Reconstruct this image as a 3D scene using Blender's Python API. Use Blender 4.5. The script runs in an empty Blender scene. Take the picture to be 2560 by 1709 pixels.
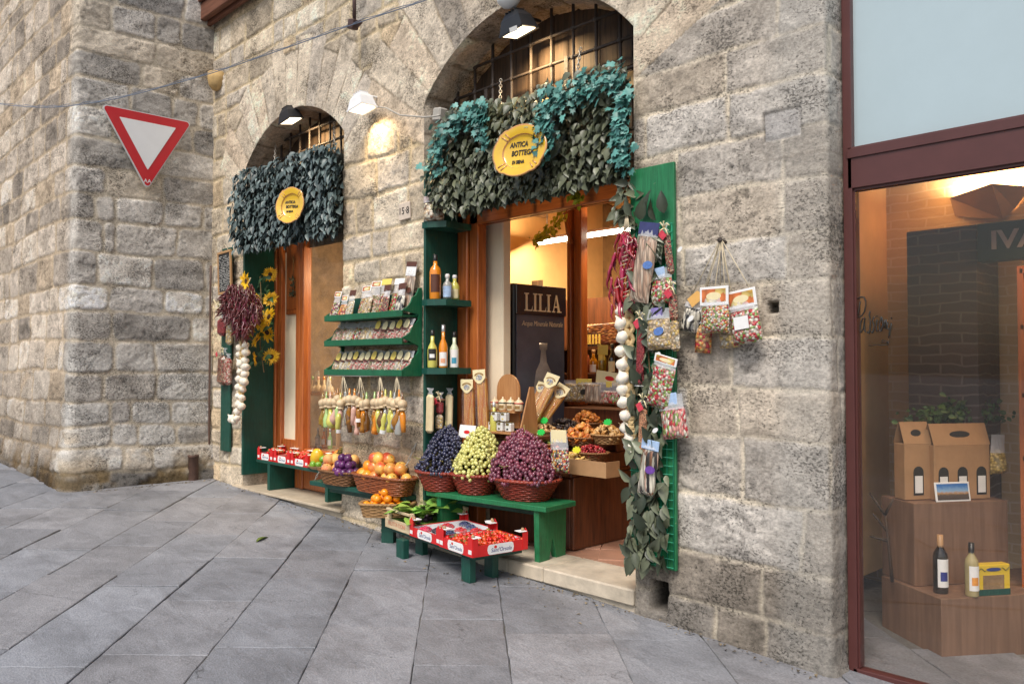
import bpy, math, random
import numpy as np
from mathutils import Vector, Matrix, Euler
random.seed(7)
RNG = np.random.default_rng(11)
PI = math.pi
sc = bpy.context.scene
COL = sc.collection
# ------------------------------------------------------------------ camera
CF = 2050.0; YAW = math.radians(45.96); PIT = math.radians(1.57)
CAM = Vector((0.0, -4.15, 1.40))
_fw = Vector((-math.sin(YAW)*math.cos(PIT), math.cos(YAW)*math.cos(PIT), math.sin(PIT)))
_rt = Vector((math.cos(YAW), math.sin(YAW), 0.0)); _up = _rt.cross(_fw)
def _ray(px, py): return _fw + _rt*((px-1280)/CF) - _up*((py-854.5)/CF)
# surveying: where the line of sight of a photo point meets a real plane of the place
def at(px, py, y=0.0):
    d = _ray(px, py); return CAM + d*((y-CAM.y)/d.y)
def atx(px, py, x):
    d = _ray(px, py); return CAM + d*((x-CAM.x)/d.x)
def atz(px, py, z):
    d = _ray(px, py); return CAM + d*((z-CAM.z)/d.z)
cam_d = bpy.data.cameras.new('camera'); cam = bpy.data.objects.new('camera', cam_d); COL.objects.link(cam)
cam.location = CAM; cam.rotation_euler = Euler((PI/2+PIT, 0, YAW), 'XYZ')
cam_d.sensor_width = 36; cam_d.lens = CF/2560*36; cam_d.clip_end = 400; cam_d.clip_start = .05
sc.camera = cam
sc.view_settings.view_transform = 'Standard'; sc.view_settings.look = 'None'; sc.view_settings.exposure = 0
# ------------------------------------------------------------------ materials
def newmat(name):
    m = bpy.data.materials.new(name); m.use_nodes = True
    nt = m.node_tree; b = nt.nodes['Principled BSDF']; return m, nt, b
def N(nt, t, **k):
    n = nt.nodes.new(t)
    for a, v in k.items(): setattr(n, a, v)
    return n
def c4(c): return (c[0], c[1], c[2], 1)
def mat(name, col, rough=.6, var=.25, scale=12, bump=0.0, bscale=None, metal=0, coat=0, stretch=(1,1,1), attr=False, rnd=0.0, hue=0.0, trans=0, sss=0, spec=.5, emit=None, es=0):
    """procedural principled: base colour x noise variation (x face colour attribute) (+ per object random)"""
    m, nt, b = newmat(name); L = nt.links.new
    tc = N(nt, 'ShaderNodeTexCoord'); mp = N(nt, 'ShaderNodeMapping'); mp.inputs['Scale'].default_value = stretch
    L(tc.outputs['Object'], mp.inputs[0])
    no = N(nt, 'ShaderNodeTexNoise'); no.inputs['Scale'].default_value = scale; no.inputs['Detail'].default_value = 6; no.inputs['Roughness'].default_value = .65
    L(mp.outputs[0], no.inputs['Vector'])
    mr = N(nt, 'ShaderNodeMapRange'); mr.inputs[1].default_value = .25; mr.inputs[2].default_value = .75
    mr.inputs[3].default_value = 1-var; mr.inputs[4].default_value = 1+var; L(no.outputs['Fac'], mr.inputs[0])
    mul = N(nt, 'ShaderNodeMix', data_type='RGBA', blend_type='MULTIPLY'); mul.inputs[0].default_value = 1
    if attr:
        at_ = N(nt, 'ShaderNodeAttribute', attribute_name='tint'); L(at_.outputs['Color'], mul.inputs[6])
    else: mul.inputs[6].default_value = c4(col)
    L(mr.outputs[0], mul.inputs[7]); out = mul.outputs[2]
    if rnd or hue:
        oi = N(nt, 'ShaderNodeObjectInfo'); hs = N(nt, 'ShaderNodeHueSaturation')
        m1 = N(nt, 'ShaderNodeMapRange'); m1.inputs[3].default_value = 1-rnd; m1.inputs[4].default_value = 1+rnd; L(oi.outputs['Random'], m1.inputs[0])
        m2 = N(nt, 'ShaderNodeMapRange'); m2.inputs[3].default_value = .5-hue; m2.inputs[4].default_value = .5+hue
        ml = N(nt, 'ShaderNodeMath', operation='FRACT'); m3 = N(nt, 'ShaderNodeMath', operation='MULTIPLY'); m3.inputs[1].default_value = 7.31
        L(oi.outputs['Random'], m3.inputs[0]); L(m3.outputs[0], ml.inputs[0]); L(ml.outputs[0], m2.inputs[0])
        L(out, hs.inputs['Color']); L(m1.outputs[0], hs.inputs['Value']); L(m2.outputs[0], hs.inputs['Hue']); out = hs.outputs[0]
    L(out, b.inputs['Base Color'])
    b.inputs['Roughness'].default_value = rough; b.inputs['Metallic'].default_value = metal; b.inputs['Coat Weight'].default_value = coat
    b.inputs['Coat Roughness'].default_value = .12; b.inputs['Specular IOR Level'].default_value = spec
    b.inputs['Transmission Weight'].default_value = trans
    if sss: b.inputs['Subsurface Weight'].default_value = sss; b.inputs['Subsurface Radius'].default_value = (.02, .012, .006)
    if emit: b.inputs['Emission Color'].default_value = c4(emit); b.inputs['Emission Strength'].default_value = es
    if bump:
        n2 = N(nt, 'ShaderNodeTexNoise'); n2.inputs['Scale'].default_value = bscale or scale*3; n2.inputs['Detail'].default_value = 5
        L(mp.outputs[0], n2.inputs['Vector'])
        bp = N(nt, 'ShaderNodeBump'); bp.inputs['Strength'].default_value = bump; bp.inputs['Distance'].default_value = .01
        L(n2.outputs['Fac'], bp.inputs['Height']); L(bp.outputs[0], b.inputs['Normal'])
    return m
def wood(name, a, c, scale=6, axis=2, rough=.45, coat=.2):
    m, nt, b = newmat(name); L = nt.links.new
    tc = N(nt, 'ShaderNodeTexCoord'); mp = N(nt, 'ShaderNodeMapping'); s = [9, 9, 9]; s[axis] = .7
    mp.inputs['Scale'].default_value = s; L(tc.outputs['Object'], mp.inputs[0])
    no = N(nt, 'ShaderNodeTexNoise'); no.inputs['Scale'].default_value = scale; no.inputs['Detail'].default_value = 7; no.inputs['Distortion'].default_value = .6
    L(mp.outputs[0], no.inputs['Vector'])
    r = N(nt, 'ShaderNodeValToRGB'); r.color_ramp.elements[0].color = c4(a); r.color_ramp.elements[1].color = c4(c)
    r.color_ramp.elements[0].position = .3; r.color_ramp.elements[1].position = .72
    L(no.outputs['Fac'], r.inputs[0]); L(r.outputs[0], b.inputs['Base Color'])
    b.inputs['Roughness'].default_value = rough; b.inputs['Coat Weight'].default_value = coat; b.inputs['Coat Roughness'].default_value = .25
    bp = N(nt, 'ShaderNodeBump'); bp.inputs['Strength'].default_value = .12; bp.inputs['Distance'].default_value = .004; L(no.outputs['Fac'], bp.inputs['Height']); L(bp.outputs[0], b.inputs['Normal'])
    return m
def bits(name, cols, scale=60, coat=.6, stretch=(1,1,1), rough=.4, bump=.6):
    """a mass of small pieces seen through a bag: voronoi cells with a palette"""
    m, nt, b = newmat(name); L = nt.links.new
    tc = N(nt, 'ShaderNodeTexCoord'); mp = N(nt, 'ShaderNodeMapping'); mp.inputs['Scale'].default_value = stretch; L(tc.outputs['Object'], mp.inputs[0])
    v = N(nt, 'ShaderNodeTexVoronoi'); v.inputs['Scale'].default_value = scale; L(mp.outputs[0], v.inputs['Vector'])
    sp = N(nt, 'ShaderNodeSeparateColor'); L(v.outputs['Color'], sp.inputs[0])
    r = N(nt, 'ShaderNodeValToRGB'); r.color_ramp.interpolation = 'CONSTANT'; e = r.color_ramp.elements
    while len(e) < len(cols): e.new(.5)
    for i, c in enumerate(cols): e[i].position = i/len(cols); e[i].color = c4(c)
    L(sp.outputs[0], r.inputs[0])
    mr = N(nt, 'ShaderNodeMapRange'); mr.inputs[1].default_value = 0; mr.inputs[2].default_value = .75; mr.inputs[3].default_value = 1.12; mr.inputs[4].default_value = .35
    L(v.outputs['Distance'], mr.inputs[0])
    mul = N(nt, 'ShaderNodeMix', data_type='RGBA', blend_type='MULTIPLY'); mul.inputs[0].default_value = 1
    L(r.outputs[0], mul.inputs[6]); L(mr.outputs[0], mul.inputs[7]); L(mul.outputs[2], b.inputs['Base Color'])
    bp = N(nt, 'ShaderNodeBump'); bp.invert = True; bp.inputs['Strength'].default_value = bump; bp.inputs['Distance'].default_value = .012
    L(v.outputs['Distance'], bp.inputs['Height']); L(bp.outputs[0], b.inputs['Normal'])
    b.inputs['Roughness'].default_value = rough; b.inputs['Coat Weight'].default_value = coat; b.inputs['Coat Roughness'].default_value = .08
    return m
def clear(name, tint=(1,1,1), amount=.8, rough=.05, film=(.9,.92,.95), fres=1.45, bump=0):
    """thin clear sheet: transparent with a fresnel reflection (and a little milky film)"""
    m, nt, b = newmat(name); L = nt.links.new; out = nt.nodes['Material Output']
    tr = N(nt, 'ShaderNodeBsdfTransparent'); tr.inputs[0].default_value = c4(tint)
    b.inputs['Base Color'].default_value = c4(film); b.inputs['Roughness'].default_value = rough
    m1 = N(nt, 'ShaderNodeMixShader'); m1.inputs[0].default_value = 1-amount; L(tr.outputs[0], m1.inputs[1]); L(b.outputs[0], m1.inputs[2])
    gl = N(nt, 'ShaderNodeBsdfGlossy'); gl.inputs['Roughness'].default_value = rough
    fr = N(nt, 'ShaderNodeFresnel'); fr.inputs[0].default_value = fres; ge = N(nt, 'ShaderNodeNewGeometry'); fb = N(nt, 'ShaderNodeMath', operation='MULTIPLY_ADD'); fb.inputs[1].default_value = -1; fb.inputs[2].default_value = 1; L(ge.outputs['Backfacing'], fb.inputs[0]); fm = N(nt, 'ShaderNodeMath', operation='MULTIPLY'); L(fr.outputs[0], fm.inputs[0]); L(fb.outputs[0], fm.inputs[1])
    m2 = N(nt, 'ShaderNodeMixShader'); L(fm.outputs[0], m2.inputs[0]); L(m1.outputs[0], m2.inputs[1]); L(gl.outputs[0], m2.inputs[2]); L(m2.outputs[0], out.inputs[0])
    if bump:
        tc = N(nt, 'ShaderNodeTexCoord'); no = N(nt, 'ShaderNodeTexNoise'); no.inputs['Scale'].default_value = 35; L(tc.outputs['Object'], no.inputs['Vector'])
        bp = N(nt, 'ShaderNodeBump'); bp.inputs['Strength'].default_value = bump; bp.inputs['Distance'].default_value = .02; L(no.outputs['Fac'], bp.inputs['Height'])
        for n in (gl, fr, b): L(bp.outputs[0], n.inputs['Normal'])
    return m
def glow(name, col, s):
    m, nt, b = newmat(name); b.inputs['Base Color'].default_value = c4(col); b.inputs['Emission Color'].default_value = c4(col); b.inputs['Emission Strength'].default_value = s
    tc = N(nt, 'ShaderNodeTexCoord'); no = N(nt, 'ShaderNodeTexNoise'); no.inputs['Scale'].default_value = 20; nt.links.new(tc.outputs['Object'], no.inputs['Vector'])
    mr = N(nt, 'ShaderNodeMapRange'); mr.inputs[3].default_value = s*.85; mr.inputs[4].default_value = s*1.15; nt.links.new(no.outputs['Fac'], mr.inputs[0]); nt.links.new(mr.outputs[0], b.inputs['Emission Strength'])
    return m
def paint(name, col, worn, under, rough=.42):
    """brush painted wood: faint grain, greasy dirt patches, rubbed lighter areas and chips"""
    m, nt, b = newmat(name); L = nt.links.new; tc = N(nt, 'ShaderNodeTexCoord')
    def nz(s, d=6, st=(1,1,1), r=.6):
        mp = N(nt, 'ShaderNodeMapping'); mp.inputs['Scale'].default_value = st; L(tc.outputs['Object'], mp.inputs[0]); n = N(nt, 'ShaderNodeTexNoise'); n.inputs['Scale'].default_value = s; n.inputs['Detail'].default_value = d; n.inputs['Roughness'].default_value = r; L(mp.outputs[0], n.inputs['Vector']); return n.outputs['Fac']
    def ramp(o, a, z, lo=0., hi=1.):
        q = N(nt, 'ShaderNodeMapRange'); q.inputs[1].default_value = a; q.inputs[2].default_value = z; q.inputs[3].default_value = lo; q.inputs[4].default_value = hi; L(o, q.inputs[0]); return q.outputs[0]
    def mix(f, a, c, mode='MIX'):
        x = N(nt, 'ShaderNodeMix', data_type='RGBA', blend_type=mode); L(f, x.inputs[0])
        for i, v in ((6, a), (7, c)):
            if isinstance(v, tuple): x.inputs[i].default_value = c4(v)
            else: L(v, x.inputs[i])
        return x.outputs[2]
    grain = nz(9, 5, (14,14,.8)); c = mix(ramp(grain, .35, .7), tuple(q*.72 for q in col), tuple(min(1,q*1.18) for q in col))
    c = mix(ramp(nz(4), .55, .75, 0, .55), c, worn); c = mix(ramp(nz(6.3), .56, .74, 0, .6), c, tuple(q*.35+.008 for q in col)); c = mix(ramp(nz(34, 8, (1,1,.6), .7), .685, .70), c, under)
    L(c, b.inputs['Base Color']); L(ramp(nz(11), .3, .7, rough-.08, rough+.18), b.inputs['Roughness'])
    bp = N(nt, 'ShaderNodeBump'); bp.inputs['Strength'].default_value = .25; bp.inputs['Distance'].default_value = .004; L(grain, bp.inputs['Height']); L(bp.outputs[0], b.inputs['Normal']); return m
# ------------------------------------------------------------------ mesh builder
def loc_of(o):
    v = Vector((0,0,0))
    while o is not None: v += o.location; o = o.parent
    return v
class MB:
    def __init__(s): s.v = []; s.f = []; s.m = []; s.c = []; s.sm = []; s.n = 0
    def add(s, vs, fs, mi=0, col=(1,1,1), smooth=False):
        k = s.n; s.v.extend([tuple(p) for p in vs]); s.n += len(vs)
        for i, f in enumerate(fs):
            s.f.append([a+k for a in f]); s.m.append(mi); s.sm.append(smooth)
            s.c.append(col[i] if isinstance(col, list) else col)
        return s
    def box(s, c, d, M=None, bev=0.0, mi=0, col=(1,1,1)):
        hx, hy, hz = d[0]/2, d[1]/2, d[2]/2; M = M or Matrix()
        T = Matrix.Translation(c) @ M
        if bev <= 0:
            vs = [T @ Vector((x*hx, y*hy, z*hz)) for x in (-1,1) for y in (-1,1) for z in (-1,1)]
            s.add(vs, [(0,1,3,2),(4,6,7,5),(0,4,5,1),(2,3,7,6),(0,2,6,4),(1,5,7,3)], mi, col); return s
        b = min(bev, hx*.9, hy*.9, hz*.9); idx = {}; vs = []
        for x in (-1,1):
            for y in (-1,1):
                for z in (-1,1):
                    for a in range(3):
                        p = [x*hx, y*hy, z*hz]
                        for q in range(3):
                            if q != a: p[q] -= (x,y,z)[q]*b
                        idx[(x,y,z,a)] = len(vs); vs.append(T @ Vector(p))
        fs = []
        for a in range(3):
            u, w = (a+1) % 3, (a+2) % 3
            for sg in (-1,1):
                q = []
                for (i, j) in ((-1,-1),(1,-1),(1,1),(-1,1)):
                    k = [0,0,0]; k[a] = sg; k[u] = i; k[w] = j; q.append(idx[(*k, a)])
                fs.append(q if sg > 0 else q[::-1])
        for a in range(3):
            u, w = (a+1) % 3, (a+2) % 3
            for i in (-1,1):
                for j in (-1,1):
                    k0 = [0,0,0]; k0[u] = i; k0[w] = j; k1 = list(k0); k0[a] = -1; k1[a] = 1
                    q = [idx[(*k0,u)], idx[(*k1,u)], idx[(*k1,w)], idx[(*k0,w)]]
                    fs.append(q if i*j < 0 else q[::-1])
        for x in (-1,1):
            for y in (-1,1):
                for z in (-1,1):
                    q = [idx[(x,y,z,0)], idx[(x,y,z,1)], idx[(x,y,z,2)]]; fs.append(q if x*y*z > 0 else q[::-1])
        s.add(vs, fs, mi, col); return s
    def tube(s, pts, r, n=8, mi=0, col=(1,1,1), caps=True, smooth=True):
        pts = [Vector(p) for p in pts]; rs = r if isinstance(r, (list, tuple)) else [r]*len(pts)
        vs = []; prev = None
        for i, p in enumerate(pts):
            t = (pts[min(i+1, len(pts)-1)]-pts[max(i-1, 0)])
            t = t.normalized() if t.length > 1e-9 else Vector((0,0,1))
            if prev is None:
                a = Vector((0,0,1)) if abs(t.z) < .9 else Vector((1,0,0)); u = t.cross(a).normalized()
            else: u = (prev - t*prev.dot(t)).normalized()
            prev = u; w = t.cross(u)
            for k in range(n): vs.append(p + (u*math.cos(2*PI*k/n)+w*math.sin(2*PI*k/n))*rs[i])
        fs = [(i*n+k, i*n+(k+1) % n, (i+1)*n+(k+1) % n, (i+1)*n+k) for i in range(len(pts)-1) for k in range(n)]
        if caps: fs.append(tuple(range(n))[::-1]); fs.append(tuple((len(pts)-1)*n+k for k in range(n)))
        s.add(vs, fs, mi, col, smooth); return s
    def lathe(s, prof, n=16, M=None, mi=0, col=(1,1,1), a0=0, a1=2*PI, smooth=True, sx=1, sy=1):
        M = M or Matrix(); full = abs(a1-a0-2*PI) < 1e-6; k = n if full else n+1; vs = []
        for (r, z) in prof:
            for j in range(k):
                a = a0+(a1-a0)*j/n; vs.append(M @ Vector((r*math.cos(a)*sx, r*math.sin(a)*sy, z)))
        fs = [(i*k+j, i*k+(j+1) % k, (i+1)*k+(j+1) % k, (i+1)*k+j) for i in range(len(prof)-1) for j in range(n)]
        s.add(vs, fs, mi, col, smooth); return s
    def poly(s, pts, th=None, M=None, mi=0, col=(1,1,1)):
        """flat polygon in local XY, extruded th along local Z"""
        M = M or Matrix(); n = len(pts)
        if th is None: s.add([M @ Vector((p[0], p[1], 0)) for p in pts], [tuple(range(n))], mi, col); return s
        vs = [M @ Vector((p[0], p[1], z)) for z in (0, th) for p in pts]
        s.add(vs, [tuple(range(n))[::-1], tuple(range(n, 2*n))]+[(i, (i+1) % n, n+(i+1) % n, n+i) for i in range(n)], mi, col); return s
    def grid(s, P, mi=0, col=(1,1,1), smooth=True, closed=False):
        """P[i][j] points"""
        a, b = len(P), len(P[0]); vs = [p for r in P for p in r]; jj = b if closed else b-1
        s.add(vs, [(i*b+j, i*b+(j+1) % b, (i+1)*b+(j+1) % b, (i+1)*b+j) for i in range(a-1) for j in range(jj)], mi, col, smooth); return s
    def inst(s, T, M, mi=0, col=(1,1,1), smooth=True):
        s.add([M @ v for v in T[0]], T[1], mi, col, smooth); return s
    def build(s, name, mats, parent=None, label=None, origin=None, kind=None, local=False):
        me = bpy.data.meshes.new(name)
        off = loc_of(parent) if parent is not None else (Vector(origin) if origin is not None else s.base())
        if local: off = Vector((0,0,0))
        me.from_pydata([(p[0]-off[0], p[1]-off[1], p[2]-off[2]) for p in s.v], [], s.f)
        for m in (mats if isinstance(mats, (list, tuple)) else [mats]): me.materials.append(m)
        me.polygons.foreach_set('material_index', s.m); me.polygons.foreach_set('use_smooth', s.sm)
        a = me.attributes.new('tint', 'FLOAT_COLOR', 'FACE'); a.data.foreach_set('color', [q for c in s.c for q in (c[0], c[1], c[2], 1.0)])
        me.update()
        o = bpy.data.objects.new(name, me); COL.objects.link(o)
        if parent is not None: o.parent = parent
        else: o.location = off
        if label: o['label'] = label
        if kind: o['kind'] = kind
        return o
    def base(s):
        xs, ys, zs = zip(*s.v); return Vector(((min(xs)+max(xs))/2, (min(ys)+max(ys))/2, min(zs)))
def tag(o, label, cat, group=None, kind=None):
    o['label'] = label; o['category'] = cat
    if group: o['group'] = group
    if kind: o['kind'] = kind
    return o
def thing(name, label, cat, loc=(0,0,0), group=None, kind=None):
    o = bpy.data.objects.new(name, None); COL.objects.link(o); o.location = loc; o.empty_display_size = .05
    return tag(o, label, cat, group, kind)
def dup(o, loc=None, rot=None, label=None, group=None, scale=None, parent=None):
    c = o.copy(); COL.objects.link(c); c.parent = parent
    if loc is not None: c.location = loc
    if rot is not None: c.rotation_euler = rot
    if scale is not None: c.scale = scale
    if label: c['label'] = label
    if group: c['group'] = group
    for ch in list(o.children): dup(ch, parent=c)
    return c
class Protos(list):
    """the first use of a prototype moves the prototype itself, later uses copy it"""
def put(proto, loc, rot=(0,0,0), label=None, group=None, scale=None):
    if not proto.get('_used'):
        proto['_used'] = 1; o = proto; o.location = loc; o.rotation_euler = rot
        if scale is not None: o.scale = scale
        if label: o['label'] = label
        if group: o['group'] = group
        return o
    return dup(proto, loc, rot, label, group, scale)
# text on the plane whose frame is M (local x = reading direction, local y = up, local z = out of the face)
def text(s, size, m, parent, M, name='lettering', ext=.0006, shear=0, sx=1.0, align='CENTER', off=0.0, space=1.0):
    cu = bpy.data.curves.new(name, 'FONT'); cu.body = s; cu.size = size; cu.align_x = align; cu.align_y = 'CENTER'; cu.extrude = ext; cu.shear = shear; cu.offset = off; cu.resolution_u = 3; cu.space_character = space
    t = bpy.data.objects.new('tmp', cu); COL.objects.link(t)
    dg = bpy.context.evaluated_depsgraph_get(); me = bpy.data.meshes.new_from_object(t.evaluated_get(dg))
    bpy.data.objects.remove(t); bpy.data.curves.remove(cu)
    off_ = loc_of(parent)
    me.transform(Matrix.Translation(-off_) @ M @ Matrix.Diagonal((sx,1,1,1))); me.materials.clear(); me.materials.append(m)
    o = bpy.data.objects.new(name, me); COL.objects.link(o); o.parent = parent; return o
def frame(o, xdir, updir):
    """matrix: local x = xdir, local y = updir, z = out"""
    x = Vector(xdir).normalized(); z = x.cross(Vector(updir)).normalized(); y = z.cross(x)
    return Matrix(((x.x,y.x,z.x,o[0]),(x.y,y.y,z.y,o[1]),(x.z,y.z,z.z,o[2]),(0,0,0,1)))
def wallM(p, roll=0.0): # facing the street (-y)
    return frame(p, (1,0,0), (0,0,1)) @ Matrix.Rotation(roll, 4, 'Z')
def RZ(a): return Matrix.Rotation(a, 4, 'Z')
def RX(a): return Matrix.Rotation(a, 4, 'X')
def RY(a): return Matrix.Rotation(a, 4, 'Y')
def TR(*p): return Matrix.Translation(p if len(p) == 3 else p[0])
def S3(x, y=None, z=None): return Matrix.Diagonal((x, y if y else x, z if z else x, 1))
def uv_sphere(r=1, n=10, m=7):
    vs = [Vector((0,0,-r))]
    for i in range(1, m):
        a = -PI/2+PI*i/m
        for k in range(n): vs.append(Vector((r*math.cos(a)*math.cos(2*PI*k/n), r*math.cos(a)*math.sin(2*PI*k/n), r*math.sin(a))))
    vs.append(Vector((0,0,r))); t = len(vs)-1
    fs = [(0, 1+(k+1) % n, 1+k) for k in range(n)]
    for i in range(m-2):
        for k in range(n): fs.append((1+i*n+k, 1+i*n+(k+1) % n, 1+(i+1)*n+(k+1) % n, 1+(i+1)*n+k))
    fs += [(t, 1+(m-2)*n+k, 1+(m-2)*n+(k+1) % n) for k in range(n)]
    return vs, fs
def leafT(L=1, W=.5, fold=.12, curl=.2, star=False):
    """leaf along +y from the origin, face up +z"""
    if star:
        pts = [(0,0),(.28,-.12),(.5,.2),(.3,.38),(.38,.72),(.12,.66),(0,1),(-.12,.66),(-.38,.72),(-.3,.38),(-.5,.2),(-.28,-.12)]
        vs = [Vector((x*W*1.6, y*L, abs(x)*fold-curl*y*y*.5)) for x, y in pts]+[Vector((0,.42*L,fold*.4))]
        return vs, [(12, i, (i+1) % 12) for i in range(12)]
    ys = [0,.12,.32,.55,.78,1]; w = [.04,.62,1,.9,.5,.02]; vs = []
    for y, q in zip(ys, w):
        z = -curl*y*y*L*.6
        vs += [Vector((-q*W/2, y*L, z+q*fold*L)), Vector((0, y*L, z)), Vector((q*W/2, y*L, z+q*fold*L))]
    fs = []
    for i in range(5): fs += [(i*3, i*3+1, i*3+4, i*3+3), (i*3+1, i*3+2, i*3+5, i*3+4)]
    return vs, fs
SPH = uv_sphere(1, 10, 7); SPHL = uv_sphere(1, 8, 5)
# numpy value noise
def vnoise(x, y, seed=0):
    ix = np.floor(x); iy = np.floor(y); fx = x-ix; fy = y-iy
    def h(a, b):
        q = np.sin(a*127.1+b*311.7+seed*74.7)*43758.5453; return q-np.floor(q)
    fx = fx*fx*(3-2*fx); fy = fy*fy*(3-2*fy)
    return (h(ix,iy)*(1-fx)+h(ix+1,iy)*fx)*(1-fy)+(h(ix,iy+1)*(1-fx)+h(ix+1,iy+1)*fx)*fy
def fbm(x, y, o=4, seed=0, g=.5):
    t = 0; a = 1; s = 0
    for i in range(o): t = t+a*vnoise(x, y, seed+i*3.1); s += a; x = x*2.03+5.2; y = y*2.03+1.7; a *= g
    return t/s
def sstep(a, b, x):
    t = np.clip((x-a)/(b-a), 0, 1); return t*t*(3-2*t)
# ------------------------------------------------------------------ ground shape of the street (falls to the right along the facade)
def ground(x):
    return float(np.interp(x, [-30,-12.3,-10.3,-9.3,-8.76,-6.57,-5.7,-4.3,-3.14,-1.87,0,30], [.75,.21,.15,.085,.075,-.015,-.045,-.095,-.142,-.205,-.27,-1.3]))
# ------------------------------------------------------------------ stone walls as height fields
def stone_material():
    m, nt, b = newmat('travertine_masonry'); L = nt.links.new
    at_ = N(nt, 'ShaderNodeAttribute', attribute_name='stone')
    tc = N(nt, 'ShaderNodeTexCoord'); n1 = N(nt, 'ShaderNodeTexNoise'); n1.inputs['Scale'].default_value = 46; n1.inputs['Detail'].default_value = 9; n1.inputs['Roughness'].default_value = .8
    mp = N(nt, 'ShaderNodeMapping'); mp.inputs['Scale'].default_value = (1,1,1.5); L(tc.outputs['Object'], mp.inputs[0]); L(mp.outputs[0], n1.inputs['Vector'])
    mr = N(nt, 'ShaderNodeMapRange'); mr.inputs[1].default_value = .32; mr.inputs[2].default_value = .66; mr.inputs[3].default_value = .5; mr.inputs[4].default_value = 1.28; L(n1.outputs['Fac'], mr.inputs[0])
    mul = N(nt, 'ShaderNodeMix', data_type='RGBA', blend_type='MULTIPLY'); mul.inputs[0].default_value = 1
    L(at_.outputs['Color'], mul.inputs[6]); L(mr.outputs[0], mul.inputs[7])
    # dark travertine specks, clustered
    n3 = N(nt, 'ShaderNodeTexNoise'); n3.inputs['Scale'].default_value = 58; n3.inputs['Detail'].default_value = 6; n3.inputs['Roughness'].default_value = .72; L(mp.outputs[0], n3.inputs['Vector'])
    n4 = N(nt, 'ShaderNodeTexNoise'); n4.inputs['Scale'].default_value = 3.1; n4.inputs['Detail'].default_value = 4; L(tc.outputs['Object'], n4.inputs['Vector'])
    th = N(nt, 'ShaderNodeMapRange'); th.inputs[1].default_value = .35; th.inputs[2].default_value = .68; th.inputs[3].default_value = .33; th.inputs[4].default_value = .49; L(n4.outputs['Fac'], th.inputs[0])
    df = N(nt, 'ShaderNodeMath', operation='SUBTRACT'); L(n3.outputs['Fac'], df.inputs[0]); L(th.outputs[0], df.inputs[1])
    sp = N(nt, 'ShaderNodeMapRange'); sp.inputs[1].default_value = -.015; sp.inputs[2].default_value = .03; sp.inputs[3].default_value = .40; sp.inputs[4].default_value = 1.0; L(df.outputs[0], sp.inputs[0])
    mu2 = N(nt, 'ShaderNodeMix', data_type='RGBA', blend_type='MULTIPLY'); mu2.inputs[0].default_value = 1; L(mul.outputs[2], mu2.inputs[6]); L(sp.outputs[0], mu2.inputs[7]); L(mu2.outputs[2], b.inputs['Base Color'])
    b.inputs['Roughness'].default_value = .9; b.inputs['Specular IOR Level'].default_value = .2
    hh_ = N(nt, 'ShaderNodeMath', operation='MULTIPLY_ADD'); hh_.inputs[1].default_value = .8; L(sp.outputs[0], hh_.inputs[0]); L(n1.outputs['Fac'], hh_.inputs[2])
    bp = N(nt, 'ShaderNodeBump'); bp.inputs['Strength'].default_value = .6; bp.inputs['Distance'].default_value = .010; L(hh_.outputs[0], bp.inputs['Height']); L(bp.outputs[0], b.inputs['Normal'])
    return m
M_STONE = stone_material()
def rows_layout(seed, z0, z1, hmin, hmax, wmin, wmax, umin, umax):
    r = np.random.default_rng(seed); z = [z0]
    while z[-1] < z1: z.append(z[-1]+r.uniform(hmin, hmax))
    cols = []
    for i in range(len(z)-1):
        u = [umin-r.uniform(0, wmax)]
        while u[-1] < umax: u.append(u[-1]+r.uniform(wmin, wmax)*(1 if r.random() > .2 else .6))
        cols.append(np.array(u))
    return np.array(z), cols
def eval_rows(U, Z, lay, rr=.035):
    zb, cols = lay; ri = np.clip(np.searchsorted(zb, Z, side='right')-1, 0, len(cols)-1)
    D = np.zeros_like(U); ID = np.zeros_like(U)
    for r in np.unique(ri):
        s = ri == r; c = cols[r]; ci = np.clip(np.searchsorted(c, U[s], side='right')-1, 0, len(c)-2)
        u0, u1 = c[ci], c[ci+1]; hx = (u1-u0)/2; hz = (zb[r+1]-zb[r])/2
        qx = np.abs(U[s]-(u0+u1)/2)-(hx-rr); qz = np.abs(Z[s]-(zb[r]+zb[r+1])/2)-(hz-rr)
        D[s] = rr-(np.hypot(np.maximum(qx,0), np.maximum(qz,0))+np.minimum(np.maximum(qx,qz),0)); ID[s] = r*37+ci
    return D, ID
def rhash(ID, k): q = np.sin(ID*12.9898+k*78.233)*43758.5453; return q-np.floor(q)
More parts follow.
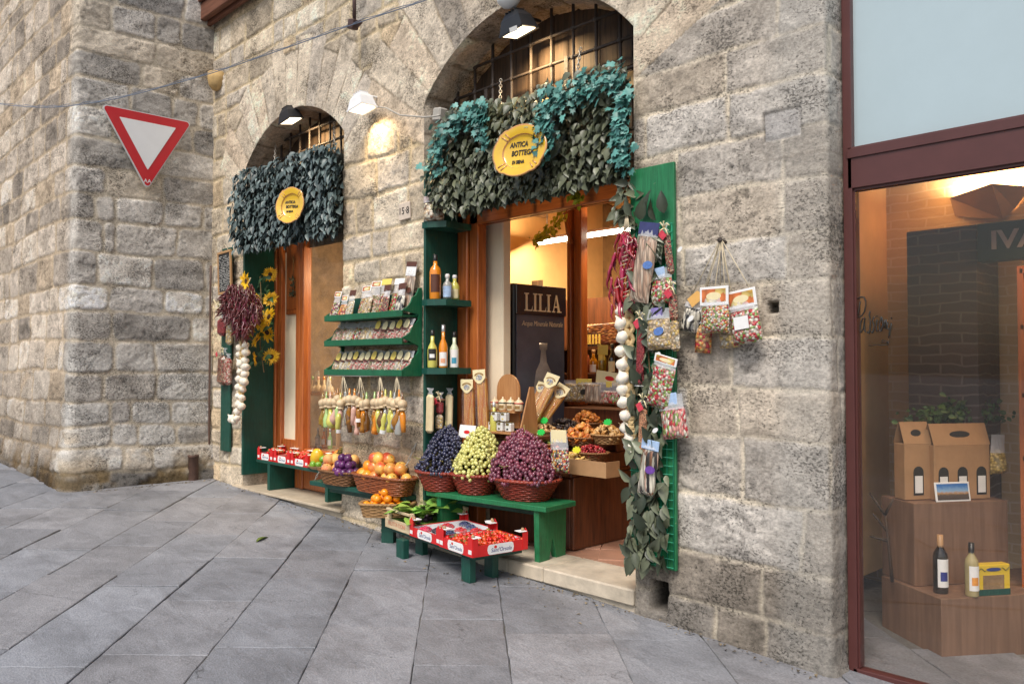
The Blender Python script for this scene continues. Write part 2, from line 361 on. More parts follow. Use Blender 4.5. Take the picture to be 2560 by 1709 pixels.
def stone_field(U, Z, D, ID, mort=.012, edge=.02, amp=.022, style='grey', seed=0, zg=None):
    """height and colour of every point of a masonry surface"""
    n = fbm(U*9, Z*9, 4, seed+1); d = D+(n-.5)*.035
    mask = sstep(mort*.4, mort+edge, d)
    big = fbm(U*1.3, Z*1.3, 3, seed+5); mid = fbm(U*7, Z*9, 4, seed+7); fine = fbm(U*30, Z*36, 3, seed+9)
    pit = sstep(.58, .70, fbm(U*30, Z*44, 3, seed+11, .6)); patch = sstep(.42, .62, fbm(U*3.1, Z*3.7, 3, seed+13))
    pit = pit*(.25+.75*patch)*mask
    a = rhash(ID, 1); b = rhash(ID, 2); c = rhash(ID, 3)
    H = mask*(amp*(.25+.75*a)+amp*.25*sstep(0,.03,d)+(mid-.5)*.022)+(fine-.5)*.008-pit*.005+(big-.5)*.012
    g = {'grey': [(.32,.305,.285),(.40,.385,.365),(.25,.24,.228),(.37,.33,.275),(.50,.48,.45)],
         'warm': [(.44,.39,.32),(.50,.46,.40),(.38,.335,.275),(.47,.385,.28),(.42,.39,.355)],
         'right':[(.36,.335,.305),(.42,.395,.365),(.33,.295,.255),(.40,.355,.30),(.46,.44,.415)],
         'arch': [(.46,.42,.365),(.52,.47,.40),(.42,.38,.33),(.50,.435,.36),(.40,.37,.335)]}[style]
    mo = {'grey': (.40,.35,.275), 'warm': (.44,.36,.24), 'right': (.50,.44,.35), 'arch': (.27,.22,.16)}[style]
    pk = np.minimum((b*5).astype(int), 4) if style != 'grey' else np.where(b < .3, 0, np.where(b < .55, 1, np.where(b < .72, 2, np.where(b < .86, 3, 4))))
    C = np.array(g)[pk]*(((.90+.20*c) if style == 'right' else (.82+.36*c)))[...,None]*{'grey': np.array((1.02,1.0,.97)), 'right': np.array((.86,.835,.80)), 'warm': np.array((.98,.94,.875)), 'arch': np.array((.98,.93,.86))}[style]
    if style == 'arch': C = C*(.80+.42*a)[...,None]
    C = C*(.62+.55*mid+.22*(fine-.5)*2)[...,None]
    dk = sstep(.5,.68, fbm(U*5, Z*7, 4, seed+17))*(.20 if style != 'grey' else .28)*mask
    C = C*(1-dk[...,None]*np.array((.9,.92,.95)))
    C = C*(1-.38*pit)[...,None]
    mc = np.array(mo)*(.75+.5*mid)[...,None]
    C = np.minimum(C*(1.68 if style != 'grey' else 1.86), .82); mc = mc*1.42
    C = mc*(1-mask)[...,None]+C*mask[...,None]
    edge_dark = sstep(0,.006,np.abs(d-mort))
    C = C*(.80+.20*edge_dark)[...,None]  # ambient occlusion along the joints, painted into the stone colour
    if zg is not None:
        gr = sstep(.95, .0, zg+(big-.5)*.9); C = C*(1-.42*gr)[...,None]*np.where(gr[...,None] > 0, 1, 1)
    return H, C, mask
def path_eval(pts, us, rad=.035):
    pts = np.array(pts, float); seg = np.diff(pts, axis=0); ln = np.hypot(seg[:,0], seg[:,1]); cum = np.concatenate([[0], np.cumsum(ln)])
    def P(u):
        u = np.clip(u, 0, cum[-1]); i = np.clip(np.searchsorted(cum, u, side='right')-1, 0, len(ln)-1); t = (u-cum[i])/ln[i]; return pts[i]+seg[i]*t[:,None], i
    acc = 0; nac = 0
    for k in np.linspace(-rad, rad, 9):
        p, i = P(us+k); acc = acc+p; nrm = np.stack([seg[i,1], -seg[i,0]], 1)/ln[i][:,None]; nac = nac+nrm
    p0, _ = P(us); acc = acc/9
    e = (us < rad) | (us > cum[-1]-rad); acc[e] = p0[e]
    nac = nac/np.hypot(nac[:,0], nac[:,1])[:,None]
    return acc, nac, cum
def mesh_from_grid(name, X, Y, Z, C, keep=None, parent=None, mats=None):
    a, b = X.shape; V = np.stack([X, Y, Z], -1).reshape(-1,3)
    i, j = np.meshgrid(np.arange(a-1), np.arange(b-1), indexing='ij'); F = np.stack([i*b+j, (i+1)*b+j, (i+1)*b+j+1, i*b+j+1], -1).reshape(-1,4)
    if keep is not None: F = F[keep.reshape(-1)]
    used = np.zeros(len(V), bool); used[F.reshape(-1)] = True; re = np.cumsum(used)-1; V = V[used]; F = re[F]; Cc = C.reshape(-1,3)[used]
    off = np.array(loc_of(parent)) if parent is not None else np.zeros(3)
    me = bpy.data.meshes.new(name); me.vertices.add(len(V)); me.vertices.foreach_set('co', (V-off).astype(np.float32).reshape(-1))
    me.loops.add(F.size); me.loops.foreach_set('vertex_index', F.astype(np.int32).reshape(-1)); me.polygons.add(len(F))
    me.polygons.foreach_set('loop_start', np.arange(0, F.size, 4, dtype=np.int32)); me.polygons.foreach_set('loop_total', np.full(len(F), 4, np.int32)) if False else None
    me.polygons.foreach_set('use_smooth', np.ones(len(F), bool))
    at_ = me.attributes.new('stone', 'FLOAT_COLOR', 'POINT'); at_.data.foreach_set('color', np.concatenate([np.clip(Cc,.01,1), np.ones((len(Cc),1))], 1).astype(np.float32).reshape(-1))
    me.materials.append(mats or M_STONE); me.update(calc_edges=True); me.validate()
    o = bpy.data.objects.new(name, me); COL.objects.link(o)
    if parent is not None: o.parent = parent
    return o
# openings (x0, x1, springing z, apex z)
BIG = dict(x0=-5.33, x1=-3.175, zs=3.55, za=4.065); LEF = dict(x0=-8.52, x1=-6.535, zs=3.57, za=4.0)
for o_ in (BIG, LEF):
    h = (o_['x1']-o_['x0'])/2; r = o_['za']-o_['zs']; o_['R'] = (h*h+r*r)/(2*r); o_['xc'] = (o_['x0']+o_['x1'])/2; o_['zc'] = o_['za']-o_['R']; o_['th'] = math.asin(h/o_['R'])
def arch_z(o, x): # soffit height at x
    q = o['R']**2-(x-o['xc'])**2; return o['zc']+math.sqrt(max(q, 0))
facade = thing('stone_building', 'old travertine shop building with two arched doorways', 'building', (-5.6, .3, -.2))
def build_facade():
    x_left, x_right = -9.36, -1.925
    us = [0.0]; 
    while us[-1] < x_right-x_left: us.append(us[-1]+np.interp(us[-1], [0, 7.4], [.0145, .0085]))
    L0 = x_right-x_left; us = [u for u in us if u < L0-.05]+list(np.arange(L0-.05, L0+.32, .008)); us = np.array(us)
    zs = np.arange(-.5, 5.9, .0125)
    P, Nn, cum = path_eval([(x_left,0),(x_right,0),(x_right,.32)], us, .03)
    U, Z = np.meshgrid(us, zs, indexing='ij'); X = x_left+U
    wu = U+(fbm(U*1.1, Z*1.1, 3, 31)-.5)*.10; wz = Z+(fbm(U*.9, Z*1.3, 3, 33)-.5)*.09
    layL = rows_layout(5, -.6, 6, .17, .34, .24, .66, 0, 8); layR = rows_layout(8, -.62, 6, .24, .36, .42, 1.0, 0, 8)
    D1, I1 = eval_rows(wu, wz, layL); D2, I2 = eval_rows(wu, wz, layR, .02)
    right = X > -3.2
    D = np.where(right, D2, D1); ID = np.where(right, I2+900, I1)
    # jamb quoins and voussoirs
    arch = np.zeros_like(U, bool)
    for o_, Rout, n, sh, sd in ((LEF, 2.05, 15, .10, 3000), (BIG, 2.35, 15, .0, 4000)):
        zc = o_['zc']; dx = X-o_['xc']; rr = np.hypot(dx, Z-zc); th = np.arctan2(dx, Z-zc)
        ring = (rr < Rout-.12*np.abs(th)+ (.10*np.sin(np.floor((th+o_['th']*1.25)/(2*o_['th']*1.25)*n)*2.4))) & (np.abs(th) < o_['th']*1.25) & (Z > zc)
        dth = 2*o_['th']*1.25/n; k = np.floor((th+o_['th']*1.25+(fbm(U*3, Z*3, 2, 77)-.5)*.02)/dth); tl = (th+o_['th']*1.25)/dth-k
        dd = np.minimum(tl, 1-tl)*dth*rr; dd = np.minimum(dd, Rout-.12*np.abs(th)+(.10*np.sin(k*2.4))-rr)
        D = np.where(ring, dd+.004, D); ID = np.where(ring, sd+k, ID); arch |= ring
    H1, C1, m1 = stone_field(U, Z, D, ID, .012, .016, .014, 'warm', 3, None)
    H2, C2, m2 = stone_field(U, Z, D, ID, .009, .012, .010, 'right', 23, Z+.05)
    H3, C3, m3 = stone_field(U, Z, D, ID, .005, .008, .012, 'arch', 43, None)
    w = sstep(-3.5, -3.0, X)
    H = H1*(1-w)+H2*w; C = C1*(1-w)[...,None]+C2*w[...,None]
    H = np.where(arch, H3*.6, H); C = np.where(arch[...,None], C3*(1-.1*w)[...,None], C)
    # soot under the rack, rough plinth at the base
    # plaster like right edge of the pier and its return
    e = sstep(x_right-.36+.1*(fbm(U*2, Z*2, 3, 51)-.5), x_right-.2, X); pl = np.array((.47,.455,.42))*(.72+.5*fbm(U*6, Z*6, 4, 53))[...,None]
    jo = sstep(.0, .007, np.abs(((Z+.12*np.sin(np.floor(Z/.37)*5))/.37) % 1-.5)*.37)
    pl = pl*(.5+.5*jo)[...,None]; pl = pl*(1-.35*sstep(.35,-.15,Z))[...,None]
    C = C*(1-e*.42)[...,None]+pl*(e*.42)[...,None]; H = H*(1-.35*e)+.003*e
    # square put-log holes and plate recess
    for hp, r in ((at(1933,768), .028), (at(1605,1330), .0)):
        q = np.maximum(np.abs(X-hp.x), np.abs(Z-hp.z)); k = sstep(r+.01, r-.004, q) if r else 0; H = H-.06*k; C = C*(1-.85*k)[...,None] if r else C
    pp = at(1955,311); q = np.maximum(np.abs(X-pp.x)/.105, np.abs(Z-pp.z)/.075); rim = sstep(.10,.02,np.abs(q-1)); ins = sstep(1.02,.96,q)
    H = H*(1-ins)+.004*ins-.012*rim; C = C*(1-.55*rim)[...,None]; C = np.where(ins[...,None] > .5, np.array((.46,.44,.42))*(.7+.5*fbm(U*12, Z*12, 3, 91))[...,None], C)
    dh = at(1650,1490); q = np.maximum(np.abs(X-dh.x)/.062, np.abs(Z-dh.z)/.085); k = sstep(1.1,.92,q); H = H-.16*k; C = C*(1-.93*k)[...,None]
    # warm stain low on the pier between the doors
    H = H+.03*sstep(.25,-.05,Z-np.interp(X, [-9.3,-6.5,-3.1,-1.9],[.085,-.02,-.14,-.2]))*fbm(U*4, Z*4, 3, 61)
    # openings: drop faces, pull rim vertices onto the edge
    keep = np.ones((len(us)-1, len(zs)-1), bool)
    onwall = U < L0-.03
    for o_ in (LEF, BIG):
        az = o_['zc']+np.sqrt(np.maximum(o_['R']**2-(X-o_['xc'])**2, 0))
        ins = (X > o_['x0']) & (X < o_['x1']) & (Z < az) & onwall
        fi = (ins[:-1,:-1].astype(int)+ins[1:,:-1]+ins[:-1,1:]+ins[1:,1:]); keep &= fi < 4
        rim = np.zeros_like(ins); rm = fi < 4; rim[:-1,:-1] |= rm; rim[1:,:-1] |= rm; rim[:-1,1:] |= rm; rim[1:,1:] |= rm; rim &= ins
        dl = X-o_['x0']; dr = o_['x1']-X; da = np.where(Z > o_['zs']-.03, o_['R']-np.hypot(X-o_['xc'], Z-o_['zc']), 9.0)
        tol = .02
        s = rim & (dl <= dr) & (dl < tol) & (da > dl); X = np.where(s, o_['x0'], X)
        s2 = rim & (dr < dl) & (dr < tol) & (da > dr); X = np.where(s2, o_['x1'], X)
        s3 = rim & ~s & ~s2 & (Z > o_['zs']-.05); ang = np.arctan2(X-o_['xc'], Z-o_['zc']); X = np.where(s3, o_['xc']+o_['R']*np.sin(ang), X); Z = np.where(s3, o_['zc']+o_['R']*np.cos(ang), Z)
        near = sstep(0, .03, np.minimum(np.minimum(np.abs(dl), np.abs(dr)), np.abs(da))+np.where(Z > o_['za']+.2, 1, 0)); H = np.where(rim, .004, H)
    PX = np.broadcast_to(P[:,0][:,None], U.shape)+(X-(x_left+U)); PY = np.broadcast_to(P[:,1][:,None], U.shape)
    NX = np.broadcast_to(Nn[:,0][:,None], U.shape); NY = np.broadcast_to(Nn[:,1][:,None], U.shape)
    mesh_from_grid('wall', PX+NX*H, PY+NY*H, Z, C, keep, facade)
    # jambs and soffits of the two openings
    for o_, sd, dep in ((LEF, 101, .42), (BIG, 131, .42)):
        pts = [(o_['x0'], z) for z in np.arange(-.5, o_['zs'], .02)]
        pts += [(o_['xc']+o_['R']*math.sin(a), o_['zc']+o_['R']*math.cos(a)) for a in np.linspace(-o_['th'], o_['th'], 110)]
        pts += [(o_['x1'], z) for z in np.arange(o_['zs'], -.5, -.02)[1:]]
        pts = np.array(pts); tn = np.gradient(pts, axis=0); tn /= np.hypot(tn[:,0], tn[:,1])[:,None]; nr = np.stack([tn[:,1], -tn[:,0]], 1)
        cs = np.concatenate([[0], np.cumsum(np.hypot(*np.diff(pts, axis=0).T))]); ys = np.arange(-.004, dep, .02)
        SS, YY = np.meshgrid(cs, ys, indexing='ij'); lay = rows_layout(sd, -1, 3, .5, .9, .25, .42, -1, 14)
        D, ID = eval_rows(SS+(fbm(SS*4, YY*4, 2, sd)-.5)*.03, YY, lay); Hh, Cc, mm = stone_field(SS, YY, D, ID, .006, .012, .012, 'arch', sd)
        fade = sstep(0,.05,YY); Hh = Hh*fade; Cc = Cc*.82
        GX = pts[:,0][:,None]+nr[:,0][:,None]*Hh; GZ = pts[:,1][:,None]+nr[:,1][:,None]*Hh
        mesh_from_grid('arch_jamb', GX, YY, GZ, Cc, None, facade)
build_facade()
corner = thing('corner_building', 'grey stone building corner jutting out at the left with pitted blocks', 'building', (-10.5, -.8, .1))
def build_corner():
    pth = [(-15.0,-1.49),(-9.36,-1.49),(-9.36,.05)]
    us = np.concatenate([np.arange(0, 2.6, .035), np.arange(2.6, 5.5, .018), np.arange(5.5, 7.18, .0125)]); zs = np.arange(-.3, 7.4, .014)
    P, Nn, cum = path_eval(pth, us, .05); U, Z = np.meshgrid(us, zs, indexing='ij')
    wu = U+(fbm(U*1.2, Z*1.2, 3, 231)-.5)*.14; wz = Z+(fbm(U*1.0, Z*1.4, 3, 233)-.5)*.10
    lay = rows_layout(19, -.4, 7.6, .22, .37, .38, .92, 0, 7.4)
    # keep stones whole round the corner (u = 5.64): no joint within 6 cm of it
    for i, c in enumerate(lay[1]): lay[1][i] = np.where(np.abs(c-5.64) < .16, c+np.sign(c-5.64+1e-6)*.2, c)
    D, ID = eval_rows(wu, wz, lay, .07); H, C, m = stone_field(U, Z, D, ID, .012, .018, .010, 'grey', 203, None)
    C = C*1.0
    # large pale blocks low down, ochre mortar patches near the ground
    lo = sstep(1.75, 1.35, Z)*sstep(.2,.45,Z); wht = sstep(.25,.5,rhash(ID, 9))*lo*m*sstep(.28,.42,fbm(U*3.2,Z*4,4,241)); C = C*(1-wht*.75)[...,None]+np.array((.66,.64,.60))*((.72+.5*fbm(U*14, Z*26, 4, 245))*wht*.75)[...,None]
    oc = sstep(.62,.15,Z)*sstep(.46,.60,fbm(U*3.4, Z*3.4, 4, 251)); C = C*(1-oc*.8)[...,None]+np.array((.40,.27,.11))*((.55+.8*fbm(U*9, Z*9, 4, 255))*oc*.8)[...,None]; H = H-.025*oc
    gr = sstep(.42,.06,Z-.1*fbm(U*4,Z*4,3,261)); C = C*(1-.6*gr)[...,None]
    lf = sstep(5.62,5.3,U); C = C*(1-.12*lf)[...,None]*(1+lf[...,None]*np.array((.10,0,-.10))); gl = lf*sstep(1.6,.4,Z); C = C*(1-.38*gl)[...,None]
    H = H+.10*sstep(.75,.05,Z)+.035*sstep(2.2,.6,Z)
    PX = P[:,0][:,None]+Nn[:,0][:,None]*H; PY = P[:,1][:,None]+Nn[:,1][:,None]*H
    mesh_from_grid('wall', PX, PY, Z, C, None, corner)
build_corner()
# ------------------------------------------------------------------ pavement of big diagonal flagstones
def pave_mat():
    m, nt, b = newmat('grey_flagstone'); L = nt.links.new
    at_ = N(nt, 'ShaderNodeAttribute', attribute_name='tint'); tc = N(nt, 'ShaderNodeTexCoord')
    mp = N(nt, 'ShaderNodeMapping'); mp.inputs['Rotation'].default_value = (0,0,.86); mp.inputs['Scale'].default_value = (1,2.2,1); L(tc.outputs['Object'], mp.inputs[0])
    a = N(nt, 'ShaderNodeTexNoise'); a.inputs['Scale'].default_value = 3; a.inputs['Detail'].default_value = 9; a.inputs['Roughness'].default_value = .68; a.inputs['Distortion'].default_value = .5; L(mp.outputs[0], a.inputs['Vector'])
    c = N(nt, 'ShaderNodeTexNoise'); c.inputs['Scale'].default_value = 70; c.inputs['Detail'].default_value = 6; L(mp.outputs[0], c.inputs['Vector'])
    m1 = N(nt, 'ShaderNodeMapRange'); m1.inputs[1].default_value = .3; m1.inputs[2].default_value = .7; m1.inputs[3].default_value = .78; m1.inputs[4].default_value = 1.2; L(a.outputs['Fac'], m1.inputs[0])
    s1 = N(nt, 'ShaderNodeTexNoise'); s1.inputs['Scale'].default_value = 1.3; s1.inputs['Detail'].default_value = 7; s1.inputs['Roughness'].default_value = .7; L(tc.outputs['Object'], s1.inputs['Vector']); m3 = N(nt, 'ShaderNodeMapRange'); m3.inputs[1].default_value = .36; m3.inputs[2].default_value = .52; m3.inputs[3].default_value = .74; m3.inputs[4].default_value = 1.05; L(s1.outputs['Fac'], m3.inputs[0])
    s2 = N(nt, 'ShaderNodeTexVoronoi'); s2.inputs['Scale'].default_value = 7; L(tc.outputs['Object'], s2.inputs['Vector']); m4 = N(nt, 'ShaderNodeMapRange'); m4.inputs[1].default_value = .035; m4.inputs[2].default_value = .075; m4.inputs[3].default_value = .55; m4.inputs[4].default_value = 1; L(s2.outputs['Distance'], m4.inputs[0])
    wv = N(nt, 'ShaderNodeVectorMath', operation='MULTIPLY_ADD'); wv.inputs[1].default_value = (.35,.35,0); L(a.outputs['Color'], wv.inputs[0]); L(tc.outputs['Object'], wv.inputs[2])
    vc = N(nt, 'ShaderNodeTexVoronoi', feature='DISTANCE_TO_EDGE'); vc.inputs['Scale'].default_value = 1.15; L(wv.outputs[0], vc.inputs['Vector']); cm = N(nt, 'ShaderNodeMapRange'); cm.inputs[1].default_value = .002; cm.inputs[2].default_value = .006; cm.inputs[3].default_value = 1; cm.inputs[4].default_value = 0; L(vc.outputs['Distance'], cm.inputs[0])
    ck = N(nt, 'ShaderNodeMapRange'); ck.inputs[1].default_value = .52; ck.inputs[2].default_value = .60; L(s1.outputs['Fac'], ck.inputs[0]); cx_ = N(nt, 'ShaderNodeMath', operation='MULTIPLY'); L(cm.outputs[0], cx_.inputs[0]); L(ck.outputs[0], cx_.inputs[1]); cy_ = N(nt, 'ShaderNodeMath', operation='MULTIPLY_ADD'); cy_.inputs[1].default_value = -.6; cy_.inputs[2].default_value = 1; L(cx_.outputs[0], cy_.inputs[0]); cz_ = N(nt, 'ShaderNodeMath', operation='MULTIPLY'); L(cy_.outputs[0], cz_.inputs[0]); L(m3.outputs[0], cz_.inputs[1])
    sm_ = N(nt, 'ShaderNodeMath', operation='MULTIPLY'); L(cz_.outputs[0], sm_.inputs[0]); L(m4.outputs[0], sm_.inputs[1])
    m2 = N(nt, 'ShaderNodeMapRange'); m2.inputs[1].default_value = .3; m2.inputs[2].default_value = .7; m2.inputs[3].default_value = .72; m2.inputs[4].default_value = 1.25; L(c.outputs['Fac'], m2.inputs[0])
    mm = N(nt, 'ShaderNodeMath', operation='MULTIPLY'); mq_ = N(nt, 'ShaderNodeMath', operation='MULTIPLY'); L(m1.outputs[0], mq_.inputs[0]); L(sm_.outputs[0], mq_.inputs[1]); L(mq_.outputs[0], mm.inputs[0]); L(m2.outputs[0], mm.inputs[1])
    mul = N(nt, 'ShaderNodeMix', data_type='RGBA', blend_type='MULTIPLY'); mul.inputs[0].default_value = 1; L(at_.outputs['Color'], mul.inputs[6]); L(mm.outputs[0], mul.inputs[7]); L(mul.outputs[2], b.inputs['Base Color'])
    r = N(nt, 'ShaderNodeMapRange'); r.inputs[3].default_value = .42; r.inputs[4].default_value = .75; L(a.outputs['Fac'], r.inputs[0]); L(r.outputs[0], b.inputs['Roughness'])
    ad = N(nt, 'ShaderNodeMath', operation='MULTIPLY_ADD'); ad.inputs[1].default_value = .25; L(c.outputs['Fac'], ad.inputs[0]); L(a.outputs['Fac'], ad.inputs[2])
    bp = N(nt, 'ShaderNodeBump'); bp.inputs['Strength'].default_value = .5; bp.inputs['Distance'].default_value = .03; L(ad.outputs[0], bp.inputs['Height']); L(bp.outputs[0], b.inputs['Normal'])
    return m
M_PAVE = pave_mat()
def build_pavement():
    ang = math.radians(49.2); a = Vector((-math.sin(ang), math.cos(ang), 0)); b = Vector((math.cos(ang), math.sin(ang), 0))
    bs = []
    for px in (163, 458, 744, 1025, 1280, 1585, 1849):
        p = atz(px, 1709, -.2)
        for _ in range(6): p = atz(px, 1709, ground(p.x))
        bs.append(p.dot(b))
    w = (bs[-1]-bs[0])/(len(bs)-1); r = random.Random(4)
    lo = list(bs); hi = []
    q = bs[0]
    while q > -13: q -= r.uniform(.85, 1.12)*w; hi.insert(0, q)
    q = bs[-1]; tail = []
    while q < 5: q += r.uniform(.85, 1.12)*w; tail.append(q)
    lines = hi+lo+tail
    mb = MB(); tops = 0
    for i in range(len(lines)-1):
        b0, b1 = lines[i], lines[i+1]; s = -9+r.uniform(0, .8)
        while s < 13:
            ln = r.uniform(.62, 1.5); s1 = s+ln
            cx = a*((s+s1)/2)+b*((b0+b1)/2)
            if -16 < cx.x < 3.5 and -6.5 < cx.y < .95:
                g = .0015+r.uniform(0,.0025); ch = .0035; tz = [r.uniform(-.005,.005) for _ in range(4)]; dz = r.uniform(-.006,.006)
                k = .235+r.uniform(-.035,.035); h_ = r.uniform(-.02,.03); tint = (k*(.97+h_), k*1.0, k*(1.09-h_))
                def ring(ins, dzz):
                    pts = []; cs = [(s+ins, b0+ins), (s1-ins, b0+ins), (s1-ins, b1-ins), (s+ins, b1-ins)]
                    for e in range(4):
                        p0, p1 = cs[e], cs[(e+1) % 4]; n = 7
                        for t in range(n):
                            f = t/n; u = p0[0]+(p1[0]-p0[0])*f; v = p0[1]+(p1[1]-p0[1])*f
                            jit = (math.sin((u+v)*23.1+i)*.5+math.sin((u-v)*61+i*2.3)*.5)*.0055 if t else 0
                            P = a*(u+jit)+b*(v+jit); tl = tz[0]*(u-s)/ln+tz[1]*(v-b0)/w; pts.append(Vector((P.x, P.y, ground(P.x)+dzz+dz+tl)))
                    return pts
                A, B, Cc = ring(g, -.045), ring(g, -ch), ring(g+ch*1.2, 0); n = len(A)
                mb.add(A+B+Cc, [(q_, (q_+1) % n, n+(q_+1) % n, n+q_) for q_ in range(n)]+[(n+q_, n+(q_+1) % n, 2*n+(q_+1) % n, 2*n+q_) for q_ in range(n)]+[tuple(range(2*n, 3*n))], 0, tint)
            s = s1
    o = mb.build('pavement', M_PAVE, origin=(0,0,0)); tag(o, 'grey diagonal flagstone street pavement', 'pavement', None, 'structure')
    g2 = MB(); xs = [-60,-30,-16,-12.3,-10.3,-9.3,-8.76,-6.57,-5.7,-4.3,-3.14,-1.87,0,3,30,60]
    g2.grid([[Vector((x, y, ground(x)-.014)) for y in (-60,-10,-6,-3,0,.2,8)] for x in xs], 0, (.15,.145,.135), False)
    o = g2.build('ground', M_PAVE, origin=(0,0,0)); tag(o, 'dirt bed under the street paving', 'ground', None, 'structure')
build_pavement()
# ------------------------------------------------------------------ shared materials
M_ORANGE = wood('varnished_orange_wood', (.30,.075,.018), (.50,.15,.035), 5, 2, .35, .35)
M_ORANGEH = wood('varnished_orange_wood_rail', (.30,.075,.018), (.50,.15,.035), 5, 0, .35, .35)
M_DKWOOD = wood('dark_boards', (.035,.022,.014), (.10,.06,.035), 5, 2, .7, 0)
M_COUNTER = wood('brown_counter_wood', (.055,.018,.008), (.16,.05,.018), 4, 2, .5, .15)
M_LIGHTWOOD = wood('pale_crate_wood', (.52,.40,.24), (.68,.55,.36), 6, 0, .7, 0)
M_TAN = wood('tan_wood', (.36,.20,.09), (.50,.30,.14), 6, 2, .5, .1)
M_CARDB = mat('brown_cardboard', (.40,.23,.11), .8, .15, 9, .1)
M_PLASTER = mat('ochre_plaster', (.66,.43,.20), .85, .14, 3, .15, 9)
M_BEIGE = mat('beige_plaster', (.80,.70,.52), .8, .08, 4, .08, 14)
M_GREEN = paint('bright_green_paint', (.017,.175,.066), (.05,.26,.12), (.30,.30,.20)); M_GREENR = paint('rack_green_paint', (.010,.125,.055), (.03,.18,.09), (.32,.34,.24))
M_GREEND = paint('dark_green_paint', (.006,.070,.050), (.014,.105,.075), (.10,.14,.10))
M_IRON = mat('wrought_iron', (.045,.033,.027), .65, .4, 25, .4, 60)
M_BLACK = mat('black_paint', (.02,.021,.024), .45, .2, 14)
M_WHITE = mat('white_enamel', (.78,.79,.80), .4, .05, 10)
M_CHAIN = mat('zinc_chain', (.50,.47,.42), .4, .25, 30, metal=.7)
M_CREAM = mat('cream_card', (.80,.70,.42), .6, .08, 25)
M_PAPER = mat('white_paper', (.80,.80,.79), .6, .06, 25)
M_TXT = mat('black_print', (.02,.018,.015), .6, .1, 20)
M_RED = mat('red_card', (.62,.018,.020), .45, .12, 9)
M_GLASS = clear('window_glass', (.97,.98,.97), .97, .02, (.6,.65,.65))
M_STRING = mat('twine', (.62,.53,.37), .9, .2, 40)
M_TERRA = mat('threshold_stone', (.50,.42,.31), .55, .3, 5, .25, 30)
M_TRAV = mat('worn_travertine_step', (.52,.45,.35), .6, .4, 4, .4, 22)
M_TILE = mat('pink_floor_tile', (.40,.22,.15), .35, .25, 4, .1)
M_MAROON = mat('maroon_frame_paint', (.085,.028,.026), .38, .12, 8)
M_FROST = mat('frosted_pale_blue_glass', (.40,.50,.54), .12, .05, 2, coat=.4)
M_BULB = glow('lamp_glass', (1,.80,.52), 5)
M_TUBE = glow('tube_light', (1,.90,.70), 14)
def area(name, loc, e, col, sx, sy, rot, parent=None, spot=None):
    if spot: ld = bpy.data.lights.new(name, 'SPOT'); ld.spot_size = spot; ld.spot_blend = .7; ld.shadow_soft_size = .05
    else: ld = bpy.data.lights.new(name, 'AREA'); ld.shape = 'RECTANGLE'; ld.size = sx; ld.size_y = sy
    ld.energy = e; ld.color = col; o = bpy.data.objects.new(name, ld); COL.objects.link(o); o.location = loc; o.rotation_euler = rot; return o
# ------------------------------------------------------------------ doorways of the facade (parts of the building)
def grille(o_, y, z0, pitch):
    mb = MB(); xs = np.arange(o_['x0']+pitch*.55, o_['x1'], pitch)
    for x in xs: mb.tube([(x, y, z0), (x+.004, y, (z0+arch_z(o_, x))/2), (x, y, arch_z(o_, x)+.02)], .0125, 7)
    z = z0+.12
    while z < o_['za']-.04:
        q = o_['R']**2-(z-o_['zc'])**2; h = min(math.sqrt(max(q,0)), (o_['x1']-o_['x0'])/2) if z > o_['zs'] else (o_['x1']-o_['x0'])/2
        mb.tube([(o_['xc']-h-.02, y+.002, z), (o_['xc'], y, z+.004), (o_['xc']+h+.02, y+.002, z)], .0125, 7)
        for x in xs:
            if abs(x-o_['xc']) < h: mb.inst(SPHL, TR(x, y, z) @ S3(.022,.022,.024))
        z += pitch*.98
    mb.build('window_grille', M_IRON, facade)
    bd = MB(); x = o_['x0']
    while x < o_['x1']:
        w = .13+.03*random.random(); x1 = min(x+w-.006, o_['x1']); t0, t1 = arch_z(o_, max(x, o_['x0']+.001)), arch_z(o_, min(x1, o_['x1']-.001))
        bd.poly([(x, z0-.1), (x1, z0-.1), (x1, t1+.03), (x, t0+.03)], .02, frame((0, .40+.008*random.random(), 0), (1,0,0), (0,0,1)), 0)
        x += w
    for zz in (z0+.35, z0+.85): bd.box((o_['xc'], .385, zz), (o_['x1']-o_['x0'], .02, .05))
    bd.build('boarding', M_DKWOOD, facade)
grille(BIG, .26, 2.66, .215); grille(LEF, .26, 2.75, .20)
# iron straps hanging from the big grille
for px, py in ((1415, 160), (1215, 240)):
    mb = MB(); p = at(px, py, .235); mb.box((p.x, .235, p.z-.32), (.035, .006, .75)); mb.build('iron_strap', M_IRON, facade)
yD = .34
def post(mb, x0, x1, z0, z1, y=yD):
    mb.box(((x0+x1)/2, y+.05, (z0+z1)/2), (x1-x0, .10, z1-z0), None, .008)
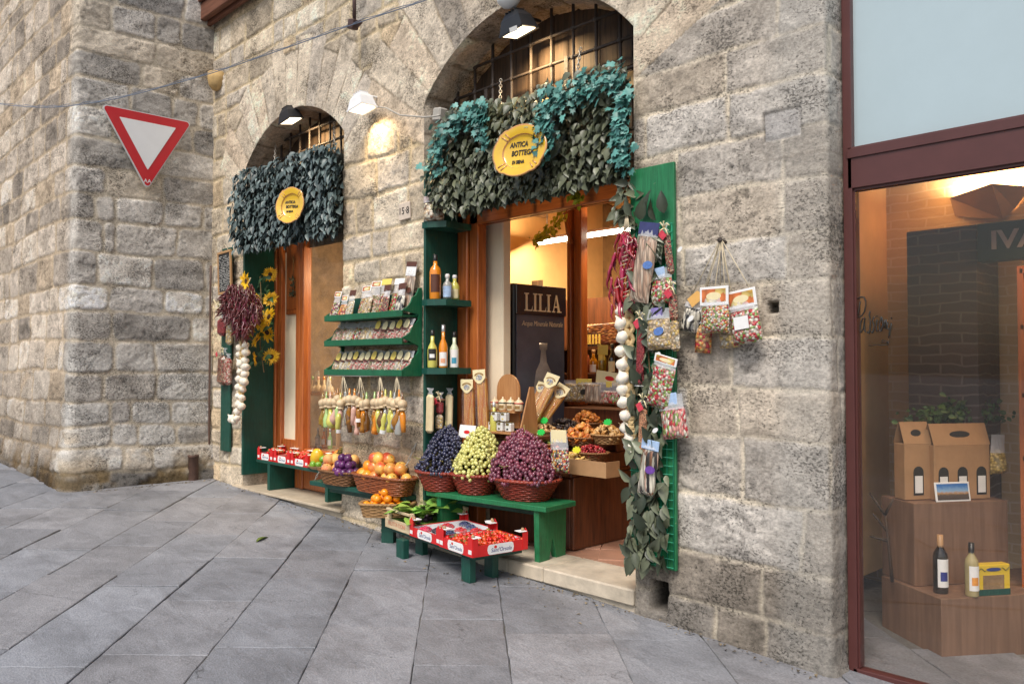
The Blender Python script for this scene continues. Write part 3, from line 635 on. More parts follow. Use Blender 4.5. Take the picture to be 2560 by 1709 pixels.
# big doorway: left jamb frame of three mouldings, lintel, middle post of the open door leaf
door = MB()
post(door, -5.32, -5.235, 0.002, 2.66); post(door, -5.225, -5.165, .002, 2.66, yD-.02); post(door, -5.155, -5.05, .002, 2.66)
door.build('door_frame', M_ORANGE, facade)
pA_, pB_ = at(1418,700,1.5).x, at(1452,700,1.5).x; w3 = (pB_-pA_)/3
d2 = MB(); post(d2, pA_, pA_+w3-.004, 1.03, 3.28, 1.49); post(d2, pA_+w3+.002, pA_+2*w3-.003, 1.03, 3.28, 1.52); post(d2, pA_+2*w3+.002, pB_, 1.03, 3.28, 1.50)
dl = d2.build('door_leaf', M_ORANGE, facade)
hb = MB(); hp = at(1418, 545, 1.46); hb.tube([(hp.x, 1.495, hp.z+.18), (hp.x-.003, 1.445, hp.z+.12), (hp.x, 1.44, hp.z), (hp.x+.02, 1.445, hp.z-.14), (hp.x+.03, 1.495, hp.z-.24)], .018, 8); hb.build('handle', M_ORANGE, dl)
d3 = MB(); d3.box((-4.25, yD+.05, 2.62), (2.14, .10, .12), None, .008); d3.build('lintel', M_ORANGEH, facade)
# left doorway
d4 = MB(); post(d4, -8.50, -8.42, .08, 2.8, yD-.02); post(d4, -8.41, -8.335, .08, 2.8)
d4.build('door_frame', M_ORANGE, facade)
pb = MB(); pb.box((-8.16, yD+.06, 1.70), (.345, .03, 2.25)); pb.build('wall_panel', M_BEIGE, facade)
p5 = MB(); p5.box((-8.16, yD+.055, .33), (.345, .05, .50), None, .006); p5.build('wood_panel', M_ORANGE, facade); p5 = MB(); p5.box((-8.12, yD+.035, 2.35), (.30, .03, .80), None, .006); p5.box((-8.12, yD+.018, 2.35), (.22, .02, .70), None, .008); p5.build('wood_panel', M_ORANGE, facade)
d6 = MB(); post(d6, -7.985, -7.905, .08, 2.8, yD-.02); post(d6, -7.895, -7.81, .08, 2.8, yD-.03); post(d6, -6.62, -6.53, .08, 2.8, yD-.03); post(d6, -6.98, -6.9, .45, 2.8, yD+.25)
d6.box((-7.21, yD+.02, .30), (1.18, .08, .42), None, .008); d6.box((-7.21, yD, .30), (.95, .05, .28), None, .012)
dlf = d6.build('door_leaf', M_ORANGE, facade)
gp = MB(); gp.box((-7.21, yD+.03, 1.67), (1.18, .006, 2.32)); gp.build('glass_pane', M_GLASS, dlf)
d7 = MB(); d7.box((-7.52, yD+.05, 2.85), (1.98, .10, .12), None, .008); d7.build('lintel', M_ORANGEH, facade)
# rooms behind (ceiling, walls, floor)
def room(x0, x1, y0, y1, z0, z1, mwall, name):
    r = MB()
    r.box(((x0+x1)/2, y1+.05, (z0+z1)/2), (x1-x0+.2, .1, z1-z0)); r.box((x0-.05, (y0+y1)/2, (z0+z1)/2), (.1, y1-y0-.004, z1-z0)); r.box((x1+.05, (y0+y1)/2, (z0+z1)/2), (.1, y1-y0-.004, z1-z0))
    r.build('interior_wall', mwall, facade)
    c = MB(); c.box(((x0+x1)/2, (y0+y1)/2, z1+.055), (x1-x0+.4, y1-y0+.3, .1)); c.build('ceiling', mwall, facade)
room(-6.2, -2.5, .45, 3.4, -.05, 3.3, M_PLASTER, 'a'); 
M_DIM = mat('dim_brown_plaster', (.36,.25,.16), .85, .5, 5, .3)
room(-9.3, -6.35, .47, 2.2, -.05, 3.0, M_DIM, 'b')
# pilaster left inside, lunette of bare stone, vault ribs
pl = MB(); pl.box((-5.165, .56, 1.4), (.47, .10, 3.4), None, .012); pl.build('pilaster', M_BEIGE, facade)
M_LUN = mat('bare_stone_lunette', (.20,.12,.055), .9, .45, 7, .5, 18)
lu = MB(); c0 = at(1425, 820, 3.2); pts = [(-1.5,-2.6)]+[(-1.5*math.cos(a), .95*math.sin(a)) for a in np.linspace(0, PI, 26)]+[(1.5,-2.6)]
lu.poly(pts, .06, frame((c0.x-.55, 3.40, c0.z+.75), (1,0,0), (0,0,1))); lu.build('lunette', M_LUN, facade)
rb = MB()
for x in (-3.55,): rb.box((x, 3.3, 1.5), (.34, .2, 3.2), None, .03)
rb.build('pilaster', M_PLASTER, facade)
fl = MB(); 
for i in range(-2, 7):
    for j in range(-3, 6):
        u = Matrix.Rotation(.62, 4, 'Z') @ Vector((i*.33, j*.33, 0)); c = Vector((-4.2+u.x, 1.2+u.y, -.012))
        if .55 < c.y < 3.2 and -5.5 < c.x < -2.7: fl.box(c, (.324,.324,.02), RZ(.62), .002, 0, (1,1,1))
fl.box((-4.35, 2.0, -.04), (3.7, 3.2, .03)); fl.box((-4.25, .60, -.017), (2.1,.36,.018))
o = fl.build('shop_floor', M_TILE); tag(o, 'pink tiled shop floor inside the large doorway', 'floor', None, 'structure')
fl = MB(); fl.box((-7.9, 1.3, .02), (3.0, 1.9, .08)); o = fl.build('shop_floor', M_TILE); tag(o, 'dark tiled floor behind the left glass door', 'floor', None, 'structure')
# steps
st = MB()
xs = [-5.33,-4.86,-4.30,-3.95,-3.17]
for a_, b_ in zip(xs[:-1], xs[1:]):
    st.box(((a_+b_)/2, .175, -.052), (b_-a_-.004, .43, .104), None, .010)
st.box((-4.25, .19, -.17), (2.15, .40, .13))
o = st.build('door_step', M_TRAV); tag(o, 'worn pale travertine step under the large right doorway', 'step')
st = MB(); st.box((-7.58, .16, .062), (2.18, .44, .026), None, .005); st.box((-7.56, .185, -.02), (2.10, .38, .136), None, .006)
o = st.build('door_step', M_TERRA); tag(o, 'smooth beige step with thin slab under the left doorway', 'step')
# wooden eaves, corbel, cable conduit on the corner
ev = MB(); p0, p1 = at(505, 60, -.12), at(900, -190, -.12)
for k, (w, h, dy) in enumerate(((.07,.20,-.14), (.05,.10,-.07))):
    d = Vector((p1.x-p0.x, 0, 0)); z = p0.z-.02-.09*k
    ev.box(((p0.x+p1.x)/2, dy, z+.12), (abs(d.x), w, h), None, .008)
ev.box(((p0.x+p1.x)/2, -.09, p0.z+.235), (abs(p1.x-p0.x), .24, .05)); ev.build('wooden_eaves', wood('eaves_wood', (.10,.035,.02), (.20,.08,.045), 5, 0, .7, 0), facade)
cb = MB(); p = at(536, 203, -.07); cb.lathe([(0,-.10),(.06,-.095),(.10,-.05),(.115,.02),(.115,.10),(0,.10)], 10, TR(p.x, -.04, p.z) @ S3(.95,.9,1)); cb.build('corbel', mat('ochre_sandstone', (.50,.34,.15), .9, .3, 12, .4), facade)
cn = MB(); cn.tube([(-9.30,-.045,z) for z in np.linspace(.15, 2.55, 12)], .012, 7); o = cn.build('conduit', mat('brown_conduit', (.10,.055,.04), .6, .3, 10)); tag(o, 'thin brown conduit pipe running down the inside corner of the wall', 'pipe')
rp = MB(); p = atx(483, 1195, -9.24); rp.lathe([(.055,0),(.058,.02),(.054,.28),(.060,.285),(.060,.31),(.045,.31),(.045,.2)], 14, TR(-9.24, p.y, ground(-9.24)-.02)); o = rp.build('pipe_stub', mat('rusty_iron', (.085,.045,.032), .75, .45, 16, .4)); tag(o, 'short rusty iron pipe stub standing at the foot of the corner wall', 'pipe')
# ------------------------------------------------------------------ road sign on the corner building
def tri(s, r, z0=0):
    """downward pointing rounded triangle, side s"""
    h = s*math.sqrt(3)/2; vs = [(-s/2, h*2/3-h/3), (s/2, h/3), (0, -2*h/3)]; vs[0] = (-s/2, h/3); out = []
    for i, v in enumerate(vs):
        c = Vector((v[0]*(1-r*2/ s*1.0), v[1]*(1-2*r/s))); a0 = [PI/2, -PI/6, -PI*5/6][i]
        for k in range(7):
            a = a0+PI/3-PI*2/3*k/6 + (0) ; a = [PI*5/6, PI/6, -PI/2][i]+PI/3-PI*2/3*k/6; out.append((c.x+r*math.cos(a), c.y+r*math.sin(a)))
    return out
sp = atx(372, 346, -9.22); FS = frame((-9.27, sp.y, sp.z), (0,1,0), (0,0,1))
sg = thing('give_way_sign', 'red and white triangular give way sign pointing down on corner wall', 'road sign', (-9.27, sp.y, sp.z))
m = MB(); m.poly(tri(.93,.035), .022, FS); m.build('plate', mat('sign_back_grey', (.62,.62,.62), .5, .1, 8), sg)
m = MB(); m.poly(tri(.905,.03), .003, FS @ TR(0,0,.023)); m.build('red_border', mat('sign_red', (.50,.012,.022), .35, .08, 6, coat=.3), sg)
m = MB(); m.poly(tri(.60,.006), .003, FS @ TR(0,.005,.027)); m.build('white_face', mat('sign_white', (.74,.75,.76), .35, .04, 6, coat=.3), sg)
m = MB(); m.box((-9.32, sp.y, sp.z+.1), (.10,.05,.05)); m.build('bracket', M_IRON, sg); m = MB(); m.box((-9.32, sp.y, sp.z-.2), (.10,.05,.05)); m.build('bracket', M_IRON, sg)
text('AA', .06, M_WHITE, sg, FS @ TR(0,-.47,.028), 'sticker')
# ------------------------------------------------------------------ overhead cable and its bracket
pA = at(-60, 262, -1.75); pts = []
for px, py, y in ((-220,215,-1.75),(0,262,-1.72),(90,269,-1.68),(160,268,-1.65),(300,247,-1.2),(527,185,-.35),(700,126,-.24),(886,60,-.18),(1085,-5,-.14),(1300,-90,-.12)): pts.append(at(px, py, y))
cb = MB(); sm = []
for i in range(len(pts)-1):
    for t in range(8): sm.append(pts[i].lerp(pts[i+1], t/8))
sm.append(pts[-1]); sm = [Vector(sum((sm[max(0,min(len(sm)-1,i+k))] for k in range(-3,4)), Vector()))/7 for i in range(len(sm))]
cb.tube(sm, .0045, 6); cb.tube([p+Vector((0,.004,.016+.008*math.sin(i*1.9))) for i, p in enumerate(sm)], .003, 6)
o = cb.build('overhead_cable', mat('blue_grey_cable', (.13,.17,.24), .5, .2, 20)); tag(o, 'blue overhead cable strung across the stone walls', 'cable')
bk = MB(); p = at(886, 60, -.15); bk.box((p.x-.02, p.y, p.z+.0), (.085,.07,.085), RY(.3), .006); bk.tube([(p.x-.02,p.y+.1,p.z+.4),(p.x-.06,p.y,p.z+.38),(p.x+.01,p.y-.01,p.z+.24),(p.x+.0,p.y,p.z+.04)], .018, 8); bk.tube([(p.x+.04,p.y,p.z-.03),(p.x+.10,p.y,p.z-.01)], .02, 8)
o = bk.build('cable_bracket', mat('rust_brown_iron', (.07,.038,.035), .6, .35, 18)); tag(o, 'brown iron bracket holding the overhead cable above the left arch', 'bracket')
# ------------------------------------------------------------------ floodlights
def flood(label, p, col, roll_y, k=1.0, aim=(0,-.35,-1), E=18, name='floodlight', laim=None):
    t = thing(name, label, 'lamp', p, 'floodlights over the shop front')
    z = Vector(aim).normalized(); x = Vector((1,0,0)); y = z.cross(x).normalized(); x = y.cross(z)
    M = Matrix(((x.x,y.x,z.x,p[0]),(x.y,y.y,z.y,p[1]),(x.z,y.z,z.z,p[2]),(0,0,0,1))) # local z = light direction
    h = MB(); fr = [(.15*k,.11*k,0.0),(.145*k,.105*k,-.02*k),(.115*k,.085*k,-.12*k),(.08*k,.06*k,-.17*k)]
    rings = []
    for a, b, zz in fr: rings.append([M @ Vector(q) for q in ((-a,-b,zz),(-a*.9,-b,zz),(a*.9,-b,zz),(a,-b,zz),(a,b,zz),(a*.9,b,zz),(-a*.9,b,zz),(-a,b,zz))])
    h.grid(rings, 0, (1,1,1), False, True); h.add(rings[-1], [tuple(range(8))]); h.add(rings[0], [tuple(range(8))[::-1]])
    for e in (-1,1): h.box(M @ Vector((0,e*.112*k,.004)), (.30*k,.012*k,.02*k), M.to_3x3().to_4x4())
    for i in range(4): h.box(M @ Vector(((-.06+.04*i)*k,0,-.178*k)), (.012*k,.12*k,.03*k), M.to_3x3().to_4x4())
    h.build('housing', col, t)
    g = MB(); g.box(M @ Vector((0,0,.004)), (.25*k,.18*k,.006), M.to_3x3().to_4x4()); g.build('lens', M_BULB, t)
    b = MB(); q = M @ Vector((0,0,-.17*k)); b.tube([q, (q.x,q.y+.12,q.z+.01), (q.x,min(q.y+.30,.26),q.z+.02)], .012, 6); b.build('bracket', col, t)
    lo = M @ Vector((0,0,.02)); zl_ = Vector(laim or aim).normalized(); L = area('lamp_light', lo, E, (1,.72,.38), 0,0, zl_.to_track_quat('-Z','Y').to_euler(), spot=math.radians(125)); L.location = lo
    return t
pw = at(905, 272, -.17)
f1 = flood('white rectangular floodlight on the wall between the two arches', pw, M_WHITE, 0, .74, (.12,.02,-1), 26, laim=(.25,.30,-1))
flood('small black floodlight hanging inside the left arch', at(727, 302, .0), M_BLACK, 0, .75, (.1,.2,-1), 85, laim=(.1,.9,-1))
flood('large black floodlight with pale sticker hanging under the big arch', at(1297, 80, .02), M_BLACK, 0, .80, (.1,.2,-1), 100, laim=(.1,.9,-1))
p = at(1281, 58, -.12); m = MB(); m.box((p.x-.02, p.y+.03, p.z-.03), (.075,.004,.035), RX(.35)); big = [o for o in COL.objects if o.get('label','').startswith('large black flood')][0]; m.build('sticker', M_PAPER, big)
cw = MB(); a_ = pw; q = [at(x, y, -.06) for x, y in ((935,266),(965,270),(1000,288),(1060,293),(1085,291),(1100,288))]; cw.tube(q, .007, 6); cw.build('lead', mat('grey_lead', (.42,.40,.36), .6, .1, 20), f1)
jb = MB(); p = at(1100, 288, .05); jb.box((p.x, .05, p.z), (.10,.09,.11), RY(.15), .012); o = jb.build('junction_box', mat('grey_plastic', (.40,.38,.34), .6, .2, 12)); tag(o, 'grey junction box at the left springing of the big arch', 'junction box')
dm = MB(); p = at(1275, 2, -.05); dm.lathe([(0,-.06),(.05,-.05),(.085,-.01),(.09,.03),(0,.03)], 16, TR(p.x, -.06, p.z) @ RX(.2)); o = dm.build('wall_lamp', M_WHITE); tag(o, 'small white round lamp just above the big arch', 'lamp')
# number tablet
npx = at(1012, 528, -.02); t = thing('number_plaque', 'small pale stone plaque with house number 158 between the arches', 'plaque', npx)
m = MB(); m.box(npx, (.155,.018,.145), RY(-.05), .004); m.build('tablet', mat('pale_marble', (.58,.50,.42), .6, .15, 14), t); text('15·8', .085, M_TXT, t, wallM((npx.x, npx.y-.011, npx.z)), 'digits', .0008)
# ------------------------------------------------------------------ right hand shop window
shop = thing('shop_window', 'maroon framed shop window with frosted panel above large glass pane', 'shop window', (-.6,.2,-.25))
yg = .19; x0 = -1.905
zt = at(2131,472,.165).z; zb = at(2142,1669,.165).z; zp = at(2129,369,.165).z
m = MB(); m.box((x0+.024, yg, 2.2), (.048,.07,5.0), None, .003); m.box((.55, yg, (zt+.05+zp-.05)/2+.0), (4.86,.07,zp-zt), None, .003); m.box((.55, yg-.038, zp-.035), (4.86,.012,.05), None, .002); m.box((.55, yg, zb-.05), (4.86,.07,.10), None, .003)
m.box((x0+.052, yg+.006, (zt+zb)/2), (.012,.05,zt-zb-.01)); m.box((2.9, yg, 2.2), (.05,.07,5.0), None, .003); m.box((.55, yg+.004, zt-.006), (4.80,.05,.012)); m.build('frame', M_MAROON, shop)
m = MB(); m.box((.52, yg+.01, (zp+4.7)/2), (4.76,.012,4.7-zp)); m.build('frosted_panel', M_FROST, shop)
m = MB(); m.box((.52, yg+.005, (zt+zb)/2), (4.74,.008,zt-zb-.01)); gl = m.build('glass_pane', clear('shop_glass', (.97,.96,.95), .99, .02, (.5,.5,.5), 1.62), shop)
strokes = [[(135,150),(175,125),(225,130),(250,180),(250,250),(230,330),(190,390),(140,408)],[(172,190),(152,300),(137,385)],[(235,415),(200,430),(175,500),(170,600),(180,625),(215,560),(238,420),(228,520),(235,600),(250,612)],[(310,320),(300,380),(315,470),(310,580),(290,640),(270,610)],[(370,400),(345,460),(365,520),(360,590),(340,630),(325,600)],[(410,440),(395,540),(400,600),(415,600)],[(404,385),(410,400)],[(470,400),(445,500),(440,600),(465,600),(490,500),(480,420),(462,410)],[(515,440),(505,560)],[(507,500),(540,440),(533,570)],[(556,480),(552,570),(585,570)],[(610,490),(590,600),(572,700)],[(608,410),(612,430)]]
m = MB()
for s_ in strokes:
    w_ = [at(2120+x/5.6, 720+y/5.6, yg-.0045) for x, y in s_]; q_ = []
    for i_ in range(len(w_)-1): q_ += [w_[i_].lerp(w_[i_+1], t_) for t_ in (0,.5)]
    q_.append(w_[-1]); m.tube(q_, .0042, 5)
m.build('lettering', M_TXT, shop)
m = MB()
for s_ in ([(290,805),(400,796),(560,796),(571,742)], [(492,722),(472,738),(492,754),(468,771)], [(503,771),(508,735),(518,760),(529,735),(533,771)], [(545,735),(556,752),(550,775)]): m.tube([at(2120+x/5.6, 720+y/5.6, yg-.0040) for x, y in s_], .0024, 5)
m.build('lettering_line', M_TXT, shop)
def brick_mat(name, a, b_, mo, sc_=1.0, bump=.4):
    mm, nt, b = newmat(name); L = nt.links.new; tc = N(nt, 'ShaderNodeTexCoord'); mp = N(nt, 'ShaderNodeMapping'); mp.inputs['Rotation'].default_value = (PI/2,0,0); L(tc.outputs['Object'], mp.inputs[0])
    no = N(nt, 'ShaderNodeTexNoise'); no.inputs['Scale'].default_value = 5; L(mp.outputs[0], no.inputs['Vector']); va = N(nt, 'ShaderNodeVectorMath', operation='MULTIPLY_ADD'); va.inputs[1].default_value = (.05,.05,.05); L(no.outputs['Color'], va.inputs[0]); L(mp.outputs[0], va.inputs[2])
    br = N(nt, 'ShaderNodeTexBrick'); br.inputs['Scale'].default_value = 1; br.inputs['Brick Width'].default_value = .25; br.inputs['Row Height'].default_value = .065; br.inputs['Mortar Size'].default_value = .006; br.inputs['Bias'].default_value = 0
    br.inputs['Color1'].default_value = c4(a); br.inputs['Color2'].default_value = c4(b_); br.inputs['Mortar'].default_value = c4(mo); L(va.outputs[0], br.inputs['Vector']); L(br.outputs['Color'], b.inputs['Base Color'])
    n2 = N(nt, 'ShaderNodeTexNoise'); n2.inputs['Scale'].default_value = 30; L(mp.outputs[0], n2.inputs['Vector']); ad = N(nt, 'ShaderNodeMath', operation='SUBTRACT'); L(n2.outputs['Fac'], ad.inputs[0]); L(br.outputs['Fac'], ad.inputs[1])
    bp = N(nt, 'ShaderNodeBump'); bp.inputs['Strength'].default_value = bump; bp.inputs['Distance'].default_value = .01; L(ad.outputs[0], bp.inputs['Height']); L(bp.outputs[0], b.inputs['Normal']); b.inputs['Roughness'].default_value = .85
    return mm
m = MB(); m.box((.45, 2.05, 1.0), (6.5,.1,3.6)); m.box((-2.75, 1.17, 1.0), (.1,1.66,3.6)); m.build('interior_wall', brick_mat('tan_brick', (.66,.50,.31), (.60,.44,.27), (.70,.57,.40)), shop)
m = MB(); m.box((.45, 1.2, 2.75), (6.3,1.7,.1)); m.build('ceiling', M_PLASTER, shop)
m = MB(); m.box((.45, 1.2, -.70), (6.3,1.75,.1)); o = m.build('shop_floor', mat('wooden_shop_floor', (.14,.085,.06), .5, .3, 6)); tag(o, 'wooden floor inside the right hand shop window', 'floor', None, 'structure')
q0 = at(2266, 580, 1.5); q1 = at(2440, 560, 1.5)
m = MB(); m.box(((q0.x+q1.x)/2, 1.72, (q0.z-.64)/2), (q1.x-q0.x, .44, q0.z+.64), None, .004); m.build('brick_pier', brick_mat('dark_brick', (.085,.06,.056), (.060,.045,.045), (.15,.125,.11)), shop)
# dark sign box with letters, shelf, wall lamp
q = at(2500, 600, 1.45); t = thing('hanging_sign', 'dark green sign with big pale letters inside the right shop', 'sign', (q.x+.6, 1.45, q.z))
q0 = at(2442, 560, 1.45); q1 = at(2442, 655, 1.45); m = MB(); m.box((q0.x+.75, 1.5, (q0.z+q1.z)/2), (1.5,.10,q0.z-q1.z), None, .004); m.build('board', mat('bottle_green_board', (.010,.022,.020), .5, .2, 8), t)
q = at(2488, 602, 1.44); text('IVA', .155, mat('grey_letters', (.42,.36,.37), .6, .05, 8), t, wallM((q.x-.03, 1.442, q.z)), 'lettering', .003, 0, 1.15, 'LEFT', .004)
q = at(2450, 530, 1.98); t = thing('wall_uplighter', 'wedge shaped wall lamp throwing light up inside right shop', 'lamp', (q.x, 1.95, q.z))
m = MB(); a_ = at(2373, 494, 1.98); b_ = at(2428, 484, 1.70); c_ = at(2535, 515, 1.98); 
vs = [(a_.x,1.995,a_.z),(b_.x+.12,1.70,a_.z),(c_.x+.1,1.995,a_.z),(a_.x+.03,1.995,a_.z-.13),(b_.x+.12,1.93,a_.z-.20),(c_.x,1.995,a_.z-.13)]
m.add([Vector(v) for v in vs], [(0,1,4,3),(1,2,5,4),(3,4,5)]); m.build('shade', mat('plaster_shade', (.40,.26,.15), .7, .1, 8), t)
lx = (a_.x+c_.x)/2+.05; area('uplighter_light', (lx, 1.88, a_.z+.0), 13, (1,.76,.47), .45,.2, (PI,0,0))
# ------------------------------------------------------------------ big doorway: tube light and its real light
pt = [at(1345,607,1.9), at(1560,590,1.9)]; t = thing('tube_light', 'long glowing tube light on the shop ceiling behind the door post', 'lamp', pt[0].lerp(pt[1], .5))
m = MB(); m.tube([(pt[0].x,1.9,pt[0].z),(pt[1].x+.15,1.9,pt[0].z)], .024, 10); m.build('tube', M_TUBE, t)
m = MB(); m.box(((pt[0].x+pt[1].x)/2+.07,1.93,pt[0].z+.035), (pt[1].x-pt[0].x+.3,.05,.03)); m.tube([(pt[0].x-.05,1.9,pt[0].z),(pt[0].x-.002,1.9,pt[0].z)], .03, 10); m.build('fitting', mat('brown_fitting', (.13,.06,.03), .5, .1, 9), t)
for x in (pt[0].x+.1, pt[1].x): m = MB(); m.tube([(x,1.93,pt[0].z+.05),(x,1.93,3.31)], .006, 6); m.build('hanger', M_IRON, t)
area('tube_light_glow', ((pt[0].x+pt[1].x)/2, 1.86, pt[0].z-.04), 62, (1,.74,.44), 1.6,.5, (math.radians(25),0,0))
area('tube_light_up', ((pt[0].x+pt[1].x)/2, 1.8, pt[0].z+.1), 16, (1,.70,.38), 1.6,.4, (PI,0,0))
area('left_room_light', (-7.2, 1.2, 2.6), 60, (1,.76,.46), .9,.5, (0,.5,0))
# fridge with mineral water advert
M_FR = mat('navy_fridge_panel', (.010,.012,.030), .25, .25, 3, coat=.5)
fx = -4.98; a_ = atx(1288, 700, fx); b_ = atx(1417, 717, fx); zf = (a_.z+b_.z)/2-.01
t = thing('drinks_fridge', 'dark blue drinks fridge with mineral water advert and pale letters', 'fridge', (fx-.3,(a_.y+b_.y)/2,0))
wf = b_.y-a_.y; m = MB(); m.box((fx-.33,(a_.y+b_.y)/2,zf/2), (.62,wf,zf-.01), None, .012); m.build('cabinet', mat('black_cabinet', (.012,.011,.014), .35, .1, 6), t)
FF = frame((fx-.016,(a_.y+b_.y)/2,zf/2), (0,1,0), (0,0,1)); 
m = MB(); m.box(FF @ Vector((0,-.06,0)), (.012,wf-.05,zf-.30)); m.build('door', mat('grey_blue_advert', (.07,.085,.13), .25, .5, 1.6, coat=.4), t)
m = MB(); m.box(FF @ Vector((0,zf/2-.14,.01)), (.02,wf-.02,.26), None, .006); m.build('header', M_FR, t)
def serif(ch, h, w=.0):
    s_ = []; th = h*.17
    R = lambda x0,y0,x1,y1: s_.append([(x0,y0),(x1,y0),(x1,y1),(x0,y1)])
    if ch == 'L': R(h*.10,0,h*.10+th,h); R(0,0,h*.62,h*.07); R(0,h*.93,h*.37,h); s_.append([(h*.55,0),(h*.64,0),(h*.68,h*.30),(h*.60,h*.10)]); return s_, h*.72
    if ch == 'I': R(h*.10,0,h*.10+th,h); R(0,0,h*.37,h*.07); R(0,h*.93,h*.37,h); return s_, h*.44
    if ch == 'A': s_.append([(h*.12,0),(h*.19,0),(h*.44,h),(h*.38,h)]); s_.append([(h*.56,0),(h*.76,0),(h*.48,h),(h*.36,h)]); R(h*.22,h*.28,h*.62,h*.36); R(h*.03,0,h*.30,h*.07); R(h*.48,0,h*.86,h*.07); return s_, h*.88
m = MB(); x = 0; H_ = .155; parts_ = []
for ch in 'LILIA':
    s_, w_ = serif(ch, H_); parts_.append((x, s_)); x += w_
kx = (wf*.72)/x
for xx, s_ in parts_:
    for i_, q in enumerate(s_): m.poly([((p[0]+xx)*kx-wf*.34, p[1]-H_/2) for p in q], .002, FF @ TR(0,zf/2-.16,.0205+.0006*i_))
m.build('lettering', mat('cream_letters', (.72,.60,.42), .5, .05, 9), t)
text('Acqua Minerale Naturale', .062, mat('cream_small_letters', (.62,.52,.38), .5, .05, 9), t, FF @ TR(.02,zf/2-.345,.0075), 'lettering', .0008, .25, .82)
m = MB(); m.lathe([(0,-.62),(.115,-.62),(.12,-.55),(.12,-.1),(.10,.02),(.055,.10),(.045,.20),(.06,.22),(.06,.27),(0,.27)], 20, FF @ TR(.03,.27,.004) @ RX(-PI/2) @ S3(1,.06,1)); m.build('bottle_picture', mat('pictured_bottle', (.30,.30,.31), .2, .5, 6, coat=.5), t)
# brown interior counter
ct = thing('shop_counter', 'dark brown wooden counter running back inside the large doorway', 'counter', (-4.6,1.0,0))
m = MB(); m.box((-4.155, 1.10, .275), (.03,1.20,.545), None, .004); m.build('side_panel', M_COUNTER, ct)
m = MB(); m.box((-4.62, .505, .27), (.90,.03,.53), None, .004); m.build('front_panel', M_COUNTER, ct)
m = MB(); m.box((-4.62, 1.08, .565), (.96,1.22,.03), None, .006); m.build('top', M_COUNTER, ct)
for k, (y0, y1, z) in enumerate(((.78,1.62,.70),(1.02,1.62,.84),(1.30,1.62,1.02))):
    m = MB(); m.box((-4.56, (y0+y1)/2, (z+(.58,.702,.842)[k])/2), (.84-.01*k, y1-y0, z-(.58,.702,.842)[k]), None, .006); m.build('display_step', M_COUNTER, ct)
m = MB(); m.box((-4.80, .43, .835), (.86,.20,.03), None, .005); m.build('ledge', M_COUNTER, ct)
# ------------------------------------------------------------------ foliage
def leaf_mat(name, a, c, rough=.5, trans=.0):
    m, nt, b = newmat(name); L = nt.links.new; t = N(nt, 'ShaderNodeAttribute', attribute_name='tint'); sp = N(nt, 'ShaderNodeSeparateColor'); L(t.outputs['Color'], sp.inputs[0])
    r = N(nt, 'ShaderNodeValToRGB'); r.color_ramp.elements[0].color = c4(a); r.color_ramp.elements[1].color = c4(c); L(sp.outputs[0], r.inputs[0])
    tc = N(nt, 'ShaderNodeTexCoord'); no = N(nt, 'ShaderNodeTexNoise'); no.inputs['Scale'].default_value = 50; L(tc.outputs['Object'], no.inputs['Vector'])
    mr = N(nt, 'ShaderNodeMapRange'); mr.inputs[3].default_value = .75; mr.inputs[4].default_value = 1.25; L(no.outputs['Fac'], mr.inputs[0])
    mul = N(nt, 'ShaderNodeMix', data_type='RGBA', blend_type='MULTIPLY'); mul.inputs[0].default_value = 1; L(r.outputs[0], mul.inputs[6]); L(mr.outputs[0], mul.inputs[7]); L(mul.outputs[2], b.inputs['Base Color'])
    b.inputs['Roughness'].default_value = rough; return m
M_LEAFD = leaf_mat('dark_dull_leaf', (.042,.052,.028), (.20,.215,.135), .4)
M_LEAFB = leaf_mat('dark_blue_green_leaf', (.038,.058,.060), (.18,.245,.24), .42)
M_TEAL = leaf_mat('teal_ivy_leaf', (.018,.10,.085), (.14,.38,.34), .45)
M_LIME = leaf_mat('yellow_green_leaf', (.35,.36,.015), (.75,.72,.05), .5)
M_FIG = leaf_mat('fresh_green_leaf', (.06,.19,.02), (.22,.42,.07), .45)
M_STEM = mat('brown_stem', (.16,.11,.05), .8, .3, 30)
LEAF = leafT(1, .62, .16, .35); LEAFN = leafT(1, .42, .12, .3); LEAFS = leafT(1, .55, .10, .3, True)
def leaf_at(mb, T, p, s, d, n, val):
    d = Vector(d).normalized(); n = Vector(n); x = d.cross(n).normalized(); n = x.cross(d)
    M = Matrix(((x.x*s,d.x*s,n.x*s,p[0]),(x.y*s,d.y*s,n.y*s,p[1]),(x.z*s,d.z*s,n.z*s,p[2]),(0,0,0,1)))
    mb.inst(T, M, 0, (val,val,val))
def pip(poly, x, y):
    c = False; j = len(poly)-1
    for i in range(len(poly)):
        if (poly[i][1] > y) != (poly[j][1] > y) and x < (poly[j][0]-poly[i][0])*(y-poly[i][1])/(poly[j][1]-poly[i][1])+poly[i][0]: c = not c
        j = i
    return c
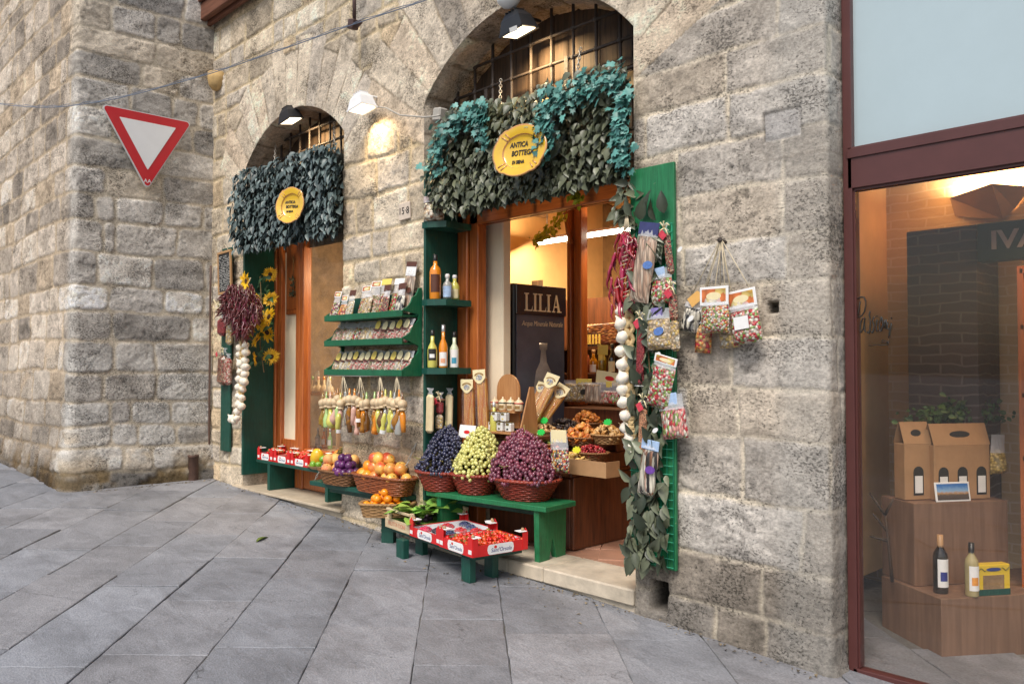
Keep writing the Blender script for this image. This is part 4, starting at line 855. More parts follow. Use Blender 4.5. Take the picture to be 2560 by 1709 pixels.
def garland(name, label, poly, n, size, m, yf, T=LEAF, seed=1, thick=.10):
    r = random.Random(seed); W = [at(px, py, yf(px)) for px, py in poly]; P2 = [(p.x, p.z) for p in W]
    xs = [p[0] for p in P2]; zs = [p[1] for p in P2]; c = Vector((sum(xs)/len(xs), sum(p.y for p in W)/len(W), min(zs)))
    t = thing(name, label, 'garland', c, 'leafy garlands over the doorways'); mb = MB(); k = 0
    xa, xb = min(xs), max(xs); ya, yb = W[xs.index(xa)].y, W[xs.index(xb)].y
    cols = {}
    while k < n:
        x, z = r.uniform(xa, xb), r.uniform(min(zs), max(zs))
        if not pip(P2, x, z): continue
        k += 1; y = ya+(yb-ya)*(x-xa)/(xb-xa); layer = r.random()
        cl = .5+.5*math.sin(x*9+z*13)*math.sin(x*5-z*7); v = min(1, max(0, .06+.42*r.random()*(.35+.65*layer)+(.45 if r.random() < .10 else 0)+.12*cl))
        d = (r.uniform(-.75,.75), -.25-.5*r.random(), -1+.5*r.random()); nn = (r.uniform(-.5,.5), -1, .35+r.uniform(-.4,.5))
        leaf_at(mb, T, (x, y-.015-thick*layer+.02*cl, z+.03), size*r.uniform(.55,1.4), d, nn, v)
    mb.build('leaves', m, t)
    b = MB(); cx = sum(xs)/len(xs); cz = (min(zs)+max(zs))/2
    sh = [(cx+(p[0]-cx)*.93, cz+(p[1]-cz)*.90) for p in P2]; ang = math.atan2(yb-ya, xb-xa)
    vs = [Vector((q[0], ya+(yb-ya)*(q[0]-xa)/(xb-xa)+.03, q[1])) for q in sh]; vs2 = [v+Vector((0,.03,0)) for v in vs]; nq = len(vs)
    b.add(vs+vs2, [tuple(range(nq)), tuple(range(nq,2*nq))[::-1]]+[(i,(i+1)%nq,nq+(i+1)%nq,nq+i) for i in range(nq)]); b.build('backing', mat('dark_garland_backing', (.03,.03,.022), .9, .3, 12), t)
    st = MB(); rr = random.Random(seed+5)
    for i in range(26):
        x = rr.uniform(xa+.05, xb-.05); y = ya+(yb-ya)*(x-xa)/(xb-xa); z0 = rr.uniform(min(zs)+.15, max(zs)); 
        if pip(P2, x, z0): st.tube([(x,y-.03,z0),(x+rr.uniform(-.1,.1),y-.07,z0-.1),(x+rr.uniform(-.15,.15),y-.06,z0-.22)], .004, 5)
    st.tube([(xa+(xb-xa)*f, ya+(yb-ya)*f-.06, cz+.03*math.sin(f*9)) for f in np.linspace(.03,.97,30)], .004, 5)
    st.build('stems', M_STEM, t); return t
garland('leaf_garland', 'blue green leaf garland filling the left arch behind the small yellow plate', [(606,470),(612,445),(645,432),(677,427),(744,402),(800,380),(861,366),(861,592),(820,597),(760,612),(700,627),(640,632),(612,636),(602,600),(599,520)], 2700, .074, M_LEAFB, lambda px: -.10 if px < 640 else -.03, LEAF, 3, .12)
garland('leaf_garland', 'dark brown green leaf garland across the big doorway behind the large yellow plate', [(1094,470),(1100,365),(1141,292),(1191,268),(1270,262),(1341,248),(1381,222),(1449,208),(1520,178),(1580,176),(1580,458),(1516,472),(1449,485),(1377,503),(1306,510),(1234,528),(1163,545),(1109,534)], 3500, .061, M_LEAFD, lambda px: .05, leafT(1,.72,.14,.4), 9, .13)
def ivy(label, path, y, w, n, size, m=M_TEAL, T=LEAFS, seed=2, name='ivy_vine', hang=.0, cat='vine', group='ivy trails on the big garland'):
    r = random.Random(seed); W = [at(px, py, y) for px, py in path]; seg = [(W[i+1]-W[i]).length for i in range(len(W)-1)]; tot = sum(seg)
    def pt(s):
        s *= tot
        for i, q in enumerate(seg):
            if s <= q or i == len(seg)-1: return W[i].lerp(W[i+1], min(1, s/q))
            s -= q
    t = thing(name, label, cat, W[0], group); mb = MB()
    for k in range(n):
        p = pt(r.random()); o = Vector((r.gauss(0, w), -abs(r.gauss(0, w*.6)), r.gauss(0, w)-hang*r.random()))
        leaf_at(mb, T, p+o, size*r.uniform(.6,1.25), (r.uniform(-.9,.9), -.3-.4*r.random(), -.8+r.uniform(-.4,.9)), (r.uniform(-.6,.6), -1, .3+r.uniform(-.5,.5)), r.random()**1.2)
    mb.build('leaves', m, t)
    st = MB(); st.tube([pt(i/24)+Vector((.01*math.sin(i*2),-.01,.01*math.cos(i*1.7))) for i in range(25)], .004, 5); st.build('stem', M_STEM, t); return t
ivy('teal ivy trailing down the left end of the big garland', [(1083,432),(1095,390),(1110,345),(1135,315),(1170,290),(1215,270)], -.10, .05, 230, .062)
ivy('short teal ivy sprig hanging left of the large plate', [(1215,275),(1208,310),(1214,362)], -.10, .028, 60, .058, seed=4)
ivy('dense teal ivy falling onto the right rim of the large plate', [(1402,226),(1380,243),(1366,272),(1362,300),(1376,328),(1368,340),(1350,348)], -.16, .045, 230, .058, seed=6, hang=.10)
ivy('teal ivy running along the upper right edge of the big garland', [(1380,225),(1430,222),(1470,202),(1520,184),(1560,180)], -.10, .045, 170, .06, seed=8, hang=.08)
ivy('teal ivy hanging down the right end of the big garland', [(1570,225),(1558,285),(1556,330),(1563,370),(1553,410)], -.08, .035, 170, .06, seed=10)
ivy('yellow green leaf vine climbing behind the glass left of the door post', [(1341,602),(1360,590),(1378,577),(1395,560),(1405,545),(1412,530)], 1.2, .03, 120, .05, M_LIME, LEAF, 12, 'yellow_vine', 0, 'vine', 'yellow vines in the shop')
ivy('small yellow green sprig peeping below the big garland', [(1436,484),(1446,493),(1453,500)], .15, .02, 45, .045, M_LIME, LEAF, 14, 'yellow_vine', 0, 'vine', 'yellow vines in the shop')
ivy('dark leafy trail hanging between garland and bright green board', [(1562,465),(1570,500),(1560,520),(1578,545),(1580,600)], -.02, .03, 40, .085, M_LEAFD, LEAF, 15, 'leaf_vine', 0, 'vine')
# chains carrying the garlands
def chain(label, a, b, r=.011, group=None, name='chain'):
    a, b = Vector(a), Vector(b); L_ = (b-a).length; n = max(3, int(L_/(r*3.1))); d = (b-a).normalized(); q = d.to_track_quat('Z','Y').to_matrix().to_4x4(); mb = MB()
    for i in range(n):
        M = Matrix.Translation(a.lerp(b, (i+.5)/n)) @ q @ RZ(PI/2*(i % 2)); mb.tube([M @ Vector((r*math.cos(t)*.75, 0, r*2.1*math.sin(t))) for t in np.linspace(0, 2*PI, 11)], r*.28, 5, caps=False)
    return tag(mb.build(name, M_CHAIN), label, 'chain', group)
chain('left chain holding up the big garland', at(1252,198,.2), at(1250,262,.0), .014)
chain('right chain holding up the big garland', at(1452,120,.2), at(1438,215,.0), .014)
chain('right chain holding up the small left garland', at(836,305,.2), at(836,380,.0), .014)
chain('left chain holding up the small left garland', at(690,352,.2), at(685,430,.0), .014)
# ceramic plates with the shop name
M_YEL = mat('yellow_glaze', (.72,.45,.03), .18, .12, 4, coat=.7); M_YELD = mat('ochre_glaze_rim', (.60,.30,.10), .2, .12, 6, coat=.7)
def plate(label, p, w, h, roll, s, yaw=0):
    t = thing('ceramic_plate', label, 'plate', p, 'yellow plates with the shop name'); M = wallM(p) @ RY(yaw) @ RZ(roll) @ RX(-.12)
    def ring(k, z, lob=.07):
        out = []
        for i in range(96):
            a = 2*PI*i/96; q = 1+lob*(abs(math.cos(2*a))**.6-.55)-lob*.9*max(0, 1-abs(((a+PI/4) % (PI/2))-PI/4)*9)*0
            e = abs(math.sin(2*a)); q += lob*1.3*max(0, e-.86)/.14
            out.append(M @ Vector((w/2*k*q*math.cos(a), h/2*k*q*math.sin(a), z)))
        return out
    m = MB(); m.grid([ring(.0,0,0), ring(.60,0,0), ring(.66,.008,.01)], 0, (1,1,1), True, True); m.build('centre', M_YEL, t)
    m = MB(); m.grid([ring(.66,.008,.01), ring(.69,.018,.02)], 0, (1,1,1), True, True); m.grid([ring(.955,.032,.07), ring(1.0,.034,.07), ring(1.0,.022,.07)], 0, (1,1,1), True, True)
    for i in range(4):
        for e in (-.09,.09):
            a = PI/4+PI/2*i+e; m.tube([M @ Vector((w/2*k*math.cos(a), h/2*k*math.sin(a), .016+.02*(k-.66)/.34)) for k in (.70,.82,.96)], .006*s, 5)
    m.build('rim_lines', M_YELD, t)
    m = MB(); m.grid([ring(.69,.018,.02), ring(.82,.027,.045), ring(.955,.032,.07)], 0, (1,1,1), True, True); m.grid([ring(1.0,.022,.07), ring(.7,-.006,.0), ring(0,-.006,0)], 0, (1,1,1), True, True); m.build('rim', M_YEL, t)
    for tx, yy, sz, xx in (('ANTICA',.055,.072,-.03),('BOTTEGA',-.012,.072,.012),('DI SIENA',-.082,.046,-.02)): text(tx, sz*s*.80, M_TXT, t, M @ TR(xx*s, yy*s, .0035), 'lettering', .0006, .06, .82, 'CENTER', .0012)
plate('large yellow ceramic plate sign on the big garland over the right doorway', at(1304,379,-.22), .455, .355, -.06, .90, .12)
plate('small yellow ceramic plate sign on the blue green garland in the left arch', at(729,515,-.26), .315, .345, -.04, .66, .40)
# ------------------------------------------------------------------ things on the left pier
tb = MB(); a_ = at(566,620,-.05); b_ = at(561,1127,-.05); tb.box((a_.x, -.035, (a_.z+b_.z)/2), (.225,.028,a_.z-b_.z), None, .004); tag(tb.build('green_board', M_GREEND), 'narrow dark green board fixed to the pier left of the left doorway', 'board')
q = at(562,681,-.09); t = thing('menu_chalkboard', 'small chalkboard with wooden frame covered in white handwriting', 'chalkboard', q); B = wallM(q, .03) @ RX(.02)
hh = (at(562,631,-.09)-at(562,732,-.09)).z; ww = at(578,681,-.09).x-at(545,681,-.09).x
m = MB()
for c, d in (((0,hh/2,0),(ww,.028,.022)),((0,-hh/2,0),(ww,.028,.022)),((-ww/2+.014,0,0),(.028,hh-.03,.022)),((ww/2-.014,0,0),(.028,hh-.03,.022))): m.box(B @ Vector(c), d, B.to_3x3().to_4x4(), .003)
m.build('frame', M_TAN, t); m = MB(); m.box(B @ Vector((0,0,-.002)), (ww-.03,hh-.03,.010), B.to_3x3().to_4x4()); m.build('slate', mat('slate_black', (.018,.02,.022), .7, .3, 9), t)
m = MB(); r = random.Random(3)
for i in range(22):
    yv = hh/2-.045-i*(hh-.08)/21; x = -ww/2+.03
    while x < ww/2-.035:
        w_ = r.uniform(.008,.026)
        if r.random() < .8 and x+w_ < ww/2-.025: m.box(B @ Vector((x+w_/2, yv+r.uniform(-.003,.003), .004)), (w_, r.uniform(.004,.009), .001), B.to_3x3().to_4x4())
        x += w_+.006
m.build('handwriting', mat('chalk', (.50,.50,.48), .9, .3, 60), t)
m = MB(); m.tube([B @ Vector((-ww*.35,hh/2,0)), B @ Vector((0,hh/2+.09,-.005)), B @ Vector((ww*.35,hh/2,0))], .003, 5); m.build('string', M_STRING, t)
sb = MB(); sb.box((-8.475, .14, 1.47), (.035,.36,2.54), None, .004); sb.box((-8.452,.14,1.9), (.012,.30,.06)); tag(sb.build('green_shutter', M_GREEND), 'dark green shutter board folded against the left door jamb', 'shutter')
# chillies
def pepperT(L_=1.0, bend=.35, r=.09):
    m = MB(); pts = [(bend*(i/7)**2*.6, .05*math.sin(i), -L_*i/7) for i in range(8)]; m.tube(pts, [r*.55,r,r*1.05,r*.95,r*.8,r*.6,r*.38,r*.08], 7); return m
M_CHIL = mat('dried_red_chilli', (.26,.010,.022), .28, .35, 30, coat=.5, rnd=.45, hue=.02); M_CHILD = mat('dark_dried_chilli', (.135,.010,.026), .30, .4, 30, coat=.4, rnd=.5, hue=.02)
def chilli_bunch(label, pts_fn, n, size, m, anchor, seed, extra=0):
    t = thing('chilli_bunch', label, 'chillies', anchor, 'strings of dried chillies'); r = random.Random(seed); P = pepperT().build('chilli', m, t, local=True); P.scale = (size,)*3; first = True
    rest = MB(); T = pepperT(); TT = ([Vector(v) for v in T.v], T.f)
    for i in range(n+extra):
        p, tilt, az = pts_fn(r, i); s = size*r.uniform(.75,1.25); R_ = Euler((0, tilt, az))
        if i < n:
            o = P if i == 0 else P.copy()
            if i: COL.objects.link(o); o.parent = t
            o.location = p-Vector(t.location); o.rotation_euler = R_; o.scale = (s,s,s)
        else: rest.inst(TT, Matrix.Translation(p) @ R_.to_matrix().to_4x4() @ S3(s))
    if extra: rest.build('inner_chillies', m, t, kind='stuff')
    return t
aR = at(1567,560,-.07)
def fnR(r, i):
    k = r.random(); strand = i % 3; px0, py0, px1, py1 = ((1560,575,1535,765),(1562,578,1568,745),(1572,580,1583,690))[strand]
    px = px0+(px1-px0)*k+r.gauss(0,5+7*math.sin(k*PI)); py = py0+(py1-py0)*k; side = r.choice((-1,1)); return at(px, py, -.08-.05*r.random()), side*r.uniform(.05,.85)*(.4+.6*(1-k)), r.uniform(-.7,.7)
cR = chilli_bunch('bunch of shiny red dried chillies hanging beside the bright green board', fnR, 100, .125, M_CHIL, aR, 5)
m = MB()
for dx in (-8,-3,2,7): m.tube([aR+Vector((0,0,.10)), at(1567+dx,585,-.09)], .004, 5)
for k in range(14): p = at(1545+random.uniform(-12,25), 610+k*11, -.14); m.tube([p, p+Vector((.05,0,.01))], .0025, 4)
m.build('string', M_STRING, cR)
aL = at(618,712,-.10)
def fnL(r, i):
    while True:
        px, py = r.uniform(550,652), r.uniform(722,850); q = (py-722)/128; w = 52*math.sin(min(1, .35+q*1.3)*PI/2)*(1 if q < .55 else max(.14, 1-(q-.55)*1.75)); cx = 602-(3 if q > .6 else 0)+(6 if q > .55 else 0)
        if abs(px-cx) < w: break
    return at(px, py-14, -.13-.16*r.random()*math.cos((px-cx)/55*1.3)), r.uniform(-.8,.8)+(px-cx)/90, r.uniform(-2.2,2.2)
cL = chilli_bunch('big round bunch of dark maroon dried chillies left of the left doorway', fnL, 100, .105, M_CHILD, aL, 8, 420)
m = MB(); m.tube([aL+Vector((0,.04,.08)), at(605,735,-.14)], .008, 6)
for k in range(10): p = at(598+random.uniform(-35,35), 730+random.uniform(0,40), -.27); m.tube([p, p+Vector((random.uniform(-.03,.03),0,.035))], .0025, 4)
m.build('string', M_STRING, cL)
# garlic braids
M_GARL = mat('garlic_skin', (.80,.74,.63), .5, .16, 14, .25, 30, sss=.15); M_STRAW = mat('straw_braid', (.52,.38,.19), .8, .3, 40, .4)
def bulb(r=.05, col=0):
    m = MB(); prof = [(.0,-1.0),(.28,-1.02),(.75,-.72),(1.0,-.15),(.93,.30),(.62,.70),(.30,.98),(.17,1.3),(.12,1.62)]; n = 18
    rings = []
    for (q, z) in prof: rings.append([Vector((r*q*(1+.06*math.cos(6*2*PI*j/n))*math.cos(2*PI*j/n), r*q*(1+.06*math.cos(6*2*PI*j/n))*math.sin(2*PI*j/n), r*z*.82)) for j in range(n)])
    m.grid(rings, 0, (1,1,1), True, True); return m
def garlic(label, pxs, y, r, braid, seed):
    p0 = at(*pxs[0], y); t = thing('garlic_braid', label, 'garlic', p0, 'braids of garlic'); rr = random.Random(seed); B = bulb(r).build('bulb', M_GARL, t, local=True)
    for i, q in enumerate(pxs):
        o = B if i == 0 else B.copy()
        if i: COL.objects.link(o); o.parent = t
        o.location = at(q[0], q[1], y-.02*rr.random())-Vector(t.location); o.rotation_euler = (rr.uniform(-.9,.2), rr.uniform(-.5,.5)+(2.6 if rr.random() < .3 else 0)*0, rr.uniform(0,3)); s = rr.uniform(.88,1.14); o.scale = (s,s,s*rr.uniform(.9,1.1))
    W = [at(*b, y+.015) for b in braid]; m = MB()
    pth = []; n = 60
    for i in range(n+1):
        s = i/n*(len(W)-1); k = min(int(s), len(W)-2); pth.append(W[k].lerp(W[k+1], s-k))
    for a in range(3): m.tube([p+Vector((.024*math.sin(i*.62+a*2.09), -.014*math.cos(i*1.24+a*4.19)-.01, 0)) for i, p in enumerate(pth)], .017, 6)
    m.build('braid', M_STRAW, t)
    m = MB()
    for i in range(18):
        p = at(*rr.choice(pxs), y-.02); m.tube([p, p+Vector((rr.uniform(-.06,.02), rr.uniform(-.03,.01), rr.uniform(-.05,.03)))], .0015, 4)
    m.build('roots', M_STRAW, t); return t
garlic('long braid of plump white garlic hanging at the right edge of the big doorway', [(1552,776),(1553,808),(1557,842),(1554,877),(1557,911),(1558,944),(1558,973),(1560,1005),(1564,1038),(1564,1068),(1573,1095),(1577,1113),(1583,1130)], -.09, .043, [(1572,735),(1573,800),(1576,880),(1577,960),(1580,1040),(1582,1075),(1584,1100)], 3)
garlic('long double braid of cream garlic hanging left of the left doorway', [(600,869),(614,862),(599,886),(615,880),(601,908),(613,900),(600,927),(614,917),(599,947),(612,934),(598,967),(610,953),(597,989),(607,972),(597,1008),(605,994),(594,1027),(604,1015),(592,1045),(580,1046),(586,1052)], -.13, .045, [(607,845),(607,900),(606,960),(602,1010),(590,1045)], 4)
# sunflowers
M_PETAL = mat('sunflower_petal', (.80,.48,.012), .5, .15, 20, rnd=.12); M_DISC = mat('sunflower_disc', (.045,.02,.010), .9, .4, 60, .6, 90)
t = thing('sunflower_garland', 'garland of yellow sunflowers hanging on the dark green shutter', 'flowers', at(655,760,-.03)); r = random.Random(6)
PT = leafT(1,.34,.10,.25)
for (px, py, s, yy, tx, ty) in ((616,703,1.0,-.22,-.1,.1),(676,686,.8,.16,.9,.3),(640,748,.6,-.06,.5,0),(677,748,.85,.14,.8,.4),(673,792,1.05,.12,.35,0),(628,820,.95,-.10,.0,.3),(650,806,.8,-.04,.4,.1),(668,830,1.05,.08,.3,.5),(643,850,.8,-.04,.2,-.5),(640,897,.75,-.06,-.7,-.2),(679,892,.9,.12,.8,-.1)):
    p = at(px, py, yy); M = wallM(p, r.uniform(0,1)); M = M @ RX(ty*.7) @ RY(tx*.9); k = .085*s; m = MB()
    for j in range(24):
        a = 2*PI*j/12+(.26 if j > 11 else 0); m.inst(PT, M @ RZ(a) @ TR(0,k*.32,.004*(j > 11)) @ RX(.32+r.uniform(-.2,.25)-(.1 if j > 11 else 0)) @ S3(k*r.uniform(.8,1.1)))
    f = m.build('petals', M_PETAL, t); m = MB(); m.lathe([(0,k*.10),(k*.22,k*.11),(k*.36,k*.05),(k*.34,-k*.05),(0,-k*.05)], 14, M); m.build('disc', M_DISC, f)
m = MB()
for i in range(46): p = at(r.uniform(622,680), r.uniform(690,910), r.uniform(-.02,.16)); leaf_at(m, LEAF, p, r.uniform(.06,.12), (r.uniform(-1,1),-.4,r.uniform(-1,.4)), (r.uniform(-.4,.4),-1,.3), r.random()*.25)
m.build('leaves', leaf_mat('sunflower_leaf', (.02,.06,.02), (.08,.20,.05), .5), t)
m = MB(); m.tube([at(650,690,.05), at(655,780,.06), at(650,860,.05), at(660,930,.02)], .006, 6); m.build('stem', M_STEM, t)
# ------------------------------------------------------------------ packaged food
M_FILM = clear('bag_film', (1,1,1), .62, .12, (.86,.87,.9), 1.45, .5)
M_FILMC = clear('bag_film_clear', (1,1,1), .95, .08, (.9,.9,.92), 1.5, .6)
RD=(.55,.03,.04); WH=(.80,.74,.62); GRN=(.30,.42,.10); YL=(.75,.52,.16); TN=(.62,.45,.27); OR=(.75,.25,.05); BK=(.03,.025,.025); PK=(.78,.33,.28); BR=(.30,.13,.06); PU=(.25,.06,.12); CR=(.82,.76,.62)
B_MIX = bits('mixed_pasta', [RD,WH,GRN,YL,OR,WH,GRN,CR,PK], 85); B_RWG = bits('red_white_green_pasta', [RD,CR,GRN,RD,PK,WH,GRN], 66); B_PINK = bits('pink_penne', [PK,RD,CR,PK,GRN,(.8,.45,.38)], 75, .6, (1,1,.45))
B_TAN = bits('tan_pasta', [TN,CR,(.70,.55,.36),YL,TN], 62); B_RIB = bits('ribbon_pasta', [(.62,.42,.30),(.70,.52,.38),(.74,.60,.46),(.56,.36,.25)], 60, .5, (1.2,1,.16)); B_BEAN = bits('dark_beans', [BR,RD,BK,TN,BR,(.4,.2,.12)], 120)
B_RED = bits('red_spice', [(.42,.02,.04),(.30,.015,.03),(.5,.06,.06)], 170); B_ORN = bits('orange_lentils', [(.72,.30,.14),(.62,.25,.12),(.78,.42,.22)], 150); B_STRIPE = bits('striped_noodles', [CR,BK,CR,(.75,.5,.38),CR,BR], 62, .6, (1.5,1,.10)); B_BW = bits('black_striped_pasta', [BK,CR,BK,CR,(.35,.33,.3)], 75, .5, (1,1,.3))
B_HERB = bits('dried_herbs', [(.20,.20,.07),(.30,.26,.12),PK,TN,CR], 90); B_SPICE = bits('chilli_flake_mix', [PK,RD,CR,(.75,.5,.4),BR], 75); B_SALT = bits('pale_salt_mix', [CR,WH,(.75,.66,.55),YL], 85); B_ORP = bits('orange_pasta', [OR,YL,RD,(.8,.45,.2)], 55); B_SOUP = bits('soup_mix', [RD,GRN,YL,CR,BK,OR,WH,PU], 75)
H_NAVY = mat('navy_header', (.035,.04,.14), .4, .3, 20, coat=.4); H_BLUE = mat('pale_blue_header', (.36,.50,.72), .4, .4, 14, coat=.4); H_PURP = mat('purple_header', (.22,.18,.42), .4, .4, 14, coat=.4); H_ORG = bits('sunset_header', [(.85,.50,.08),(.90,.66,.20),(.80,.22,.06),(.90,.75,.35)], 16, .4, (1,1,1), .4, 0.05); H_YEL = mat('yellow_header', (.80,.62,.14), .5, .12, 20); H_BROWN = mat('brown_header', (.10,.035,.02), .4, .2, 20); M_BLUEST = mat('blue_sticker', (.10,.20,.50), .35, .3, 50, coat=.4); M_PURST = mat('purple_sticker', (.14,.05,.30), .35, .3, 50, coat=.4)
def pillow(M, w, h, d, seed=0, nx=9, nz=10, sq=3.0):
    """front and back of a stuffed bag, hanging down from local (0,0) along -y of M (x right, y up, z out)"""
    r = random.Random(seed); F = []; B = []
    for j in range(nz+1):
        v = -1+2*j/nz; rf = []; rb = []
        for i in range(nx+1):
            u = -1+2*i/nx; t = max(0, (1-abs(u)**sq))**.55*max(0, (1-abs(v)**(sq+1)))**.5; t *= (.9-.25*v)
            x = u*w/2*(1-.05*max(0, v)**2+.02*math.sin(v*5+seed)); y = -h/2-v*(-h/2)+r.uniform(-1,1)*h*.004
            rf.append(M @ Vector((x, y, d*(t*.62)+t*r.uniform(-.06,.06)*d))); rb.append(M @ Vector((x, y, -d*t*.38)))
        F.append(rf); B.append(rb)
    m = MB(); m.grid(F); m.grid([q[::-1] for q in B]); return m
def oval(m, M, cx, cy, rx, ry, z, n=18, th=.001): m.poly([(cx+rx*math.cos(2*PI*k/n), cy+ry*math.sin(2*PI*k/n)) for k in range(n)], th, M @ TR(0,0,z)); return m
def bag(label, M, w, h, d, content, header=None, hh=.06, fill=.8, sticker=None, art=None, group=None, seed=0, name='pasta_bag', cat='food bag', hw=None, ruffle=True, win=None):
    """clear bag: top centre at M's origin, x right, y up, z out"""
    p = M.translation.copy(); t = thing(name, label, cat, p, group); r = random.Random(seed); top = h*(1-fill)
    pillow(M @ TR(0,-top,0), w, h*fill, d, seed).build('contents', content, t)
    P = []; P2 = []
    for j in range(5):
        v = j/4; q = []
        for i in range(11): u = -1+.2*i; q.append(M @ Vector((u*w/2*(.96+.05*v), -v*top*1.15, .006+.004*math.sin(i*2.6+seed+v*2)+d*.35*v*v*(1-u*u))))
        P.append(q)
    m = MB(); m.grid(P)
    m.build('film', M_FILM, t)
    if header is not None:
        W = hw or w*1.02; m = MB(); m.box(M @ Vector((0,-hh*.38,.008)), (W,hh,.008), M.to_3x3().to_4x4(), .002); m.build('header_card', M_PAPER if art else header, t)
        if art: m = MB(); m.box(M @ Vector((0,-hh*.36,.0128)), (W*.84,hh*.70,.001), M.to_3x3().to_4x4()); m.build('header_print', art, t); m = MB(); oval(m, M, 0,-hh*.40, W*.26, hh*.22, .0136); m.build('header_badge', M_CREAM, t)
    if sticker is not None:
        m = MB(); oval(m, M @ RZ(.2), 0, -top-h*fill*.45, min(w*.30,.036), min(w*.2,.024), d*.62+.004); m.build('sticker', sticker, t)
    if win is not None:
        m = MB(); m.box(M @ Vector((0,-top-h*fill*.42,d*.62+.004)), (w*.5,h*fill*.36,.001), M.to_3x3().to_4x4()); m.build('label_sticker', win, t)
    return t
def bagpx(label, top, bot, wpx, y, content, d=.05, roll=None, tilt=0, **k):
    wpx *= 1.12; a, b = at(*top, y), at(*bot, y); w = at(top[0]+wpx/2, top[1], y).x-at(top[0]-wpx/2, top[1], y).x; v = b-a; ro = math.atan2(v.x, -v.z) if roll is None else roll
    return bag(label, wallM(a, ro) @ RX(tilt), w, v.length, d, content, **k)
def tubebag(label, top, bot, wpx, y, parts, cap=M_FILM, name='spice_tube', cat='food tube', tie=True, group=None, sticker=None):
    """slim clear tube packet; parts = [(fraction, material), ...] from the top"""
    a, b = at(*top, y), at(*bot, y); v = b-a; L_ = v.length; r = (at(top[0]+wpx/2, top[1], y).x-at(top[0]-wpx/2, top[1], y).x)/2; M = wallM(a, math.atan2(v.x, -v.z))
    t = thing(name, label, cat, a, group); s = 0
    for fr, mt in parts:
        m = MB(); m.box(M @ Vector((0,-(s+fr/2)*L_,0)), (2*r,fr*L_-.002,r*1.3), M.to_3x3().to_4x4(), r*.5); m.build('contents' if mt is not M_FILMC else 'film', mt, t); s += fr
    m = MB(); m.grid([[M @ Vector((u*r*q, yy, .004*math.sin(u*5))) for u in (-1,-.5,0,.5,1)] for yy, q in ((.05,1.1),(.02,.35),(0,.9))]); m.build('film_top', M_FILM, t)
    if tie:
        m = MB(); c = M @ Vector((0,.018,.012))
        for a_ in (-2.3,-.8,.5,2.2,1.4): m.tube([c, c+Vector((.03*math.cos(a_), -.012, .03*math.sin(a_)+.01)), c+Vector((.05*math.cos(a_), -.01, .05*math.sin(a_)-.012))], .004, 5)
        m.build('raffia_bow', M_CREAM, t); m = MB(); m.box(M @ Vector((-.006,-.025,r+.006)), (.04,.05,.002), (M @ RZ(.6)).to_3x3().to_4x4()); m.build('tag', mat('red_tag', (.60,.05,.08), .5, .3, 50), t)
    if sticker: m = MB(); oval(m, M @ RZ(.6), sticker*.0, -.62*L_, r*.8, r*.45, r*.66); m.build('sticker', M_PAPER, t)
    return t
# --- green board at the right of the big doorway
bp = MB(); tl, tr_ = at(1577,440,-.03), at(1677,425,-.03); zb_ = at(1700,1432,-.03).z
bp.box(((tl.x+tr_.x)/2+.02, -.035, (tl.z+zb_)/2+.02), (.33,.025,tl.z-zb_+.02), None, .004)
gb = bp.build('green_board', M_GREEN); tag(gb, 'tall bright green board hung with packets right of the big doorway', 'board')
t = thing('wire_grid', 'green wire grid fixed on the bright green board behind the packets', 'wire grid', (tl.x+.16,-.055,1.3)); cx = (tl.x+tr_.x)/2+.02; m = MB(); M_WIRE = mat('green_wire', (.02,.30,.17), .4, .1, 20)
for i in range(8): x = cx-.155+.31*i/7; m.tube([(x,-.056,zb_+.02),(x,-.056,tl.z-.34)], .0032, 5)
m.build('upright_wires', M_WIRE, t); m = MB()
for i in range(42):
    z = zb_+.03+i*.05
    if z < tl.z-.33: m.tube([(cx-.16,-.062,z),(cx+.16,-.062,z)], .0028, 5)
m.build('cross_wires', M_WIRE, t)
rr = random.Random(21); t = thing('leaf_trail', 'trail of large dull green leaves covering the wire grid on the bright green board', 'leaves', (cx,-.08,.15)); m = MB(); BL = leafT(1,.52,.14,.25)
for i in range(270):
    f = (i/270)**1.35; z = zb_+.06+f*(tl.z-.36-zb_-.06); x = cx+rr.uniform(-.15 if z < .75 else -.10,.125)
    leaf_at(m, BL, (x, -.075-.05*rr.random(), z), rr.uniform(.07,.14), (rr.uniform(-.8,.8), -.3, rr.choice((-1,-1,-.8,.5))), (rr.uniform(-.6,.6),-1,rr.uniform(-.2,.5)), rr.random()**1.3)
for px, py in ((1580,520),(1615,510),(1660,512),(1640,530),(1600,530)): p = at(px,py,-.08); leaf_at(m, BL, (p.x,p.y,p.z-.05), .14, (rr.uniform(-.4,.4),-.2,1), (rr.uniform(-.6,.6),-1,0), .3*rr.random())
m.build('leaves', leaf_mat('magnolia_leaf', (.022,.032,.018), (.20,.22,.14), .38), t); m = MB(); m.tube([(cx,-.07,zb_+.05),(cx+.03,-.075,1.0),(cx-.03,-.07,1.7),(cx,-.07,tl.z-.4)], .006, 6); m.build('stem', M_STEM, t)
G = 'packets hung on the bright green board'
bagpx('tall bag of flat tan ribbon pasta with navy header and blue oval sticker', (1626,560), (1596,755), 44, -.14, B_RIB, .045, header=H_NAVY, hh=.075, fill=.86, sticker=M_BLUEST, group=G, seed=1)
tubebag('tube of dark brown beans with bow at the top right of the bright green board', (1664,578), (1678,686), 17, -.11, [(.06,M_FILMC),(.94,B_BEAN)], group=G, sticker=1)
bagpx('bag of green and red pasta with slanted blue header beside the tan ribbon bag', (1649,672), (1647,762), 50, -.11, B_RWG, .05, roll=.12, header=H_BLUE, hh=.06, fill=.74, group=G, seed=2, hw=.08)
